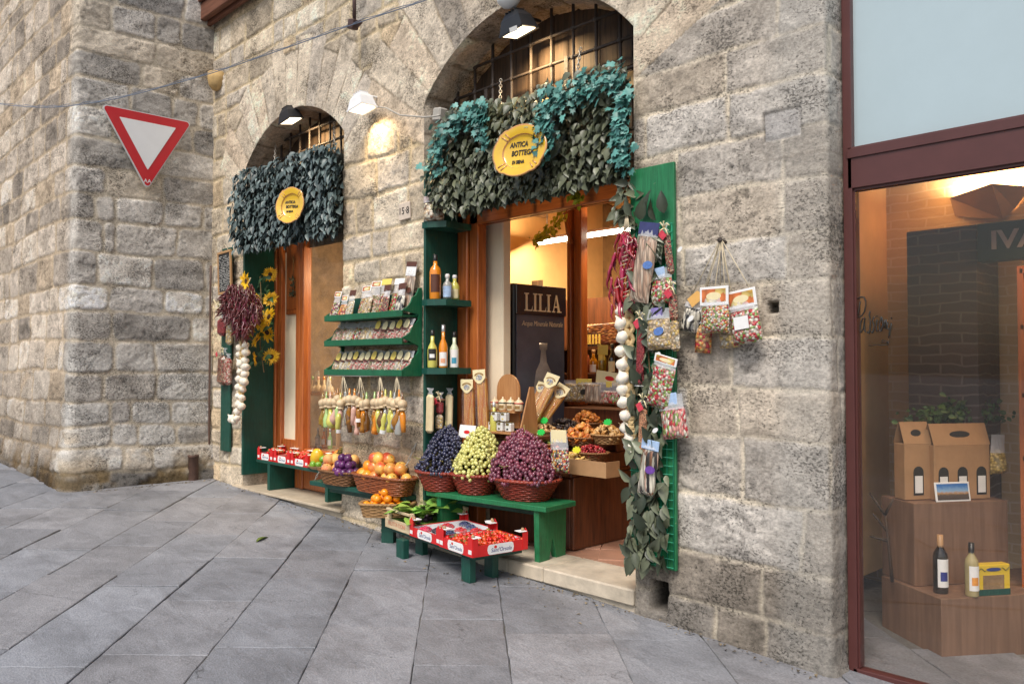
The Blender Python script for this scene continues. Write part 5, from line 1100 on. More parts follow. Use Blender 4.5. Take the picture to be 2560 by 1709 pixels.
tubebag('tube packet half brown beans half tan pasta at the right edge of bright green board', (1680,724), (1690,878), 21, -.11, [(.06,M_FILMC),(.44,B_BEAN),(.5,B_TAN)], group=G, sticker=1)
bagpx('bag of pale tan pasta with purple header and blue oval sticker', (1644,772), (1648,874), 53, -.12, B_TAN, .055, header=H_PURP, hh=.06, fill=.78, sticker=M_BLUEST, group=G, seed=3, hw=.085)
tubebag('deep red spice tube with raffia bow beside the garlic braid', (1603,800), (1599,966), 19, -.12, [(.05,M_FILMC),(.93,B_RED),(.02,M_PAPER)], group=G, sticker=1)
bagpx('tilted bag of green white and red pasta with yellow pictured header', (1668,892), (1641,1018), 50, -.13, B_RWG, .055, header=H_ORG, hh=.05, fill=.82, art=H_ORG, group=G, seed=4)
bagpx('bag of pink and red penne with pale blue header low on the bright green board', (1676,986), (1690,1096), 56, -.12, B_PINK, .055, header=H_BLUE, hh=.07, fill=.70, group=G, seed=5, hw=.095)
tubebag('orange lentil tube under the deep red spice tube', (1610,1006), (1604,1130), 19, -.12, [(.12,M_FILMC),(.86,B_ORN),(.02,M_PAPER)], tie=True, group=G, sticker=1)
bagpx('bag of striped black and cream noodles with purple sticker lowest on the bright green board', (1629,1102), (1614,1236), 38, -.13, B_STRIPE, .045, header=H_BLUE, hh=.06, fill=.88, sticker=M_PURST, group=G, seed=6)
# --- bags on the nail in the wall
nl = at(1810,606,-.02); m = MB(); m.tube([(nl.x,.02,nl.z),(nl.x,-.06,nl.z+.01)], .009, 7); m.tube([(nl.x,-.06,nl.z+.01),(nl.x,-.066,nl.z+.012)], .016, 8); tag(m.build('nail', M_IRON), 'iron nail in the right pier carrying strings of pasta bags', 'nail')
G = 'pasta bags hanging from the wall nail'
def nailbag(label, top, bot, wpx, y, content, **k):
    t = bagpx(label, top, bot, wpx, y, content, group=G, **k); a = at(top[0]-wpx*.4, top[1]-4, y); b = at(top[0]+wpx*.4, top[1]-4, y); m = MB()
    m.tube([a, (nl.x-.006,-.055,nl.z+.012), (nl.x+.006,-.055,nl.z+.012), b], .0028, 5); m.build('string', M_STRING, t); return t
nailbag('bag of black and white striped pasta hanging leftmost on the wall nail', (1738,758), (1728,832), 42, -.06, B_BW, d=.06, roll=-.25, fill=.86, seed=11)
nailbag('bag of orange pasta hanging low behind the front left nail bag', (1762,800), (1757,882), 36, -.05, B_ORP, d=.05, fill=.9, seed=12)
nailbag('bag of pinkish tan pasta between the two front nail bags', (1820,790), (1826,870), 46, -.05, B_TAN, d=.05, fill=.9, seed=13)
nailbag('front left nail bag of multicoloured pasta under an orange printed card', (1787,722), (1786,832), 62, -.13, B_MIX, d=.06, header=H_ORG, hh=.105, fill=.66, art=H_ORG, roll=0, seed=14)
nailbag('front right nail bag of red white and green pasta under an orange printed card', (1853,730), (1870,858), 64, -.10, B_RWG, d=.065, header=H_ORG, hh=.10, fill=.68, art=H_ORG, seed=15, win=M_PAPER)
m = MB(); p = at(1740,745,-.09); m.poly([(-.05,-.03),(.03,-.03),(.05,0),(.03,.03),(-.05,.03)], .004, wallM(p, .6)); tag(m.build('price_tag', mat('orange_card', (.75,.42,.12), .6, .1, 20)), 'orange cardboard tag at the left of the bags on the wall nail', 'tag', None)
# --- salami and sticks on the narrow board at the left
G = 'packets on the narrow dark green board'
tubebag('dark red salami piece at the top of the narrow dark green board', (557,795), (556,840), 14, -.09, [(1,B_RED)], tie=False, group=G, name='salami', cat='salami')
tubebag('tan biscuit stick packet beside the dark red salami piece', (576,800), (573,862), 10, -.09, [(1,B_TAN)], tie=False, group=G, name='stick_packet')
tubebag('brown spice tube with raffia bow on the narrow dark green board', (560,880), (556,962), 15, -.09, [(.1,M_FILMC),(.9,B_BEAN)], group=G)
tubebag('reddish spice tube rightmost on the narrow dark green board', (571,895), (570,962), 11, -.10, [(1,B_SPICE)], tie=False, group=G)
m = MB(); c = at(548,770,-.08)
for i in range(7): m.tube([c, c+Vector((-.10+.035*i, -.04, .10*math.sin(i*1.7)))], .0045, 5)
tag(m.build('straw_bow', M_CREAM), 'pale straw bow left of the maroon chilli bunch', 'bow')
# --- three tier green rack
rk = thing('wall_rack', 'green three tier wall rack with scalloped side panel filled with little bags', 'rack', (-5.95,-.1,1.31)); XL, XR = -6.50, -5.33; TZ = (1.785,1.562,1.305)
for k, z in enumerate(TZ):
    m = MB(); m.box(((XL+XR)/2, -.115, z+.008), (XR-XL-.034,.19,.016), None, .002); m.build('shelf_board', M_GREENR, rk)
    m = MB(); m.box(((XL+XR)/2, -.218, z+.026), (XR-XL,.016,.052), None, .003); m.build('shelf_lip', M_GREENR, rk)
    m = MB(); m.box(((XL+XR)/2, -.012, z+.11), (XR-XL-.036,.014,.20)); m.build('back_board', M_GREEND, rk)
prof = [(-.205,1.305)]; 
for z in TZ[::-1]: prof += [(-.208,z+.05),(-.205,z+.06),(-.17,z+.075),(-.135,z+.10),(-.12,z+.135),(-.10,z+.16),(-.075,z+.175),(-.055,z+.20),(-.052,z+.245)] if z != TZ[0] else [(-.208,z+.05),(-.205,z+.06),(-.16,z+.085),(-.13,z+.12),(-.115,z+.16),(-.08,z+.18),(-.06,z+.215),(-.05,z+.24),(-.02,z+.245),(-.02,1.305)]
for x in (XR-.017, XL): m = MB(); m.poly(prof, .017, frame((x,0,0), (0,1,0), (0,0,1)) , 0); m.build('side_panel', M_GREENR, rk)
rr = random.Random(31)
top = [(815,'soup mix',B_SOUP,.24,H_ORG,.085),(838,'orange pasta',B_ORP,.20,H_ORG,.075),(858,'pale pink pasta',B_SALT,.24,H_BROWN,.075),(882,'multicoloured pasta',B_MIX,.27,H_ORG,.11),(908,'green and yellow pasta',B_HERB,.30,H_ORG,.12),(905,'tan nest pasta',B_TAN,.19,None,.09),(934,'orange and purple pasta',B_SOUP,.31,H_YEL,.11),(952,'brown pasta',B_BEAN,.25,H_BROWN,.07),(968,'green and white pasta',B_RWG,.30,M_PAPER,.11),(990,'dark shell pasta',B_BW,.25,H_BROWN,.08)]
G = 'bags on the top tier of the wall rack'
adj = ('far left end','second from left','third from left','left of middle','behind the tan nest bag','in front at the middle','under a cream header','right of middle','under a white header','beside the tall brown topped bag')
for i, (px, what, ct_, h, hd, w) in enumerate(top):
    h *= 1.06; w *= 1.22; x = XL+.06+(px-815)/175*(XR-XL-.20); yb = -.16+(.05 if h > .28 else 0); M = wallM((x, yb+h*.22, TZ[0]+.02+h*.97), rr.uniform(-.06,.06)) @ RX(-.22)
    bag(f'bag of {what} on the top rack tier, {adj[i]}', M, w, h, .055, ct_, header=hd, hh=.055, fill=.66 if hd else .9, art=hd if hd in (H_ORG,) else None, group=G, seed=40+i)
M = wallM((XR-.10,-.04,TZ[0]+.43), -.10) @ RX(-.12); bag('tallest bag of brown ribbon pasta with brown and white header on the rack', M, .13, .40, .05, B_RIB, header=M_PAPER, hh=.10, fill=.84, sticker=H_BROWN, group=G, seed=60)
p = M @ Vector((0,.012,.014)); m = MB(); m.box(p, (.134,.04,.003), M.to_3x3().to_4x4()); o = [q for q in COL.objects if q.get('label','').startswith('tallest bag of brown')][0]; m.build('header_band', H_BROWN, o)
for tier, (z, mats_, n, lab, gname) in enumerate(((TZ[1], [B_HERB,B_HERB,B_SALT,B_SOUP,B_TAN,B_SALT,B_SPICE,B_BEAN,B_SPICE,B_SPICE,B_SPICE], 11, 'small clear packet of dried herb mix leaning on the middle rack tier', 'packets on the middle tier of the wall rack'), (TZ[2], [B_TAN,B_SALT,B_SALT,B_SPICE,B_SPICE,B_SPICE,B_HERB,B_SPICE,B_HERB,B_SPICE,B_SALT,B_SPICE], 12, 'small clear packet of spice mix leaning on the bottom rack tier', 'packets on the bottom tier of the wall rack'))):
    for i in range(n):
        x = XL+.075+(XR-XL-.15)*i/(n-1); h = rr.uniform(.195,.215); M = wallM((x+.03, -.085, z+.022+h*.93), -.14+rr.uniform(-.07,.07)) @ RX(-.34)
        hd = H_YEL if (tier == 1 or i > 5) else None
        t = bag(lab, M, rr.uniform(.10,.115), h, .055, mats_[i % len(mats_)], None, fill=.74, group=gname, seed=70+tier*20+i, name='spice_packet')
        if hd: m = MB(); oval(m, M, 0, -h*.30, .034, .042, .030); m.build('label_card', M_CREAM if i % 3 else H_YEL, t); m = MB(); m.box(M @ Vector((0,-h*.50,.036)), (.075,.016,.001), M.to_3x3().to_4x4()); m.build('label_band', H_BROWN, t)
# --- little bottles hung in clusters under the rack
m = MB(); bar = (at(818,937,-.21), at(1000,937,-.21)); m.tube([bar[0], bar[0].lerp(bar[1],.5)+Vector((0,0,-.008)), bar[1]], .006, 6); m.build('hanging_rail', M_PAPER, rk)
M_BALL = mat('pale_turned_wood', (.62,.47,.29), .5, .12, 20, rnd=.1)
def liq(name, c, tr=.35): return mat(name, c, .06, .12, 12, coat=.6, trans=tr)
LIQ = [liq('golden_oil',(.42,.25,.015)), liq('amber_oil',(.50,.20,.01)), liq('orange_liqueur',(.80,.27,.015),.1), liq('green_liqueur',(.42,.62,.22),.1), liq('lemon_liqueur',(.70,.66,.14),.15), liq('brown_oil',(.22,.09,.012)), mat('pink_doll_glass',(.66,.40,.32),.2,.2,20,coat=.5), liq('clear_spirit',(.75,.77,.74),.6)]
SH = [[(0,0),(.024,0),(.026,.01),(.026,.055),(.016,.08),(.010,.10),(.010,.125),(0,.125)], [(0,0),(.018,0),(.03,.03),(.03,.05),(.014,.085),(.010,.12),(0,.12)], [(0,0),(.022,0),(.018,.03),(.012,.05),(.020,.085),(.012,.11),(.010,.13),(0,.13)], [(0,0),(.014,.0),(.017,.05),(.02,.10),(.011,.13),(0,.13)]]
rr = random.Random(5); nodes = ((821,937),(858,935),(900,937),(950,936),(992,937)); desc = ('leftmost','second','third','fourth','rightmost')
for ci, (nx_, ny_) in enumerate(nodes):
    for k in range(6):
        dx = (-15,-5,6,15,-9,10)[k]+rr.uniform(-2,2); low = k > 3; zl = 1003+rr.uniform(-6,8)+(25 if low else 0); dn = rr.choice((0,1,2,3)); y = -.21+rr.uniform(-.045,.03)
        top = at(nx_, ny_, -.21); b = at(nx_+dx, zl, y); lq = LIQ[(ci*3+k*2+rr.randint(0,1)) % len(LIQ)]
        t = thing('hanging_bottle', f'tiny oil or liqueur bottle in the {desc[ci]} cluster hung under the green rack', 'bottle', b, f'little bottles in the {desc[ci]} cluster under the rack')
        m = MB(); m.tube([top, top.lerp(b,.5)+Vector((0,.004,0)), b+Vector((0,0,.03))], .0026, 5); m.build('string', M_STRING, t)
        tilt = RY(rr.uniform(-.25,.25)) @ RZ(rr.uniform(0,3)); s = rr.uniform(1.15,1.5)
        if not low:
            m = MB(); m.lathe([(0,.040),(.012,.040),(.036,.022),(.040,0),(.032,-.022),(.022,-.030),(.030,-.034),(.030,-.048),(0,-.048)], 14, TR(b) @ RY(rr.uniform(-.15,.15))); m.build('wooden_stopper', M_BALL, t)
            m = MB(); m.lathe([(0,.095),(.006,.095),(.010,.045),(.012,.038)], 8, TR(b)); m.build('neck', LIQ[(k*3+ci) % len(LIQ)], t)
        m = MB(); L_ = SH[dn][-1][1]*s; m.lathe([(q*s, z*s) for q, z in SH[dn]], 14, TR(b.x, b.y, b.z-(.05 if not low else .01)) @ tilt @ TR(0,0,-L_)); m.build('bottle', lq, t)
        if rr.random() < .4: m = MB(); q = TR(b.x, b.y, b.z-.05) @ tilt @ TR(0,0,-L_*.65); m.lathe([(.0275*s,-.012*s),(.0275*s,.012*s)], 8, q, a0=-2.3, a1=-.9); m.build('label', M_PAPER, t)
# --- tall dark green shelf unit on the left jamb of the big doorway
X0 = -5.318; su = thing('corner_shelf', 'tall dark green board with three small shelves on the left jamb of the big doorway', 'shelf', (X0,.15,.3))
m = MB(); zt_ = at(1065,428,0).z; m.box((X0+.014, .155, (zt_+.30)/2), (.028,.345,zt_-.30), None, .004); m.build('back_board', M_GREEND, su)
SZ = [2.555, 1.925, 1.372]
for z in SZ:
    m = MB(); m.poly([(0,-.055),(.07,-.055),(.205,.03),(.205,.30),(0,.30)], .05, TR(X0+.03,0,z-.05)); m.build('shelf', M_GREEND, su)
def bottle(label, p, prof, m_liq, cap_m, cap, lab=None, labz=(.3,.6), n=20, group=None, cat='bottle', name='bottle', s=1, face=-1.15):
    t = thing(name, label, cat, p, group); m = MB(); m.lathe([(a*s,b*s) for a, b in prof], n, TR(*p)); m.build('glass', m_liq, t)
    m = MB(); m.lathe([(a*s,b*s) for a, b in cap], 14, TR(*p)); m.build('cap', cap_m, t)
    if lab is not None:
        H = prof[-1][1]*s; z0, z1 = labz[0]*H, labz[1]*H; R_ = max(a for a, b in prof)*s+.0012
        m = MB(); m.lathe([(R_,z0),(R_,z1)], 10, TR(*p), a0=face-.85, a1=face+.85); m.build('label', lab[0], t)
        if len(lab) > 1: m = MB(); m.lathe([(R_+.0008,z0+(z1-z0)*.22),(R_+.0008,z0+(z1-z0)*.55)], 10, TR(*p), a0=face-.5, a1=face+.5); m.build('label_print', lab[1], t)
    return t
SQ = [(0,0),(.040,0),(.043,.006),(.043,.185),(.036,.205),(.016,.225),(.014,.262),(0,.262)]; CAPK = [(0,.295),(.0155,.295),(.0165,.255),(.015,.25)]
SLIM = [(0,0),(.034,0),(.036,.006),(.036,.13),(.030,.155),(.014,.185),(.0135,.25),(0,.25)]; CAPS = [(0,.275),(.015,.275),(.016,.235),(.014,.23)]
M_BLK = mat('black_cap', (.015,.015,.015), .35, .1, 20); M_SILV = mat('silver_cap', (.55,.55,.56), .3, .1, 20, metal=.7)
xs_ = X0+.11
bottle('tall orange liqueur bottle with brown label on the middle green corner shelf', (xs_, .02, SZ[1]), [(a*1.1,b*1.25) for a,b in SQ], LIQ[2], M_BLK, [(a*1.1,b*1.25) for a,b in CAPK], (H_BROWN,), (.18,.62), face=-.7)
G = 'flip top bottles on the green corner shelf'
FT = [(0,0),(.036,0),(.036,.10),(.028,.12),(.013,.135),(.014,.16),(0,.16)]; FC = [(0,.185),(.012,.185),(.017,.175),(.016,.16),(.012,.155)]
bottle('small flip top bottle with pale blue label on the middle green corner shelf', (xs_+.045, .11, SZ[1]), FT, LIQ[7], M_WHITE, FC, (H_BLUE,), (.12,.6), group=G, face=-.8, s=1.15)
bottle('small flip top bottle of yellow liqueur behind the pale blue labelled one', (xs_+.03, .20, SZ[1]), FT, LIQ[4], M_WHITE, FC, (M_CREAM,), (.1,.5), group=G, face=-.8, s=1.15)
G = 'liqueur bottles on the lowest corner shelf'
bottle('yellow liqueur bottle with black label on the lowest green corner shelf', (xs_-.01, .0, SZ[2]), SLIM, LIQ[4], M_BLK, CAPS, (M_TXT, M_PAPER), (.22,.55), group=G, face=-.75, s=1.12)
bottle('tall slim orange liqueur bottle with silver cap on the lowest green corner shelf', (xs_+.03, .08, SZ[2]), [(a*.95,b*1.18) for a,b in SLIM], LIQ[2], M_SILV, [(a*.95,b*1.18) for a,b in CAPS], (M_PAPER, mat('peach_print',(.8,.4,.25),.5,.3,30)), (.05,.40), group=G, face=-.75, s=1.08)
bottle('pale cream liqueur bottle with blue printed label on the lowest green corner shelf', (xs_+.05, .18, SZ[2]), SLIM, mat('cream_liqueur',(.62,.70,.50),.15,.08,10,coat=.6), M_BLK, CAPS, (M_PAPER, mat('sea_print',(.06,.32,.48),.5,.4,40)), (.02,.55), group=G, face=-.75, s=1.08)
bag('clear bag of cream and brown biscuits on the top green corner shelf', frame((xs_+.01,.0,SZ[0]+.20), (.8,.6,0), (0,0,1)) @ RX(-.1), .17, .20, .09, bits('biscuit_pieces', [CR,TN,BR,CR,(.75,.62,.45)], 38), header=mat('crumpled_pack',(.50,.42,.42),.4,.5,14,coat=.5), hh=.05, fill=.78, seed=91, name='biscuit_bag')
# three slim tubes hung below the lowest shelf
G = 'slim tubes below the green corner shelf'
M_TUBC = mat('cream_tube_paste', (.74,.62,.38), .3, .1, 20, coat=.5)
for k, (lab_, px, py0, py1, pp) in enumerate((('left cream tube packet hung under the lowest corner shelf', 1076,985,1082,[(1,M_TUBC)]), ('red and tan spice tube with raffia bow under the lowest corner shelf', 1100,995,1075,[(.08,B_BEAN),(.42,B_RED),(.5,B_TAN)]), ('right cream tube packet hung under the lowest corner shelf', 1124,985,1070,[(1,M_TUBC)]))):
    tubebag(lab_, (px,py0), (px-2,py1), 15, -.01+.09*k, pp, tie=(k == 1), group=G)
# ------------------------------------------------------------------ baskets
M_WRED = mat('red_brown_wicker', (.24,.030,.014), .5, .35, 30, .3, coat=.2); M_WBRN = mat('brown_wicker', (.19,.085,.03), .55, .35, 30, .3); M_WTAN = mat('tan_wicker', (.33,.19,.075), .6, .3, 30, .3); M_WORG = mat('chestnut_wicker', (.25,.070,.02), .5, .35, 30, .3, coat=.2)
def basket(name, label, p, rx, ry, h, m, rot=0, sq=2.0, taper=.70, rows=9, group=None, cat='basket', rim_r=.014, tilt=0):
    """woven basket, base centre at p"""
    t = thing(name, label, cat, p, group); M = TR(*p) @ RZ(rot) @ RX(tilt); n = 56 if sq < 3 else 64
    def R(a):
        c, s = math.cos(a), math.sin(a); k = (abs(c)**sq+abs(s)**sq)**(-1/sq); return k*c, k*s
    def P(a, f, off=0): c, s = R(a); k = taper+(1-taper)*f; l = math.hypot(c*rx, s*ry); return M @ Vector((c*rx*k*(1+off/l), s*ry*k*(1+off/l), h*f))
    w = MB(); st = 28; r0 = h/rows*.52
    for j in range(rows):
        f = (j+.5)/rows; w.tube([P(2*PI*i/n, f, .0045*math.cos(st/2*2*PI*i/n*1.0+PI*j)) for i in range(n+1)], r0, 5, caps=False)
    for i in range(st): a = 2*PI*(i+.5)/st; w.tube([P(a, f) for f in (0,.33,.66,1)], r0*.7, 4)
    w.build('weave', m, t)
    r = MB()
    for k in range(2): r.tube([P(2*PI*i/(n*2), 1.0+.012*math.sin(2*PI*i/(n*2)*22+PI*k)*1.0, .010*math.cos(2*PI*i/(n*2)*22+PI*k)) for i in range(n*2+1)], rim_r*.75, 6, caps=False)
    r.build('rim', m, t)
    b = MB(); b.grid([[P(2*PI*i/n, f, -.008) for i in range(n)] for f in (.98,.5,.02)], 0, (1,1,1), True, True); b.add([P(2*PI*i/n, .02, -.008) for i in range(n)], [tuple(range(n))]); b.build('lining', m, t)
    return t
def fruitT(r=.04, n=14, m=9, dent=.12, groove=0, squash=.95):
    rings = []
    for i in range(m+1):
        a = -PI/2+PI*i/m; z = math.sin(a); q = math.cos(a); zz = z-dent*math.exp(-(q/.30)**2)*(1 if z > 0 else -.4)
        rings.append([Vector((r*q*math.cos(2*PI*k/n)*(1-groove*math.exp(-((k/n*2*PI)/.4)**2) if groove else 1), r*q*math.sin(2*PI*k/n), r*zz*squash)) for k in range(n)])
    mb = MB(); mb.grid(rings, 0, (1,1,1), True, True); return mb
def two_tone(name, a, c, rough=.4, coat=.2, sc_=2.2, rnd=.1, hue=.01, bump=.0, seedmul=1):
    m, nt, b = newmat(name); L = nt.links.new; tc = N(nt, 'ShaderNodeTexCoord'); oi = N(nt, 'ShaderNodeObjectInfo'); mm = N(nt, 'ShaderNodeMath', operation='MULTIPLY'); mm.inputs[1].default_value = 50; L(oi.outputs['Random'], mm.inputs[0])
    no = N(nt, 'ShaderNodeTexNoise', noise_dimensions='4D'); no.inputs['Scale'].default_value = sc_*10; no.inputs['Detail'].default_value = 3; L(tc.outputs['Object'], no.inputs['Vector']); L(mm.outputs[0], no.inputs['W'])
    r = N(nt, 'ShaderNodeValToRGB'); r.color_ramp.elements[0].color = c4(a); r.color_ramp.elements[1].color = c4(c); r.color_ramp.elements[0].position = .40; r.color_ramp.elements[1].position = .60; L(no.outputs['Fac'], r.inputs[0])
    hs = N(nt, 'ShaderNodeHueSaturation'); m1 = N(nt, 'ShaderNodeMapRange'); m1.inputs[3].default_value = 1-rnd; m1.inputs[4].default_value = 1+rnd; L(oi.outputs['Random'], m1.inputs[0]); L(m1.outputs[0], hs.inputs['Value']); L(r.outputs[0], hs.inputs['Color']); L(hs.outputs[0], b.inputs['Base Color'])
    b.inputs['Roughness'].default_value = rough; b.inputs['Coat Weight'].default_value = coat; b.inputs['Subsurface Weight'].default_value = .08; b.inputs['Subsurface Radius'].default_value = (.01,.005,.002)
    n2 = N(nt, 'ShaderNodeTexNoise'); n2.inputs['Scale'].default_value = 160; L(tc.outputs['Object'], n2.inputs['Vector']); bp = N(nt, 'ShaderNodeBump'); bp.inputs['Strength'].default_value = bump or .08; bp.inputs['Distance'].default_value = .003; L(n2.outputs['Fac'], bp.inputs['Height']); L(bp.outputs[0], b.inputs['Normal'])
    return m
M_ORNG = two_tone('orange_peel', (.82,.26,.006), (.88,.33,.012), .38, .3, 2, .08, 0, .25); M_NECT = two_tone('nectarine_skin', (.84,.50,.10), (.60,.07,.03), .38, .25, 1.1, .12); M_PEACH = two_tone('peach_skin', (.82,.50,.16), (.72,.24,.10), .6, .05, 1.2, .1); M_PLUM = two_tone('plum_skin', (.075,.012,.085), (.17,.04,.16), .35, .2, 1.6, .25)
M_CALYX = mat('green_calyx', (.12,.22,.04), .6, .2, 40)
def proto(name, mb, m, label, cat, group, stem=True, r=.04):
    o = mb.build(name, m, None, origin=(0,0,0)); tag(o, label, cat, group)
    if stem: q = MB(); q.lathe([(0,r*.86),(r*.12,r*.88),(r*.10,r*.80)], 6); q.build('stem_end', M_CALYX, o)
    return o
def heap(rr, cx, cy, z, rx, ry, r, layers, rot=0):
    """positions of piled fruit: layers = counts; returns list of centres"""
    out = []
    for li, (n, kx, dz) in enumerate(layers):
        for i in range(n):
            best = None
            for _ in range(40):
                a = rr.uniform(0, 2*PI); q = math.sqrt(rr.random())*kx; u = Vector((q*rx*math.cos(a), q*ry*math.sin(a), 0)); u.rotate(Euler((0,0,rot))); p = Vector((cx+u.x, cy+u.y, z+dz))
                dmin = min([(p-o).length for o in out], default=9)
                if best is None or dmin > best[0]: best = (dmin, p)
                if dmin > 1.75*r: break
            out.append(best[1])
    return out
def scatter(pr, pts, rr, label, group):
    for p in pts: put(pr, p, (rr.uniform(-.9,.9), rr.uniform(-.9,.9), rr.uniform(0,6)), label, group, (rr.uniform(.92,1.08),)*3)
# ------------------------------------------------------------------ green bench with the three red grape baskets
bz = .40; b0 = Vector((-5.17,-.10,0)); b1 = Vector((-3.985,.03,0)); bu = (b1-b0).normalized(); bv = Vector((-bu.y,bu.x,0)); bl = (b1-b0).length; brot = math.atan2(bu.y,bu.x)
be = thing('green_bench', 'bright green plank bench carrying three red baskets of grapes', 'bench', b0.lerp(b1,.5))
m = MB(); c = b0+bu*bl/2+bv*.185; m.box((c.x,c.y,bz-.019), (bl,.37,.038), RZ(brot), .005); m.build('seat', M_GREEN, be)
LEGP = [(-.15,0),(-.03,0),(.0,.13),(.03,0),(.15,0),(.165,.36),(-.165,.36)]
for s in (.10, bl-.12):
    c = b0+bu*s+bv*.185; z0 = max(0.0, 0) ; mm = MB(); mm.poly([(-.155,0),(-.045,0),(0,.15),(.045,0),(.155,0),(.165,.36),(-.165,.36)], .045, frame((c.x,c.y,z0+.001), bv, (0,0,1))); mm.build('leg', M_GREEN, be)
m = MB(); c = b0+bu*bl/2+bv*.19; m.box((c.x,c.y,.325), (bl-.2,.03,.06), RZ(brot), .003); m.build('rail', M_GREEND, be)
def grape_mat(name, a, c, bloom):
    m, nt, b = newmat(name); L = nt.links.new; t = N(nt, 'ShaderNodeAttribute', attribute_name='tint'); sp = N(nt, 'ShaderNodeSeparateColor'); L(t.outputs['Color'], sp.inputs[0]); r = N(nt, 'ShaderNodeValToRGB'); r.color_ramp.elements[0].color = c4(a); r.color_ramp.elements[1].color = c4(c); L(sp.outputs[0], r.inputs[0])
    tc = N(nt, 'ShaderNodeTexCoord'); no = N(nt, 'ShaderNodeTexNoise'); no.inputs['Scale'].default_value = 55; L(tc.outputs['Object'], no.inputs['Vector']); mx = N(nt, 'ShaderNodeMix', data_type='RGBA'); mr = N(nt, 'ShaderNodeMapRange'); mr.inputs[1].default_value = .45; mr.inputs[2].default_value = .75; mr.inputs[3].default_value = 0; mr.inputs[4].default_value = .5; L(no.outputs['Fac'], mr.inputs[0]); L(mr.outputs[0], mx.inputs[0]); L(r.outputs[0], mx.inputs[6]); mx.inputs[7].default_value = c4(bloom); L(mx.outputs[2], b.inputs['Base Color'])
    b.inputs['Roughness'].default_value = .28; b.inputs['Coat Weight'].default_value = .35; b.inputs['Subsurface Weight'].default_value = .12; b.inputs['Subsurface Radius'].default_value = (.008,.004,.003); return m
M_GB = grape_mat('black_grape', (.010,.011,.028), (.045,.045,.10), (.09,.11,.20)); M_GW = grape_mat('white_grape', (.46,.44,.10), (.70,.68,.24), (.72,.72,.42)); M_GR = grape_mat('red_grape', (.075,.012,.030), (.26,.05,.085), (.26,.16,.22))
def grape_heap(kind, p, rx, ry, H, m, r, n, nb, seed, lean, rot, spill, top_tint=0):
    rr = random.Random(seed); cen = []; bunch = {k: [] for k in range(nb)}
    bc = [(2*PI*k/(nb-1)+.3, .62, .30) for k in range(nb-1)]+[(0,0,.95)]
    BC = [Vector((rx*.8*q*math.cos(a), ry*.8*q*math.sin(a), H*h)) for a, q, h in bc]
    k = 0; tries = 0
    while k < n and tries < n*25:
        tries += 1; a = rr.uniform(0, 2*PI); f = rr.random()**.8; q = (1-f**1.6)**.70*(1+.09*math.sin(a*4+f*5+seed)+.05*math.sin(a*9-f*11+seed)); sh = rr.uniform(.90,1.0)
        lo = Vector((rx*q*math.cos(a)*sh+lean[0]*f, ry*q*math.sin(a)*sh+lean[1]*f, H*f*sh+.015*math.sin(a*7+seed)-spill*(q > .9)*rr.random()))
        if any((lo-o).length < r*1.30 for o in cen): continue
        cen.append(lo); k += 1; j = min(range(nb), key=lambda i: (BC[i]-lo).length); bunch[j].append(lo)
    g = f'bunches of {kind} grapes heaped in the red basket'
    R0 = Matrix.Rotation(rot, 3, 'Z'); SPG = uv_sphere(1, 10, 7)
    core = 0
    for j, L_ in bunch.items():
        if not L_: continue
        ws = [Vector(p)+R0 @ q for q in L_]; c = sum(ws, Vector())/len(ws)
        t = thing('grape_bunch', f'bunch of {kind} grapes heaped in its red wicker basket on the bench', 'grapes', c, g); mb = MB()
        for w_, q in zip(ws, L_):
            v = rr.random()*.75+.25*top_tint*(q.z/H); s = r*rr.uniform(.9,1.08); mb.inst(SPG, TR(*w_) @ RZ(rr.uniform(0,3)) @ RX(rr.uniform(-.6,.6)) @ S3(s,s,s*1.08), 0, (v,v,v))
        mb.build('berries', m, t)
        s_ = MB(); ax = Vector(p)+R0 @ Vector((lean[0]*.5, lean[1]*.5, H*.35)); s_.tube([ax, c.lerp(ax,.3), c+(c-ax)*.35, c+(c-ax)*.55+Vector((.01,-.02,.02))], .0035, 5)
        for w_ in ws[::4]: s_.tube([ax.lerp(w_,.35), ax.lerp(w_,.92)], .002, 4)
        s_.build('stalk', mat('grape_stalk_'+kind, (.30,.26,.09), .7, .2, 30) if 'grape_stalk_'+kind not in bpy.data.materials else bpy.data.materials['grape_stalk_'+kind], t)
bk3 = (((1104,1224),.20,.18,.23,'black',M_GB,.0148,560,.37,(.03,.05),'left red wicker basket heaped with black grapes on the green bench'), ((1190,1232),.195,.18,.215,'white',M_GW,.0156,500,.37,(.02,.05),'middle red wicker basket heaped with pale green grapes on the green bench'), ((1315,1246),.265,.21,.27,'red',M_GR,.0162,700,.37,(-.08,.06),'right and largest red wicker basket heaped with red grapes'))
for s, rx, ry, rw, kind, m_, gr, n, H, lean, lab in bk3:
    c = atz(s[0], s[1], bz); p = Vector((c.x, c.y, bz+.002)); s = (p-b0).dot(bu); basket('wicker_basket', lab, p, rx, ry, .150, M_WRED, brot, 2.2, .66, 10, 'red wicker baskets of grapes', rim_r=.017)
    grape_heap(kind, p+Vector((0,0,.140)), rx*1.07, ry*1.05, H-.01, m_, gr, n, 7, int(s*100), lean, brot, .012, 1.0 if kind == 'red' else .3)
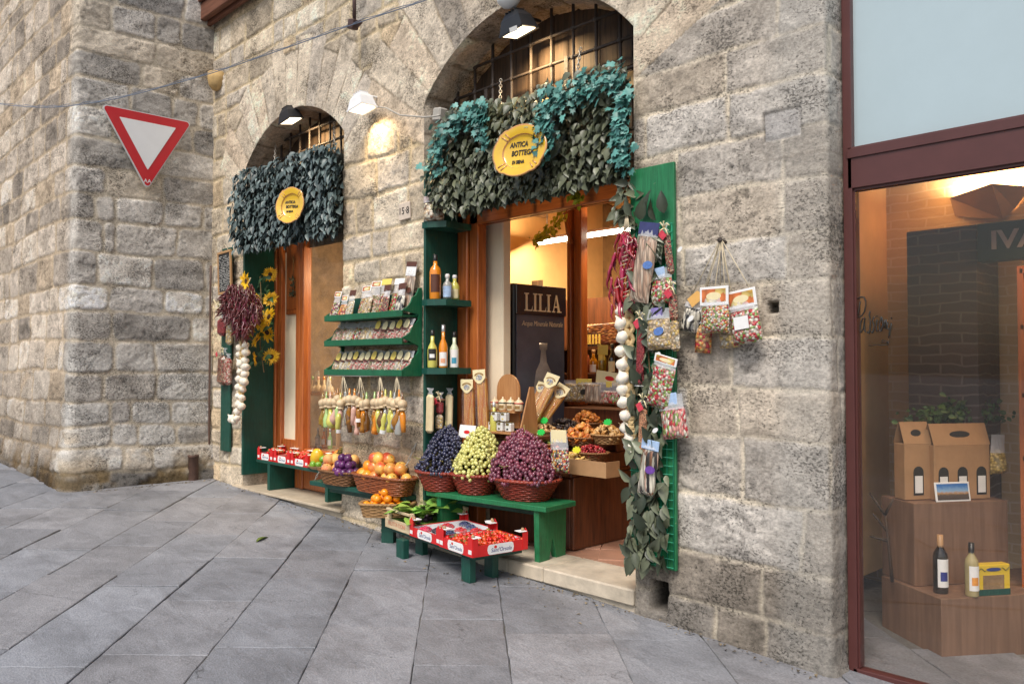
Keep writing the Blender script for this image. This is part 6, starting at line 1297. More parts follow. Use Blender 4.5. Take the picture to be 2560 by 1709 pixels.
# ------------------------------------------------------------------ low table with the open crates, on the pavement
th = math.radians(-8.5); TO = Vector((-4.154,-.498,0)); tu = Vector((math.cos(th), math.sin(th), 0)); tv = Vector((-math.sin(th), math.cos(th), 0))
tzt = .105
def T_(x, y, z=0): q = TO+tu*x+tv*y; return Vector((q.x, q.y, z))
tb = thing('low_table', 'low dark green table holding the berry and fig crates on the pavement', 'table', T_(-.7,.2,-.1))
m = MB(); m.box(T_(-.655,.245,tzt-.016), (1.22,.40,.030), RZ(th), .004); m.build('tabletop', M_GREEND, tb)
for (x, y) in ((-4.31,-.40),(-4.305,-.19),(-5.09,-.385),(-5.095,-.20)):
    g = ground(x)-.004; mm = MB(); mm.box((x,y,(tzt-.03+g)/2), (.10,.055,tzt-.03-g-.002), RZ(th*.5), .004); mm.build('leg', M_GREEND, tb)
M_WHIN = mat('white_card_inside', (.76,.76,.77), .6, .05, 12); M_KRAFT = mat('kraft_card', (.42,.27,.15), .8, .12, 15); M_BTXT = mat('dark_blue_print', (.03,.05,.20), .5, .1, 20)
def red_crate(label, M, w, d, h, group, logo_front=True, post=.045, ph=.05, side_logo=True):
    """shallow red card crate; M origin = centre of its base"""
    t = thing('fruit_crate', label, 'crate', M.translation.copy(), group); R3 = M.to_3x3().to_4x4(); th_ = .006
    m = MB(); m.box(M @ Vector((0,-d/2+th_/2,h/2)), (w,th_,h), R3); m.box(M @ Vector((0,d/2-th_/2,h/2)), (w,th_,h), R3); m.box(M @ Vector((w/2-th_/2,0,h/2)), (th_,d-2*th_,h), R3); m.box(M @ Vector((-w/2+th_/2,0,h/2)), (th_,d-2*th_,h), R3); m.box(M @ Vector((0,0,.004)), (w-2*th_,d-2*th_,.006), R3); m.build('tray', M_RED, t)
    m = MB(); m.box(M @ Vector((0,d/2-th_-.002,h/2)), (w-.02,.002,h-.012), R3); m.box(M @ Vector((w/2-th_-.002,0,h/2)), (.002,d-.03,h-.012), R3); m.box(M @ Vector((-w/2+th_+.002,0,h/2)), (.002,d-.03,h-.012), R3); m.box(M @ Vector((0,-d/2+th_+.002,h/2)), (w-.02,.002,h-.012), R3); m.box(M @ Vector((0,0,.010)), (w-.03,d-.03,.002), R3); m.build('inside', M_WHIN, t)
    for sx in (-1,1):
        for sy in (-1,1):
            m = MB(); cx, cy = sx*(w/2-post*.62), sy*(d/2-post*.5); m.box(M @ Vector((sx*(w/2-post*.6), sy*(d/2+.0012), (h+ph)/2)), (post*1.2,.004,h+ph-.004), R3); m.box(M @ Vector((sx*(w/2+.0012), sy*(d/2-post*.5), (h+ph)/2)), (.004,post,h+ph-.006), R3)
            m.poly([(-post*.5,h+ph-.003),(post*.5,h+ph-.003),(0,h+ph+.022)], .004, M @ frame((sx*(w/2-post*.6), sy*(d/2+.001)+.002, 0), (1,0,0), (0,0,1)))
            pz = m.build('corner_post', M_RED, t); m = MB(); m.box(M @ Vector((cx, cy-sy*post*.35, h+ph+.002)), (post*1.5,post*1.4,.006), R3, .002); m.build('corner_flap', M_PAPER, pz)
            m = MB(); m.lathe([(0,0),(.012,.0),(.012,.010),(.007,.018),(0,.02)], 8, M @ TR(cx, cy, h+ph+.005)); m.build('peg', M_KRAFT, pz)
            m = MB(); m.box(M @ Vector((sx*(w/2-post*.6), sy*(d/2+.0036), h*.45)), (post*.9,.001,h*.38), R3); m.build('sticker', M_PAPER, pz)
    faces = [frame((0,-d/2-.0012,h*.5), (1,0,0), (0,0,1))]+([frame((w/2+.0012,0,h*.5), (0,1,0), (0,0,1))] if side_logo else [])
    for k, Fm in enumerate(faces):
        W = min(.20, (w if k == 0 else d)*.40); FM = M @ Fm; m = MB(); q = [(-W/2,-h*.46),(W/2,-h*.46)]+[(W/2+.018*math.cos(a), h*.46*math.sin(a)) for a in (-.8,0,.8)]+[(W/2,h*.46),(-W/2,h*.46)]+[(-W/2-.018*math.cos(a), h*.46*math.sin(a)) for a in (.8,0,-.8)]
        m.poly(q, .001, FM); lb = m.build('label_panel', M_PAPER, t); text("Sant'Orsola", W*.21, M_BTXT, lb, FM @ TR(.004,-h*.08,.0016), 'lettering', .0004, .2, .95); m = MB(); oval(m, FM, -W*.24, h*.20, .012, .010, .0012); m.build('berry_emblem', M_RED, lb)
    return t
G = 'red card crates on the low table'
sw, sd_, sh = .43, .46, .075
MS = TR(*T_(-sw/2-.004, sd_/2, tzt)) @ RZ(th); red_crate('red card crate of strawberries at the right end of the low table', MS, sw, sd_, sh, G)
bw = .452; MBc = TR(*T_(-sw-bw/2-.014, .255, tzt)) @ RZ(th); red_crate('red card crate of mixed berry punnets in the middle of the low table', MBc, bw, .49, .07, G, side_logo=False)
# strawberries, one by one
rr = random.Random(12); ST = MB(); prof = [(0,-1.0),(.35,-.82),(.72,-.35),(.95,.2),(.88,.62),(.5,.85),(0,.9)]; ST.lathe([(a*.0165,b*.0185) for a,b in prof], 10); sp_ = ST.build('strawberry', mat('strawberry_skin', (.68,.055,.014), .3, .25, 60, .4, 150, coat=.5, rnd=.18, hue=.012), None, origin=(0,0,0)); tag(sp_, 'ripe red strawberry in the right hand crate on the low table', 'strawberry', 'strawberries in the right crate')
cq = MB(); LT = leafT(1,.45,.1,.4)
for k in range(6): cq.inst(LT, TR(0,0,.0155) @ RZ(k*PI/3) @ RX(.2) @ S3(.014))
cq.build('calyx', M_CALYX, sp_)
pts = []
for i in range(10):
    for j in range(11): pts.append(MS @ Vector((-sw/2+.035+(sw-.07)*i/9+rr.uniform(-.010,.010), -sd_/2+.035+(sd_-.07)*j/10+rr.uniform(-.010,.010), .048+.022*rr.random()+.012*math.sin(i*.35)*math.sin(j*.3))))
for i, p in enumerate(pts): put(sp_, p, (rr.uniform(-2,2), rr.uniform(-2,2), rr.uniform(0,6)), None, None, (rr.uniform(.9,1.25),)*3)
mb = MB(); mb.box(MS @ Vector((0,0,.025)), (sw-.03,sd_-.03,.03), RZ(th)); tag(mb.build('strawberry_bed', bits('strawberry_mass', [(.5,.03,.015),(.62,.06,.02),(.40,.02,.015)], 42, .4)), 'lower layer of strawberries filling the right hand crate', 'strawberries', None, 'stuff')
# punnets of berries
PUN = ((-.12,-.17,(.55,.03,.09),'raspberries',.010),(-.01,-.12,(.02,.015,.03),'blackberries',.011),(.06,.03,(.55,.015,.02),'redcurrants near the front',.0065),(.12,-.10,(.03,.045,.13),'blueberries at the front',.007),(.02,.15,(.03,.045,.13),'blueberries at the back',.007),(.14,.12,(.55,.015,.02),'redcurrants at the back',.0065),(-.13,.03,(.40,.02,.03),'dark raspberries',.010),(-.12,.18,(.03,.04,.12),'small blueberries in the far corner',.007))
for k, (x, y, c_, what, br) in enumerate(PUN):
    P = MBc @ Vector((x, y, .012)); t = thing('punnet', f'clear plastic punnet of {what} in the middle crate', 'punnet', P, 'berry punnets in the middle crate'); m = MB(); m.grid([[P+Vector((a*math.cos(q)*(abs(math.cos(q))**4+abs(math.sin(q))**4)**-.25, a*.85*math.sin(q)*(abs(math.cos(q))**4+abs(math.sin(q))**4)**-.25, z)) for q in np.linspace(0, 2*PI, 20, endpoint=False)] for a, z in ((.045,0),(.058,.052),(.064,.054))], 0, (1,1,1), True, True); m.build('tub', M_FILMC, t)
    mb = MB(); r2 = random.Random(k)
    for i in range(120):
        a = r2.uniform(0,2*PI); q = math.sqrt(r2.random())*.050; v = r2.uniform(.6,1.4); mb.inst(SPHL, TR(P.x+q*math.cos(a), P.y+q*.85*math.sin(a), P.z+.034+.026*(1-(q/.055)**2)*r2.uniform(.5,1)) @ S3(br*r2.uniform(.85,1.15)), 0, (c_[0]*v,c_[1]*v,c_[2]*v))
    tag(mb.build('berries', mat(f'berry_skin_{k}', (1,1,1), .3, .2, 60, coat=.4, attr=True)), f'loose {what} filling their punnet in the middle crate', 'berries', None, 'stuff')
# wooden fig crate
fw_, fd_, fh = .41, .54, .075; MF = TR(*T_(-sw-bw-fw_/2-.026, .285, tzt)) @ RZ(th); R3 = RZ(th); t = thing('fig_crate', 'pale wooden crate with lettered end holding figs under green leaves', 'crate', MF.translation.copy())
m = MB(); 
for s in (-1,1): m.box(MF @ Vector((s*(fw_/2-.004),0,.030)), (.008,fd_-.05,.048), R3, .001)
m.build('side_slats', M_WHIN, t)
for s in (-1,1):
    m = MB(); y = s*(fd_/2-.006); m.box(MF @ Vector((0,y,fh/2)), (fw_,.012,fh), R3, .002); m.box(MF @ Vector((0,y,.145)), (fw_-.03,.014,.020), R3, .003)
    for q in (-1,1): m.box(MF @ Vector((q*(fw_/2-.017),y-s*.022,.078)), (.032,.030,.155), R3, .003)
    e = m.build('end_frame', M_LIGHTWOOD, t)
    if s < 0: text('FRUTTA DONI', .046, mat('red_stencil', (.50,.16,.10), .7, .2, 40), e, MF @ frame((-.01,-fd_/2-.0005,fh*.52), (1,0,0), (0,0,1)), 'lettering', .0006, 0, .95)
m = MB(); m.box(MF @ Vector((0,0,.006)), (fw_-.02,fd_-.03,.008), R3); m.build('bottom', M_LIGHTWOOD, t)
rr = random.Random(8); lp = MB(); FT_ = leafT(1,1.0,.12,.25); lp.inst(FT_, Matrix()); lf = lp.build('fig_leaf', mat('fig_leaf_green', (.27,.46,.08), .45, .3, 30, rnd=.25, hue=.02), None, origin=(0,0,0)); tag(lf, 'fresh green leaf laid over the figs in the wooden crate', 'leaf', 'leaves over the figs')
mv = MB(); mv.tube([(0,y,-.35*y*y*.6+.004) for y in np.linspace(0,1,6)], .012, 4); mv.build('midrib', mat('leaf_midrib', (.30,.40,.12), .6, .1, 20), lf)
for i in range(44): put(lf, MF @ Vector((rr.uniform(-.09,.16), rr.uniform(-.22,.18), .10+.09*rr.random())), (rr.uniform(-.05,.35), rr.uniform(-.35,.35), rr.uniform(0,6.28)), None, None, (rr.uniform(.10,.15),)*3)
fg = fruitT(.024, 12, 8, -.25); fo = proto('fig', fg, mat('fig_skin', (.055,.025,.045), .5, .4, 30, rnd=.2), 'dark purple fig lying in the wooden crate', 'fig', 'figs in the wooden crate', False)
for i in range(16): put(fo, MF @ Vector((rr.uniform(-.16,.16), rr.uniform(-.21,.21), .055+.03*rr.random())), (rr.uniform(-1,1), rr.uniform(-1,1), 0))
mb = MB(); mb.box(MF @ Vector((0,0,.035)), (fw_-.03,fd_-.06,.045), R3); tag(mb.build('leaf_bed', mat('shaded_leaf_bed', (.12,.25,.04), .8, .6, 30, .6, 40)), 'mass of leaves filling the bottom of the wooden crate', 'leaves', None, 'stuff')
# basket of small oranges behind the fig crate
p = T_(-1.52,.28,tzt+.002); p = Vector((-5.545,-.20,.168)); m = MB(); m.box((-5.57,-.17,.055), (.10,.12,.222), RZ(.75), .003); m.box((-5.57,-.17,.05), (.105,.125,.02), RZ(.75), .002); tag(m.build('wooden_box', M_GREEND), 'dark green box on the pavement under the small orange basket', 'box'); basket('orange_basket', 'small tan rectangular basket of oranges beside the fig crate', p, .215,.125,.105, M_WTAN, .80, 4.0, .88, 8)
og = proto('orange', fruitT(.036, 14, 9, .10), M_ORNG, 'orange piled in the small tan basket on the low table', 'orange', 'oranges in the small tan basket', True, .036); rr = random.Random(15)
pts = heap(rr, p.x, p.y, p.z+.085, .18,.09,.038, ((14,1,0),(9,.8,.058),(4,.5,.108)), .80); scatter(og, pts, rr, None, None)
# ------------------------------------------------------------------ hanging plank with peach and plum baskets
pz = .33; pk = thing('hanging_plank', 'dark green plank on chains carrying the peach and plum baskets', 'shelf', (-6.35,.0,pz)); m = MB(); m.box((-6.09,-.075,pz-.02), (1.36,.19,.04), RZ(.06), .004); m.build('plank', M_GREEND, pk)
m = MB(); m.box((-6.10,-.02,pz-.075), (1.1,.03,.06), RZ(.06), .003); m.build('bracket_rail', M_GREEND, pk)
p = Vector((-5.69,-.135,pz+.002)); basket('fruit_basket', 'large chestnut wicker basket piled with oranges and nectarines', p, .35,.125,.14, M_WORG, .06, 3.2, .82, 9, None, rim_r=.016)
rr = random.Random(18); nc = proto('nectarine', fruitT(.040, 14, 9, .14, .10), M_NECT, 'red and yellow nectarine piled in the large chestnut basket', 'nectarine', 'nectarines in the large chestnut basket', True, .040)
o2 = dup(og); o2['label'] = 'big orange among the nectarines in the large chestnut basket'; o2['group'] = 'oranges in the large chestnut basket'; o2['_used'] = 0
pts = heap(rr, p.x, p.y, p.z+.135, .29,.10,.054, ((15,1,0),(10,.82,.075),(5,.5,.145)), .06); pts.sort(key=lambda q: q.x)
for i, q in enumerate(pts):
    big = i in (0,1,2,4,6,10,17); o = o2 if big else nc; s = rr.uniform(1.38,1.55) if big else rr.uniform(1.25,1.5); put(o, q, (rr.uniform(-.9,.9), rr.uniform(-.9,.9), rr.uniform(0,6)), None, None, (s,s,s))
p = Vector((-6.36,-.135,pz+.002)); basket('fruit_basket', 'brown wicker basket with handles full of plums and peaches', p, .26,.12,.12, M_WBRN, .05, 2.6, .74, 8, None, rim_r=.014)
pl_ = proto('plum', fruitT(.030, 12, 9, .10, .12), M_PLUM, 'purple plum in the brown handled basket', 'plum', 'plums in the brown handled basket', True, .030); pc = proto('peach', fruitT(.042, 14, 9, .14, .10), M_PEACH, 'yellow orange peach behind the plums in the brown handled basket', 'peach', 'peaches in the brown handled basket', True, .042)
pts = heap(rr, p.x+.10, p.y-.01, p.z+.125, .13,.085,.037, ((11,1,0),(7,.75,.06),(3,.4,.115)), 0); [put(pl_, q, (rr.uniform(-.9,.9), rr.uniform(-.9,.9), rr.uniform(0,6)), None, None, (rr.uniform(1.15,1.32),)*3) for q in pts]
pts = heap(rr, p.x-.14, p.y+.0, p.z+.13, .08,.08,.052, ((4,1,0),(3,.6,.08)), 0)+[p+Vector((.12,.06,.22)), p+Vector((.0,.07,.22))]; [put(pc, q, (rr.uniform(-.9,.9), rr.uniform(-.9,.9), rr.uniform(0,6)), None, None, (rr.uniform(1.2,1.32),)*3) for q in pts]
chain('zinc chain running down across the peaches to the front of the hanging plank', at(1040,1108,-.02), at(984,1236,-.19), .012); chain('short zinc chain at the left end of the hanging plank', (-6.74,-.17,pz), (-6.70,-.10,pz+.16), .009)
# ------------------------------------------------------------------ plank with the small red crates in the left doorway
p2 = thing('plank_shelf', 'dark green plank on board legs in the left doorway under small red crates', 'shelf', (-7.6,.2,.3)); m = MB(); m.box((-7.46,.19,.365), (1.70,.30,.03), None, .004); m.build('plank', M_GREEND, p2)
m = MB(); m.box((-8.03,.20,.212), (.05,.32,.272), None, .003); m.build('leg', M_GREEND, p2); m = MB(); m.box((-6.95,.19,.212), (.05,.22,.272), None, .003); m.build('leg', M_GREEND, p2)
G = 'small red crates on the doorway plank'
for k, (x, lab) in enumerate(((-8.125,'small red card crate at the left end of the doorway plank'),(-7.765,'small red card crate in the middle of the doorway plank'),(-7.41,'small red card crate at the right end of the doorway plank'))):
    Mx = TR(x, .20, .381); red_crate(lab, Mx, .335, .30, .075, G, side_logo=False, ph=.045); rr = random.Random(k+50)
    mb = MB(); mb.box(Mx @ Vector((0,0,.04)), (.31,.275,.05)); tag(mb.build('strawberry_bed', bits(f'strawberry_mass_{k}', [(.55,.03,.015),(.66,.08,.03),(.45,.02,.015)], 40, .4)), ('strawberries filling the left small red crate','strawberries filling the middle small red crate','strawberries filling the right small red crate')[k], 'strawberries', None, 'stuff')
    for i in range(24): o = dup(sp_, Mx @ Vector((rr.uniform(-.14,.14), rr.uniform(-.12,.12), .072+.025*rr.random())), (rr.uniform(-2,2), rr.uniform(-2,2), 0), 'strawberry on top of a small red crate in the left doorway', 'strawberries in the small doorway crates', (1.15,)*3)
# mango, limes, pineapple at the right end of the plank
def egg(label, name, cat, p, r, sz, m, rot, group=None): mb = MB(); mb.inst(uv_sphere(1,16,10), Matrix.Rotation(.0,4,'X') @ S3(r,r*.85,sz)); o = mb.build(name, m, None, origin=(0,0,0)); o.location = p; o.rotation_euler = rot; tag(o, label, cat, group); q = MB(); q.lathe([(0,sz*1.02),(r*.1,sz*1.0),(r*.1,sz*.95)], 6); q.build('stem_end', M_CALYX, o); return o
tray = MB(); tray.lathe([(0,0),(.12,0),(.16,.03),(.165,.035),(.15,.022),(.10,.008),(0,.008)], 20, TR(-7.10,.14,.381)); tag(tray.build('bark_dish', M_TAN), 'round wooden dish under the mango and limes', 'dish')
egg('yellow mango on the wooden dish beside the small red crates', 'mango', 'mango', (-7.15,.10,.475), .075,.105, two_tone('mango_skin', (.80,.52,.02), (.72,.36,.02), .3, .4, 1.0), (.2,.2,.3))
for i, (x, y, z) in enumerate(((-7.10,.02,.425),(-7.02,.04,.43),(-7.04,.10,.48),(-6.98,.12,.45))): egg('green lime in front of the yellow mango', 'lime', 'lime', (x,y,z), .035,.040, bpy.data.materials.get('lime_skin') or mat('lime_skin', (.16,.36,.025), .3, .2, 40, .2, coat=.4), (i,.5*i,0), 'limes beside the mango')
t = thing('pineapple', 'ripe pineapple leaning at the right end of the doorway plank', 'pineapple', (-6.76,.10,.40)); M = TR(-6.79,.13,.40) @ RY(.42); mb = MB(); rings = []
for i in range(17):
    f = i/16; R_ = .072*(1-abs(2*f-1)**3)**.5*(1.05-.15*f); rings.append([M @ Vector(((R_+.006*(((k+i) % 2)*2-1)*(.3 < 1))*math.cos(2*PI*k/18), (R_+.006*(((k+i) % 2)*2-1))*math.sin(2*PI*k/18), .24*f)) for k in range(18)])
mb.grid(rings, 0, (1,1,1), False, True); mb.build('fruit_body', bits('pineapple_skin', [(.42,.26,.04),(.30,.18,.03),(.24,.22,.04),(.50,.32,.06)], 42, .3, (1,1,1), .5, .8), t)
mb = MB(); LN = leafT(1,.20,.1,-.3)
for i in range(26): mb.inst(LN, M @ TR(0,0,.23) @ RZ(i*2.4) @ RX(PI/2-.25-.5*(1-i/26)) @ S3(.10+.06*i/26))
mb.build('crown_leaves', mat('pineapple_leaf', (.10,.17,.06), .5, .3, 30), t)
egg('orange papaya half hidden behind the pineapple', 'papaya', 'papaya', (-6.93,.20,.47), .07,.11, two_tone('papaya_skin', (.78,.30,.04), (.65,.18,.03), .4, .3, 1.0), (.1,.3,0))
# ------------------------------------------------------------------ goods inside the big doorway
M_SPAG = wood('coloured_spaghetti', (.34,.05,.02), (.66,.40,.09), 9, 1, .3, .6)
M_SPAGH = wood('pale_coloured_spaghetti', (.40,.10,.02), (.70,.50,.14), 9, 1, .3, .6)
def spaghetti(label, a, b, w, d, hcard, group, m=M_SPAG, name='spaghetti_pack'):
    a, b = Vector(a), Vector(b); v = a-b; L_ = v.length; y = v.normalized(); x = Vector((1,.25,0)); x = (x-y*x.dot(y)).normalized(); z = x.cross(y)
    t = thing(name, label, 'pasta pack', b, group); t.rotation_euler = Matrix(((x.x,y.x,z.x),(x.y,y.y,z.y),(x.z,y.z,z.z))).to_euler(); M = Matrix(); R3 = M.to_3x3().to_4x4()
    mm = MB(); mm.box(M @ Vector((0,L_*.44,0)), (w,L_*.88,d), R3, d*.3); mm.build('contents', m, t, local=True)
    mm = MB(); mm.grid([[M @ Vector((u*w*.54*q, yy, d*.52+.003*math.sin(u*9+yy*20))) for u in (-1,-.6,-.2,.2,.6,1)] for yy, q in ((0,1),(L_*.3,1.02),(L_*.6,1),(L_*.9,.9))]); mm.build('film', M_FILMC, t, local=True)
    mm = MB(); q = [(-hcard*.5,L_*.86),(-hcard*.30,L_*.80)]+[(hcard*.32*math.cos(k), L_*.84+hcard*.32*math.sin(k)) for k in np.linspace(-PI*.85,-PI*.15,8)]+[(hcard*.30,L_*.80),(hcard*.5,L_*.86),(hcard*.5,L_*.86+hcard*.55),(-hcard*.5,L_*.86+hcard*.55)]
    mm.poly(q, .004, M @ TR(0,0,d*.55)); c = mm.build('card', M_CREAM, t, local=True); mm = MB(); oval(mm, M, 0, L_*.865, hcard*.26, hcard*.20, d*.55+.0045); mm.build('card_print', bits('card_picture_'+str(len(COL.objects)), [(.75,.72,.62),(.5,.45,.42),(.78,.62,.3),(.45,.5,.62),(.8,.76,.66)], 90, .1, (1,1,1), .6, .05), c, local=True)
    mm = MB()
    for k in np.linspace(.5, PI-.5, 9): mm.box(M @ Vector((hcard*.36*math.cos(k), L_*.875+hcard*.26*math.sin(k)*.9, d*.55+.0045)), (.010,.012,.001), R3 @ RZ(k-PI/2))
    mm.build('card_arc', M_BROWN_T, c, local=True); return t
M_BROWN_T = mat('brown_print', (.28,.16,.05), .6, .1, 20)
G = 'coloured spaghetti packs'
spaghetti('shorter spaghetti pack standing upright against the left orange door frame', at(1173,950,.25), (-5.045,.25,.855), .10, .06, .12, G); spaghetti('taller spaghetti pack standing upright beside the beige pilaster', at(1203,922,.30), (-4.93,.30,.855), .095, .06, .12, G)
spaghetti('leaning spaghetti pack with red strands, front of the leaning ones', at(1388,940,.72), at(1322,1072,.52), .09, .05, .13, G, M_SPAGH); spaghetti('leaning spaghetti pack with yellow strands behind the front one', at(1362,960,.84), at(1316,1058,.66), .09, .05, .10, G, M_SPAGH); spaghetti('leaning spaghetti pack tilting furthest to the right', at(1414,970,.80), at(1338,1076,.60), .085, .05, .13, G, M_SPAGH)
# little stand with jars and tins
js = thing('jar_stand', 'small pale wooden stand with round back holding jars and tins', 'stand', (-4.66,.38,.852)); M_STW = wood('stand_wood', (.36,.16,.06), (.52,.27,.11), 6, 2, .45, .2)
L0 = at(1222,1074,.30); R0 = at(1300,1082,.30); zb0 = .852; zj = at(1262,1026,.36).z; zt1 = at(1262,1051,.33).z
m = MB(); bx = at(1274,995,.44); m.poly([(-.13,0),(.13,0),(.13,.28)]+[(.13*math.cos(k), .30+.13*math.sin(k)) for k in np.linspace(0,PI,14)]+[(-.13,.28)], .016, wallM((bx.x-.02,.455,zj-.14))); m.build('back_board', M_STW, js)
m = MB(); m.box((bx.x-.04,.40,zj-.010), (.36,.09,.016), None, .002); m.build('shelf', M_STW, js)
m = MB(); m.poly([(-.10,0),(.10,0),(.10,.10),(.06,.37),(.02,.37),(-.06,.12)], .014, frame((R0.x-.02,.40,zb0+.002), (0,1,0), (0,0,1))); m.build('side_panel', M_STW, js)
m = MB(); m.box(((L0.x+R0.x)/2-.04,.375,zb0+.008), (.40,.18,.016), None, .002); m.build('base', M_STW, js)
rr = random.Random(4); M_JAR = mat('cream_ceramic_jar', (.72,.58,.38), .4, .12, 16, rnd=.1); M_TIN = mat('white_tin', (.72,.72,.69), .3, .08, 14); M_TINL = mat('gold_black_lid', (.16,.12,.04), .35, .4, 30)
for i in range(4):
    x = at(1236+20*i,1020,.38).x; p = Vector((x,.385,zj-.001)); t = thing('ceramic_jar', 'little cream jar with cloth lid on the top of the jar stand', 'jar', p, 'cream jars on the stand'); m = MB(); m.lathe([(0,0),(.030,0),(.034,.01),(.034,.06),(.030,.066)], 14, TR(*p)); m.build('jar_body', M_JAR, t)
    m = MB(); m.lathe([(.037,.060),(.036,.068),(.024,.084),(.006,.096),(.008,.108),(0,.11)], 14, TR(*p)); m.build('lid', M_JAR, t); m = MB(); m.lathe([(.0365,.059),(.039,.063),(.0365,.067)], 14, TR(*p)); m.build('band', (M_RED, M_GREEND, M_TXT, M_RED)[i], t); m = MB(); m.lathe([(.0346,.018),(.0346,.044)], 8, TR(*p), a0=-1.9, a1=-.6); m.build('label', M_BROWN_T, t)
for i in range(5):
    row = 0 if i < 3 else 1; x = (at(1232+21*i,1072,.33) if row == 0 else at(1239+23*(i-3),1048,.33)).x; p = Vector((x,.33,zb0+.018+.078*row)); t = thing('food_tin', ('small white tin in the bottom row of the jar stand' if row == 0 else 'small white tin in the second row of the jar stand'), 'tin', p, 'white tins on the stand bottom row' if row == 0 else 'white tins on the stand second row')
    m = MB(); m.box(p+Vector((0,0,.036)), (.066,.05,.072), None, .008); m.build('tin_body', M_TIN, t); m = MB(); m.box(p+Vector((0,-.0258,.060)), (.034,.001,.018)); m.build('emblem', M_TINL, t); m = MB(); oval(m, wallM((p.x,p.y-.0252,p.z+.022)), 0,0,.011,.007,.0); m.build('picture', mat('tin_picture_%d' % i, ((.45,.05,.03),(.10,.09,.03),(.03,.03,.03),(.4,.3,.2),(.7,.5,.15))[i], .5, .2, 40), t); m = MB(); m.box(p+Vector((0,0,.0745)), (.060,.046,.004), None, .002); m.build('lid', M_TINL, t)
bottle('small bottle of yellow oil standing between the pale grapes and the jar stand', at(1210,1075,.2), SLIM, LIQ[4], M_SILV, CAPS, s=.9); o = [q for q in COL.objects if q.get('label','').startswith('small bottle of yellow oil')][0]; o.location.z = .852; o.location.x = -4.84; o.location.y = .33
for ch in o.children: pass
m = MB(); p = at(1168,1078,.12); m.box(p, (.19,.004,.10), RX(-.2)); t = m.build('price_card', M_PAPER); tag(t, 'pale price card with red print standing behind the black grapes', 'card'); m = MB(); oval(m, wallM(p) @ RX(-.2), .0, -.005, .035, .014, .003); m.build('print', M_RED, t)
# dried fruit baskets on the stepped counter
def dried(label, px, py, wpx, y, wick, palette, kind, h=.07, seed=0, big=.022, tagc=None, n=70, dome=.09):
    c = at(px, py, y); rx = (at(px+wpx/2, py, y).x-at(px-wpx/2, py, y).x)/2; b = Vector((c.x, c.y, c.z-h)); basket('dried_fruit_basket', label, b, rx, rx*.8, h, wick, 0, 2.0, .72, 6, 'dried fruit baskets on the counter', rim_r=.010)
    rr = random.Random(seed); mb = MB(); T = uv_sphere(1, 7, 5)
    for i in range(n):
        a = rr.uniform(0,2*PI); q = math.sqrt(rr.random()); s = big*rr.uniform(.8,1.25); v = rr.uniform(.65,1.3); cc = rr.choice(palette)
        mb.inst(T, TR(c.x+rx*.9*q*math.cos(a), c.y+rx*.72*q*math.sin(a), c.z-.02+(dome+.02)*(1-q*q)**.8) @ Euler((rr.uniform(-1.2,1.2), rr.uniform(-1.2,1.2), rr.uniform(0,6))).to_matrix().to_4x4() @ S3(s,s*.75,s*.30), 0, (cc[0]*v,cc[1]*v,cc[2]*v))
    tag(mb.build('dried_fruit', M_DRIED), f'{kind} heaped in their basket on the counter', 'dried fruit', None, 'stuff')
    if tagc:
        p = Vector((c.x+rx*.2, c.y-.02, c.z+dome+.03)); mb = MB(); mb.poly([((.048 if k % 2 else .034)*math.cos(k*PI/9), (.030 if k % 2 else .021)*math.sin(k*PI/9)) for k in range(18)], .003, wallM(p, .1) @ RX(-.15)); o = mb.build('price_star', mat('neon_'+tagc, {'green':(.03,.62,.10),'yellow':(.78,.80,.05)}[tagc], .5, .08, 20)); tag(o, f'spiky neon {tagc} price tag in the basket of {kind}', 'price tag', None); q = MB(); q.tube([p+Vector((0,.004,-.02)), p+Vector((0,.006,-.09))], .002, 4); q.build('stick', M_STRING, o)
M_DRIED = mat('dried_fruit_pieces', (1,1,1), .5, .25, 40, .3, coat=.25, attr=True)
dried('basket of pale nuts nearest the leaning spaghetti', 1359,1075,62, .62, M_WTAN, [(.55,.33,.14),(.62,.42,.20),(.48,.28,.12)], 'pale nuts', seed=1, big=.018, tagc='green', n=90, dome=.05)
dried('basket of black prunes in the middle of the counter', 1412,1074,72, .84, M_WTAN, [(.025,.016,.018),(.035,.02,.02),(.02,.014,.014)], 'black prunes', seed=2, big=.024, n=110, dome=.08)
dried('basket of orange apricots at the back of the counter', 1466,1056,66, 1.12, M_WBRN, [(.62,.20,.03),(.70,.28,.05),(.5,.14,.02)], 'orange apricots', seed=3, big=.03, n=90, dome=.08)
dried('basket of dried orange slices in front of the apricots', 1455,1092,66, .80, M_WBRN, [(.62,.22,.04),(.72,.34,.08),(.55,.16,.03)], 'dried orange slices', seed=4, big=.034, n=80, dome=.09)
dried('coiled tan basket of candied ginger at the right of the counter', 1517,1086,66, .86, M_WTAN, [(.62,.36,.12),(.70,.45,.20),(.55,.28,.08)], 'candied ginger', seed=5, big=.026, tagc='green', n=90, dome=.07)
dried('basket of green candied fruit behind the red grapes', 1352,1108,54, .50, M_WTAN, [(.35,.50,.12),(.50,.60,.28),(.62,.66,.42)], 'green candied fruit', seed=6, big=.026, tagc='green', n=60, dome=.06)
dried('shallow basket of red candied strips behind the red grapes', 1372,1128,60, .52, M_WTAN, [(.65,.08,.02),(.72,.15,.04)], 'red candied strips', h=.05, seed=7, big=.030, n=70, dome=.04)
dried('basket of dark red dried cranberries above the cardboard tray', 1478,1130,70, .66, M_WBRN, [(.30,.01,.02),(.42,.02,.03),(.22,.01,.02)], 'dark red cranberries', seed=8, big=.016, n=130, dome=.05)
dried('small basket of yellow dried fruit above the cardboard tray', 1440,1146,60, .56, M_WTAN, [(.66,.42,.12),(.72,.50,.18)], 'yellow dried fruit', h=.05, seed=9, big=.024, tagc='yellow', n=60, dome=.04)
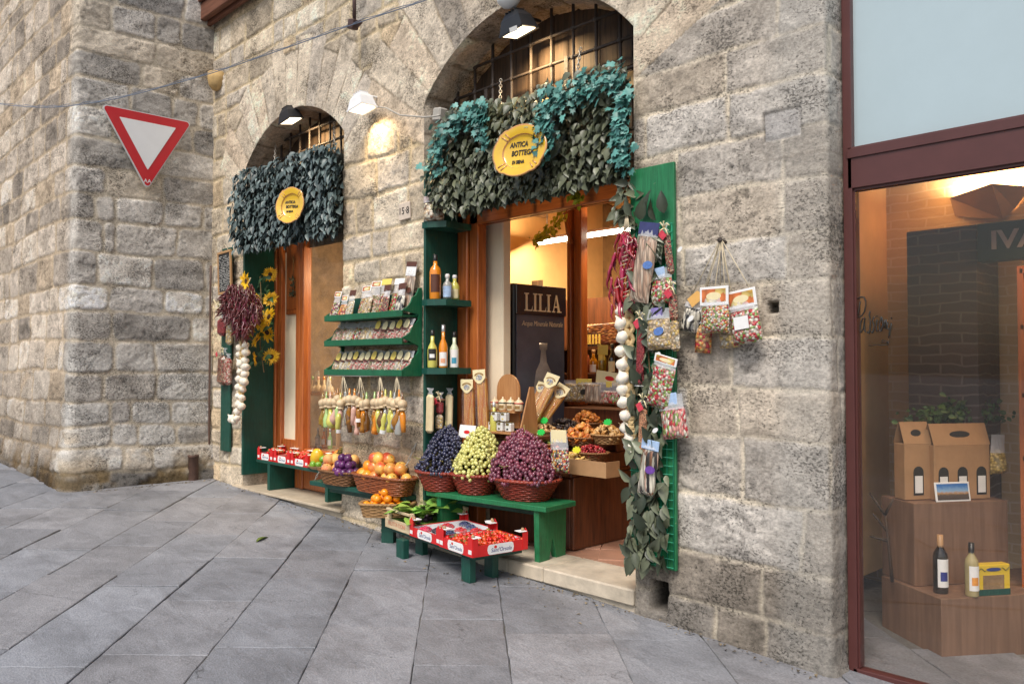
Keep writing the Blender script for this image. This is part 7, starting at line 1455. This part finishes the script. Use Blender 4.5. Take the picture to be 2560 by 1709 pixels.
# cardboard tray with a bag of coloured pasta and its card
c = at(1472,1175,.47); a_ = at(1424,1178,.47); b_ = at(1520,1170,.47); tr = thing('cardboard_tray', 'open brown cardboard tray on the front corner of the counter', 'tray', (c.x,.55,.582)); zt2 = at(1472,1150,.47).z
m = MB(); m.box(((a_.x+b_.x)/2,.452,(.582+zt2)/2), (b_.x-a_.x,.006,zt2-.582), RY(.0)); m.box((a_.x+.003,.53,(.582+zt2)/2), (.006,.15,zt2-.582)); m.box((b_.x-.003,.53,(.582+zt2)/2), (.006,.15,zt2-.582)); m.box(((a_.x+b_.x)/2,.53,.586), (b_.x-a_.x-.014,.15,.006)); m.build('tray_sides', M_CARDB, tr)
bag('bag of many coloured pasta under a cream card beside the red grapes', wallM(at(1398,1078,.28), .05), .17, .30, .07, B_SOUP, header=M_CREAM, hh=.09, fill=.62, seed=33, hw=.15, art=None)
# packs and bottles on the ledge behind
def ledge_pack(label, px, py0, py1, wpx, y, content, **k): return bagpx(label, (px,py0), (px,py1), wpx, y, content, d=.06, roll=0, **k)
G = 'pasta packs on the counter ledge'
ledge_pack('clear pack of tan pasta leftmost on the counter ledge', 1430,950,1004,34, 1.30, B_TAN, group=G, seed=1, fill=.85); ledge_pack('clear pack of pasta with yellow top on the counter ledge', 1461,948,1004,34, 1.26, B_TAN, header=H_YEL, hh=.045, group=G, seed=2, fill=.8, sticker=M_TXT); ledge_pack('wide clear pack of nest pasta on the counter ledge', 1484,955,1008,40, 1.22, B_RIB, group=G, seed=3, fill=.9); ledge_pack('pack of pink and green biscuits with yellow tag on the counter ledge', 1524,955,1010,42, 1.22, B_PINK, header=H_YEL, hh=.05, hw=.06, group=G, seed=4, fill=.6)
m = MB(); p = at(1520,945,1.30); m.box(p, (.26,.004,.11), RY(.12)); t = m.build('price_card', M_CREAM); tag(t, 'long cream price card with red print on the counter ledge', 'card'); m = MB(); oval(m, wallM(p, -.12), .02,0,.05,.02,.0025); m.build('print', M_RED, t)
sh = thing('bottle_shelf', 'brown wooden shelf rack of bottles at the back of the shop', 'shelf', (-4.3,2.2,.9)); 
z1, z2 = at(1480,932,1.75).z, at(1480,866,2.1).z
m = MB(); m.box((-4.55,1.80,z1-.02), (1.7,.30,.03)); m.box((-4.55,1.80,(z1-.04+1.03)/2), (1.7,.28,z1-.04-1.03)); m.build('lower_shelf', M_COUNTER, sh); m = MB(); m.box((-4.9,2.12,z2-.02), (1.9,.26,.03)); m.build('upper_shelf', M_COUNTER, sh); m = MB(); m.box((-4.9,2.27,z2*.5+.2), (2.0,.03,z2+.6)); m.build('back_board', M_COUNTER, sh)
for x in (-5.85,-3.95): m = MB(); m.box((x,2.12,(z2-.03)/2), (.04,.26,z2-.04)); m.build('upright', M_COUNTER, sh)
for i in range(6):
    x = at(1462+8*i,866,2.05).x; bottle('dark oil bottle in the row on the upper back shelf', (x,2.06,z2), [(0,0),(.030,0),(.031,.10),(.031,.13),(.014,.15),(.013,.19),(0,.19)], mat('dark_bottle_glass',(.018,.015,.012),.1,.1,9,coat=.6) if 'dark_bottle_glass' not in bpy.data.materials else bpy.data.materials['dark_bottle_glass'], M_TAN, [(0,.22),(.015,.22),(.015,.185)], (H_YEL,), (.12,.62), 14, 'row of dark bottles on the upper back shelf')
for i, (px, h, mq, cp, lab, lb, txt) in enumerate(((1438,.20,LIQ[1],M_TAN,(M_PAPER,),(.1,.5),'short amber bottle leftmost on the back shelf'),(1451,.26,bpy.data.materials['dark_bottle_glass'],M_BLK,(M_PAPER,M_TXT),(.1,.5),'dark bottle with black and white label on the back shelf'),(1464,.28,mat('copper_box',(.30,.09,.04),.4,.2,8),M_BLK,(mat('pink_label',(.6,.22,.22),.5,.2,20),),(.1,.5),'copper brown bottle with pink label on the back shelf'),(1484,.22,LIQ[1],M_TAN,(M_PAPER,),(.05,.4),'amber bottle with white tag on the back shelf'),(1506,.26,LIQ[0],M_CREAM,(H_YEL,),(.5,.8),'golden bottle with yellow tag on the back shelf'),(1531,.27,bpy.data.materials['dark_bottle_glass'],M_BLK,(M_CREAM,),(.05,.45),'black wine bottle rightmost on the back shelf'))):
    p = at(px, 932, 1.72); k = h/.275; bottle(txt, (p.x,1.72,z1), [(a*1.1,b*k) for a,b in SLIM], mq, cp, [(a*1.1,b*k) for a,b in CAPS], lab, lb, 16, 'bottles on the back shelf')
for px, py, txt in ((1440,884,'yellow price note left above the back shelf bottles'),(1507,874,'wide yellow price note above the golden bottle')):
    m = MB(); p = at(px, py, 1.66); m.box(p, (.12,.003,.09), RY(.06)); o = m.build('price_note', H_YEL); tag(o, txt, 'note'); m = MB(); m.tube([p+Vector((0,.004,-.04)), (p.x,1.67,z1)], .002, 4); m.build('holder', M_IRON, o)
M_STRIPB = bits('stacked_packets', [(.22,.06,.03),(.35,.13,.05),(.12,.04,.03),(.5,.25,.1)], 20, .2, (1,1,3))
m = MB(); p = at(1520,835,2.1); m.box((p.x,2.12,z2+.12), (.40,.18,.20), RY(-.05), .01); tag(m.build('packet_stack', M_STRIPB), 'stack of dark red packets at the right of the upper back shelf', 'packets')
# behind the left glass door: small table with gift bottles
tb2 = thing('display_table', 'small tan display table with little bottles behind the left glass door', 'table', (-7.4,.75,.06)); zt3 = at(805,982,.75).z
a_ = at(785,982,.75).x
m = MB(); m.box((a_+.35,.78,zt3-.012), (.72,.32,.024)); m.build('tabletop', M_TAN, tb2)
for x, y in ((a_+.02,.64),(a_+.02,.92),(a_+.68,.64),(a_+.68,.92)): m = MB(); m.box((x,y,(zt3-.024+.062)/2), (.028,.028,zt3-.024-.062)); m.build('leg', M_TAN, tb2)
m = MB(); m.box((a_+.35,.78,.46), (.68,.30,.02)); m.build('lower_shelf', M_TAN, tb2)
for i in range(4): p = Vector((a_+.06+.12*i,.70,zt3)); bottle('small bottle with round wooden base on the display table behind the glass', p, [(0,0),(.045,0),(.05,.03),(.04,.07),(.014,.10),(.013,.15),(0,.15)], M_BALL, LIQ[(3,6,2,4)[i]], [(0,.19),(.012,.19),(.013,.15)], n=14, group='gift bottles on the display table')
for i in range(3): p = Vector((a_+.14+.13*i,.72,.471)); bottle('gift bottle on the lower shelf behind the left glass door', p, SLIM, LIQ[(7,2,3)[i]], M_SILV, CAPS, (M_PAPER,), (.2,.5), 14, 'gift bottles on the lower shelf', s=.8)
m = MB(); p = at(793,940,.72); m.box(p, (.09,.003,.11), RY(-.2)); o = m.build('price_note', M_PAPER); tag(o, 'white tilted note above the display table behind the left glass', 'note'); m = MB(); m.tube([p, (p.x,.72,zt3)], .002, 4); m.build('holder', M_IRON, o)
m = MB(); m.box((-7.0,2.0,1.1), (1.9,.28,.03)); m.box((-7.0,2.0,1.55), (1.9,.28,.03)); m.box((-7.0,2.0,2.0), (1.9,.28,.03)); m.box((-7.95,2.0,1.2), (.03,.3,2.2)); m.box((-7.0,2.15,1.2), (1.9,.02,2.2)); tag(m.build('wall_shelves', M_DKWOOD), 'dark shelves at the back of the room behind the left glass door', 'shelves')
rr = random.Random(77)
for i in range(14): z = (1.117,1.567)[i % 2]; p = Vector((-7.8+.11*i,1.95,z)); bottle('bottle on the dark shelves behind the left glass door', p, SLIM, LIQ[i % 8], M_BLK, CAPS, (M_PAPER,), (.2,.5), 10, 'bottles on the dark shelves')
dp = MB(); 
for i in range(40):
    p = at(733+rr.uniform(-6,6), 715+rr.uniform(-22,28), .33); leaf_at(dp, LEAFN, p, .05, (rr.uniform(-1,1),-.3,rr.uniform(-.3,1)), (0,-1,.2), rr.random()*.4)
t = dp.build('dried_posy', leaf_mat('dry_posy', (.04,.045,.02), (.22,.20,.10), .7)); tag(t, 'small dried posy hanging on the brown panel of the left doorway', 'posy'); m = MB(); p = at(733,640,.33); m.tube([p, at(733,700,.33)], .004, 5); m.build('stem', M_STEM, t)
# ------------------------------------------------------------------ goods in the right shop window
M_PLTH = wood('plinth_wood', (.15,.085,.052), (.25,.145,.09), 3, 2, .5, .1)
zl = .10; q = atz(2353,1497,zl); PR = math.radians(57); pu = Vector((math.cos(PR), math.sin(PR), 0)); pv = Vector((-math.sin(PR), math.cos(PR), 0))
def atv(px, py, P0): # sight line meets the upright plane through P0 along pu
    n = Vector((pu.y,-pu.x,0)); d = _ray(px, py); return CAM+d*((P0-CAM).dot(n)/d.dot(n))
lq_ = min(.62,(atz(2195,1438,zl)-q).length); c = q+pu*.50+pv*lq_/2; m = MB(); m.box((c.x,c.y,(zl-.648)/2), (1.0,lq_,zl+.648), RZ(PR), .003); tag(m.build('display_plinth', M_PLTH), 'low wide wooden plinth in the right shop window under the bottles', 'plinth')
q2 = atz(2287,1466,zl); zu = atv(2287,1258,q2).z; lt_ = (atv(2522,1250,q2)-atv(2287,1250,q2)).length; c = q2+pu*lt_/2+pv*.15
m = MB(); m.box((c.x,c.y,(zl+.002+zu)/2), (lt_,.30,zu-zl-.002), RZ(PR), .003); tag(m.build('display_plinth', M_PLTH), 'tall wooden plinth in the right shop window carrying the cardboard wine carriers', 'plinth')
WINE = [(0,0),(.036,0),(.038,.006),(.038,.19),(.034,.215),(.016,.245),(.0145,.30),(0,.30)]; WC = [(0,.312),(.016,.312),(.016,.24)]
p = atz(2352,1480,zl+.001)
bottle('dark red wine bottle with white and blue label on the low plinth', p, WINE, bpy.data.materials['dark_bottle_glass'], M_TAN, WC, (M_PAPER, mat('deep_blue_print',(.03,.04,.22),.4,.3,40)), (.12,.62), 20, None, face=-.75, s=1.05)
p = atz(2430,1488,zl+.001)
bottle('pale wine bottle with white label and orange print on the low plinth', p, WINE, mat('pale_wine_glass',(.50,.42,.20),.1,.15,9,coat=.6,trans=.2), M_BLK, WC, (M_PAPER, mat('orange_print',(.75,.32,.06),.4,.3,40)), (.12,.60), 20, None, face=-.75, s=.95)
p = atz(2486,1488,zl); t = thing('biscuit_box', 'yellow and green biscuit box with clear window on the low plinth', 'box', (p.x,p.y,zl)); ln = (atv(2528,1490,p)-atv(2444,1490,p)).length; hh = atv(2486,1412,p).z-zl
m = MB(); c = p+pv*.035; m.box((c.x,c.y,zl+.002+hh/2), (ln,.06,hh), RZ(PR), .003); m.build('carton', mat('yellow_carton',(.72,.50,.03),.4,.1,10,coat=.3), t); FB = frame((p.x+pv.x*.0035,p.y+pv.y*.0035,zl+hh/2+.002), pu, (0,0,1)); RB = FB.to_3x3().to_4x4()
m = MB(); m.box(FB @ Vector((0,-hh*.40,0)), (ln-.004,hh*.2,.003), RB); m.build('green_band', M_GREEND, t)
m = MB(); m.box(FB @ Vector((0,-.012,.0)), (ln*.62,hh*.46,.003), RB); m.build('window', mat('biscuits_in_window',(.30,.19,.09),.2,.5,14,coat=.6), t); m = MB(); oval(m, FB, 0, hh*.35, ln*.22, hh*.06, .0012); m.build('name_band', M_BTXT, t); m = MB(); m.tube([FB @ Vector((ln*x, hh*(.35+.05*math.sin(x*30)), .0016)) for x in np.linspace(-.46,-.24,6)], .002, 4); m.tube([FB @ Vector((ln*x, hh*(.35+.05*math.sin(x*30)), .0016)) for x in np.linspace(.24,.46,6)], .002, 4); m.build('olive_sprigs', M_GREEND, t)
for (pxa, pxb, py0, py1, lab, yo) in ((2262,2332,1056,1256,'narrow cardboard wine carrier with handle slot at the left on the tall plinth',.10),(2336,2478,1060,1262,'wide cardboard wine carrier showing three bottles on the tall plinth',.06)):
    PB = q2+pv*yo; A, B = atv(pxa, py1, PB), atv(pxb, py1, PB); L_ = (B-A).length; cc = A.lerp(B,.5); H = atv((pxa+pxb)/2, py0, PB).z-zu; t = thing('wine_carrier', lab, 'wine carrier', (cc.x,cc.y,zu)); F = frame((cc.x,cc.y,zu+.002), pu, (0,0,1)); RF = F.to_3x3().to_4x4()
    m = MB(); m.box(F @ Vector((0,H*.36,-.05)), (L_-.006,H*.72,.10), RF, .004); m.grid([[F @ Vector((-L_/2,H*.72,0)), F @ Vector((L_/2,H*.72,0))],[F @ Vector((-L_/2,H,-.045)), F @ Vector((L_/2,H,-.045))],[F @ Vector((-L_/2,H,-.055)), F @ Vector((L_/2,H,-.055))],[F @ Vector((-L_/2,H*.72,-.10)), F @ Vector((L_/2,H*.72,-.10))]], 0, (1,1,1), False); m.build('carton', M_CARDB, t)
    m = MB(); m.poly([(L_*.18*math.cos(k), H*.045*math.sin(k)) for k in np.linspace(0,2*PI,16,endpoint=False)], .002, F @ TR(0,H*.86,-.021) @ RX(-.16)); m.build('handle_slot', M_TXT, t)
    nb = 3 if L_ > .2 else 1
    for i in range(nb):
        x = (i-(nb-1)/2)*L_/nb; w_ = min(.034,L_/nb*.3); m = MB(); m.poly([(-w_,0),(w_,0),(w_,H*.30)]+[(w_*math.cos(k), H*.30+w_*math.sin(k)) for k in np.linspace(0,PI,8)]+[(-w_,H*.30)], .002, F @ TR(x,H*.06,.0)); wn = m.build('bottle_window', M_TXT, t); m = MB(); m.box(F @ Vector((x,H*.20,.003)), (w_*1.5,H*.22,.002), RF); m.build('bottle_label', M_PAPER, wn)
p = atv(2381,1236,q2+pv*.02); FP = frame((p.x,p.y,zu+.058), pu, (0,0,1)) @ RX(-.15); t = thing('postcard', 'framed postcard of a sunny square propped before the wine carriers', 'postcard', (p.x,p.y,zu)); L_ = (atv(2424,1234,p)-atv(2337,1234,p)).length
m = MB(); m.box(FP @ Vector((0,0,0)), (L_,.115,.006), FP.to_3x3().to_4x4(), .003); m.build('border', M_PAPER, t)
mm_, nt_, b_ = newmat('postcard_view'); tc = N(nt_, 'ShaderNodeTexCoord'); sx_ = N(nt_, 'ShaderNodeSeparateXYZ'); nt_.links.new(tc.outputs['Generated'], sx_.inputs[0]); no_ = N(nt_, 'ShaderNodeTexNoise'); no_.inputs['Scale'].default_value = 9; nt_.links.new(tc.outputs['Generated'], no_.inputs['Vector']); ad_ = N(nt_, 'ShaderNodeMath', operation='MULTIPLY_ADD'); ad_.inputs[1].default_value = .22; nt_.links.new(no_.outputs['Fac'], ad_.inputs[0]); nt_.links.new(sx_.outputs['Z'], ad_.inputs[2]); r_ = N(nt_, 'ShaderNodeValToRGB'); e = r_.color_ramp.elements; e[0].color = (.05,.035,.03,1); e[1].color = (.04,.16,.45,1); q_ = e.new(.42); q_.color = (.10,.07,.05,1); q_ = e.new(.52); q_.color = (.45,.25,.10,1); q_ = e.new(.66); q_.color = (.25,.42,.62,1); nt_.links.new(ad_.outputs[0], r_.inputs[0]); nt_.links.new(r_.outputs[0], b_.inputs['Base Color']); b_.inputs['Roughness'].default_value = .3
m = MB(); m.box(FP @ Vector((0,0,.0038)), (L_*.90,.095,.001), FP.to_3x3().to_4x4()); m.build('picture', mm_, t)
pot = atv(2400,1040,q2+pv*.26); t = thing('trailing_plant', 'bushy trailing green plant behind the wine carriers in the right shop', 'plant', (pot.x,pot.y,zu)); mb = MB(); rr = random.Random(9)
for i in range(340): s_ = rr.gauss(0,.16); leaf_at(mb, LEAF, (pot.x+pu.x*s_+rr.gauss(0,.03), pot.y+pu.y*s_+rr.gauss(0,.03), pot.z+abs(rr.gauss(0,.05))-.04*rr.random()), rr.uniform(.03,.055), (rr.uniform(-1,1),rr.uniform(-1,1),rr.uniform(-1,.6)), (rr.uniform(-.6,.8),-1,.4), rr.random()*.7)
mb.build('leaves', leaf_mat('plant_leaf', (.015,.05,.012), (.12,.22,.05), .45), t); m = MB(); m.lathe([(0,0),(.07,0),(.09,pot.z-zu-.05),(.08,pot.z-zu-.05),(0,pot.z-zu-.08)], 16, TR(pot.x,pot.y,zu+.002)); m.build('pot', M_COUNTER, t)
m = MB(); c = q2+pv*.12-pu*.06; 
for a, b in (((0,0,0),(-.03,-.02,.42)),((-.02,-.01,.30),(-.10,-.03,.40)),((-.03,-.02,.40),(-.12,-.02,.52)),((-.03,-.02,.40),(.02,-.02,.50)),((-.02,0,.24),(-.12,-.03,.26))): m.tube([c+Vector(a), c+Vector(b)], [.010,.005], 6)
tag(m.build('dry_branch', M_DKWOOD), 'dark dry branch standing left of the wine carriers in the right shop', 'branch')
sv = thing('goods_shelf', 'warm wooden shelf of packets at the right edge of the shop window', 'shelf', (-.6,1.5,.2)); xs0 = at(2551,800,1.35).x
for z in (.45,.85,1.22,1.62,1.95): m = MB(); m.box((xs0+.55,1.5,z), (1.1,.30,.025)); m.build('shelf_board', M_ORANGEH, sv)
for x in (xs0, xs0+1.1): m = MB(); m.box((x,1.5,.68), (.03,.30,2.60)); m.build('upright', M_ORANGE, sv)
rr = random.Random(2)
for z in (.463,.863,1.233,1.633):
    for i in range(4): bag('packet of biscuits on the warm wooden shelf in the right shop', wallM((xs0+.14+.25*i,1.42,z+.22), rr.uniform(-.1,.1)), .17, .21, .07, rr.choice((B_TAN,B_SOUP,B_ORP,B_SALT)), header=rr.choice((H_YEL,M_CREAM)), hh=.05, fill=.75, group='biscuit packets on the warm shelf', seed=i)
bag('clear bag of yellow pasta with folded top beside the wide wine carrier', frame(atv(2492,1085,q2+pv*.05), pu, (0,0,1)), .10, .24, .08, bits('yellow_pasta', [(.60,.42,.10),(.50,.34,.08),(.68,.5,.18)], 60), fill=.6, seed=8)
m = MB(); m.box((xs0+.0,1.05,.55), (.5,.4,.02)); 
area('warm_shelf_light', (xs0+.5,1.2,2.15), 8, (1,.62,.26), .8,.1, (0,0,0))
# ------------------------------------------------------------------ fallen leaves and scraps on the paving
for (px, py, l, az, lab) in ((640,1355,.22,.62,'long green leaf fallen on the middle of the paving'),(998,1377,.12,.2,'dark green leaf fallen beside the low table leg')):
    p = atz(px, py, ground(-5)); p = atz(px, py, ground(p.x)); m = MB(); m.inst(leafT(1,.15,.1,.02), TR(p.x,p.y,ground(p.x)+.008) @ RZ(az) @ S3(l)); o = m.build('fallen_leaf', mat('fallen_leaf_green', (.17,.24,.05), .6, .3, 20) if px == 640 else M_FALL); tag(o, lab, 'leaf')
    if px == 640: M_FALL = mat('fallen_leaf_dark', (.07,.10,.03), .5, .3, 20)
rr = random.Random(41); mb = MB()
for i in range(420):
    k = rr.random(); x = rr.uniform(-9.2,-1.95) if k < .8 else rr.uniform(-5.6,-3.2); y = -.035-abs(rr.gauss(0,.05)) if k < .8 else rr.uniform(-.5,0)
    if x > -8.75 and x < -6.5: y -= .03
    leaf_at(mb, LEAF, (x, y, ground(x)+.004+.004*rr.random()), rr.uniform(.008,.028), (rr.uniform(-1,1),rr.uniform(-1,1),rr.uniform(-.1,.3)), (rr.uniform(-.3,.3),rr.uniform(-.3,.3),1), rr.random())
for i in range(140):
    y = rr.uniform(-1.45,0); leaf_at(mb, LEAF, (-9.14+abs(rr.gauss(0,.05)), y, ground(-9.2)+.006), rr.uniform(.008,.026), (rr.uniform(-1,1),rr.uniform(-1,1),.1), (rr.uniform(-.3,.3),0,1), rr.random())
tag(mb.build('litter', leaf_mat('dry_litter', (.06,.045,.03), (.30,.24,.15), .9)), 'bits of dry leaf and grit lying along the foot of the walls', 'litter', None, 'stuff')
for o in list(bpy.data.objects):
    if '_used' in o: del o['_used']
# ------------------------------------------------------------------ light: soft overcast daylight
w = bpy.data.worlds.new('World'); sc.world = w; w.use_nodes = True; nt = w.node_tree
sky = nt.nodes.new('ShaderNodeTexSky'); sky.sky_type = 'NISHITA'; sky.sun_disc = False
SUN_EL, SUN_AZ = math.radians(52), math.radians(158)   # azimuth clockwise from +Y
sky.sun_elevation = SUN_EL; sky.sun_rotation = SUN_AZ; sky.air_density = 1.2; sky.dust_density = 3.5; sky.ozone_density = 1.0
nt.links.new(sky.outputs[0], nt.nodes['Background'].inputs[0]); nt.nodes['Background'].inputs[1].default_value = .15
sd = bpy.data.lights.new('sun', 'SUN'); so = bpy.data.objects.new('sun', sd); COL.objects.link(so)
d = Vector((math.sin(SUN_AZ)*math.cos(SUN_EL), math.cos(SUN_AZ)*math.cos(SUN_EL), math.sin(SUN_EL)))
so.rotation_euler = d.to_track_quat('Z','Y').to_euler(); sd.energy = 2.7; sd.angle = math.radians(22); sd.color = (1,.95,.88)
sc.render.engine = 'CYCLES'; sc.cycles.use_denoising = True; sc.cycles.max_bounces = 7; sc.cycles.transparent_max_bounces = 12; sc.cycles.caustics_reflective = False; sc.cycles.caustics_refractive = False
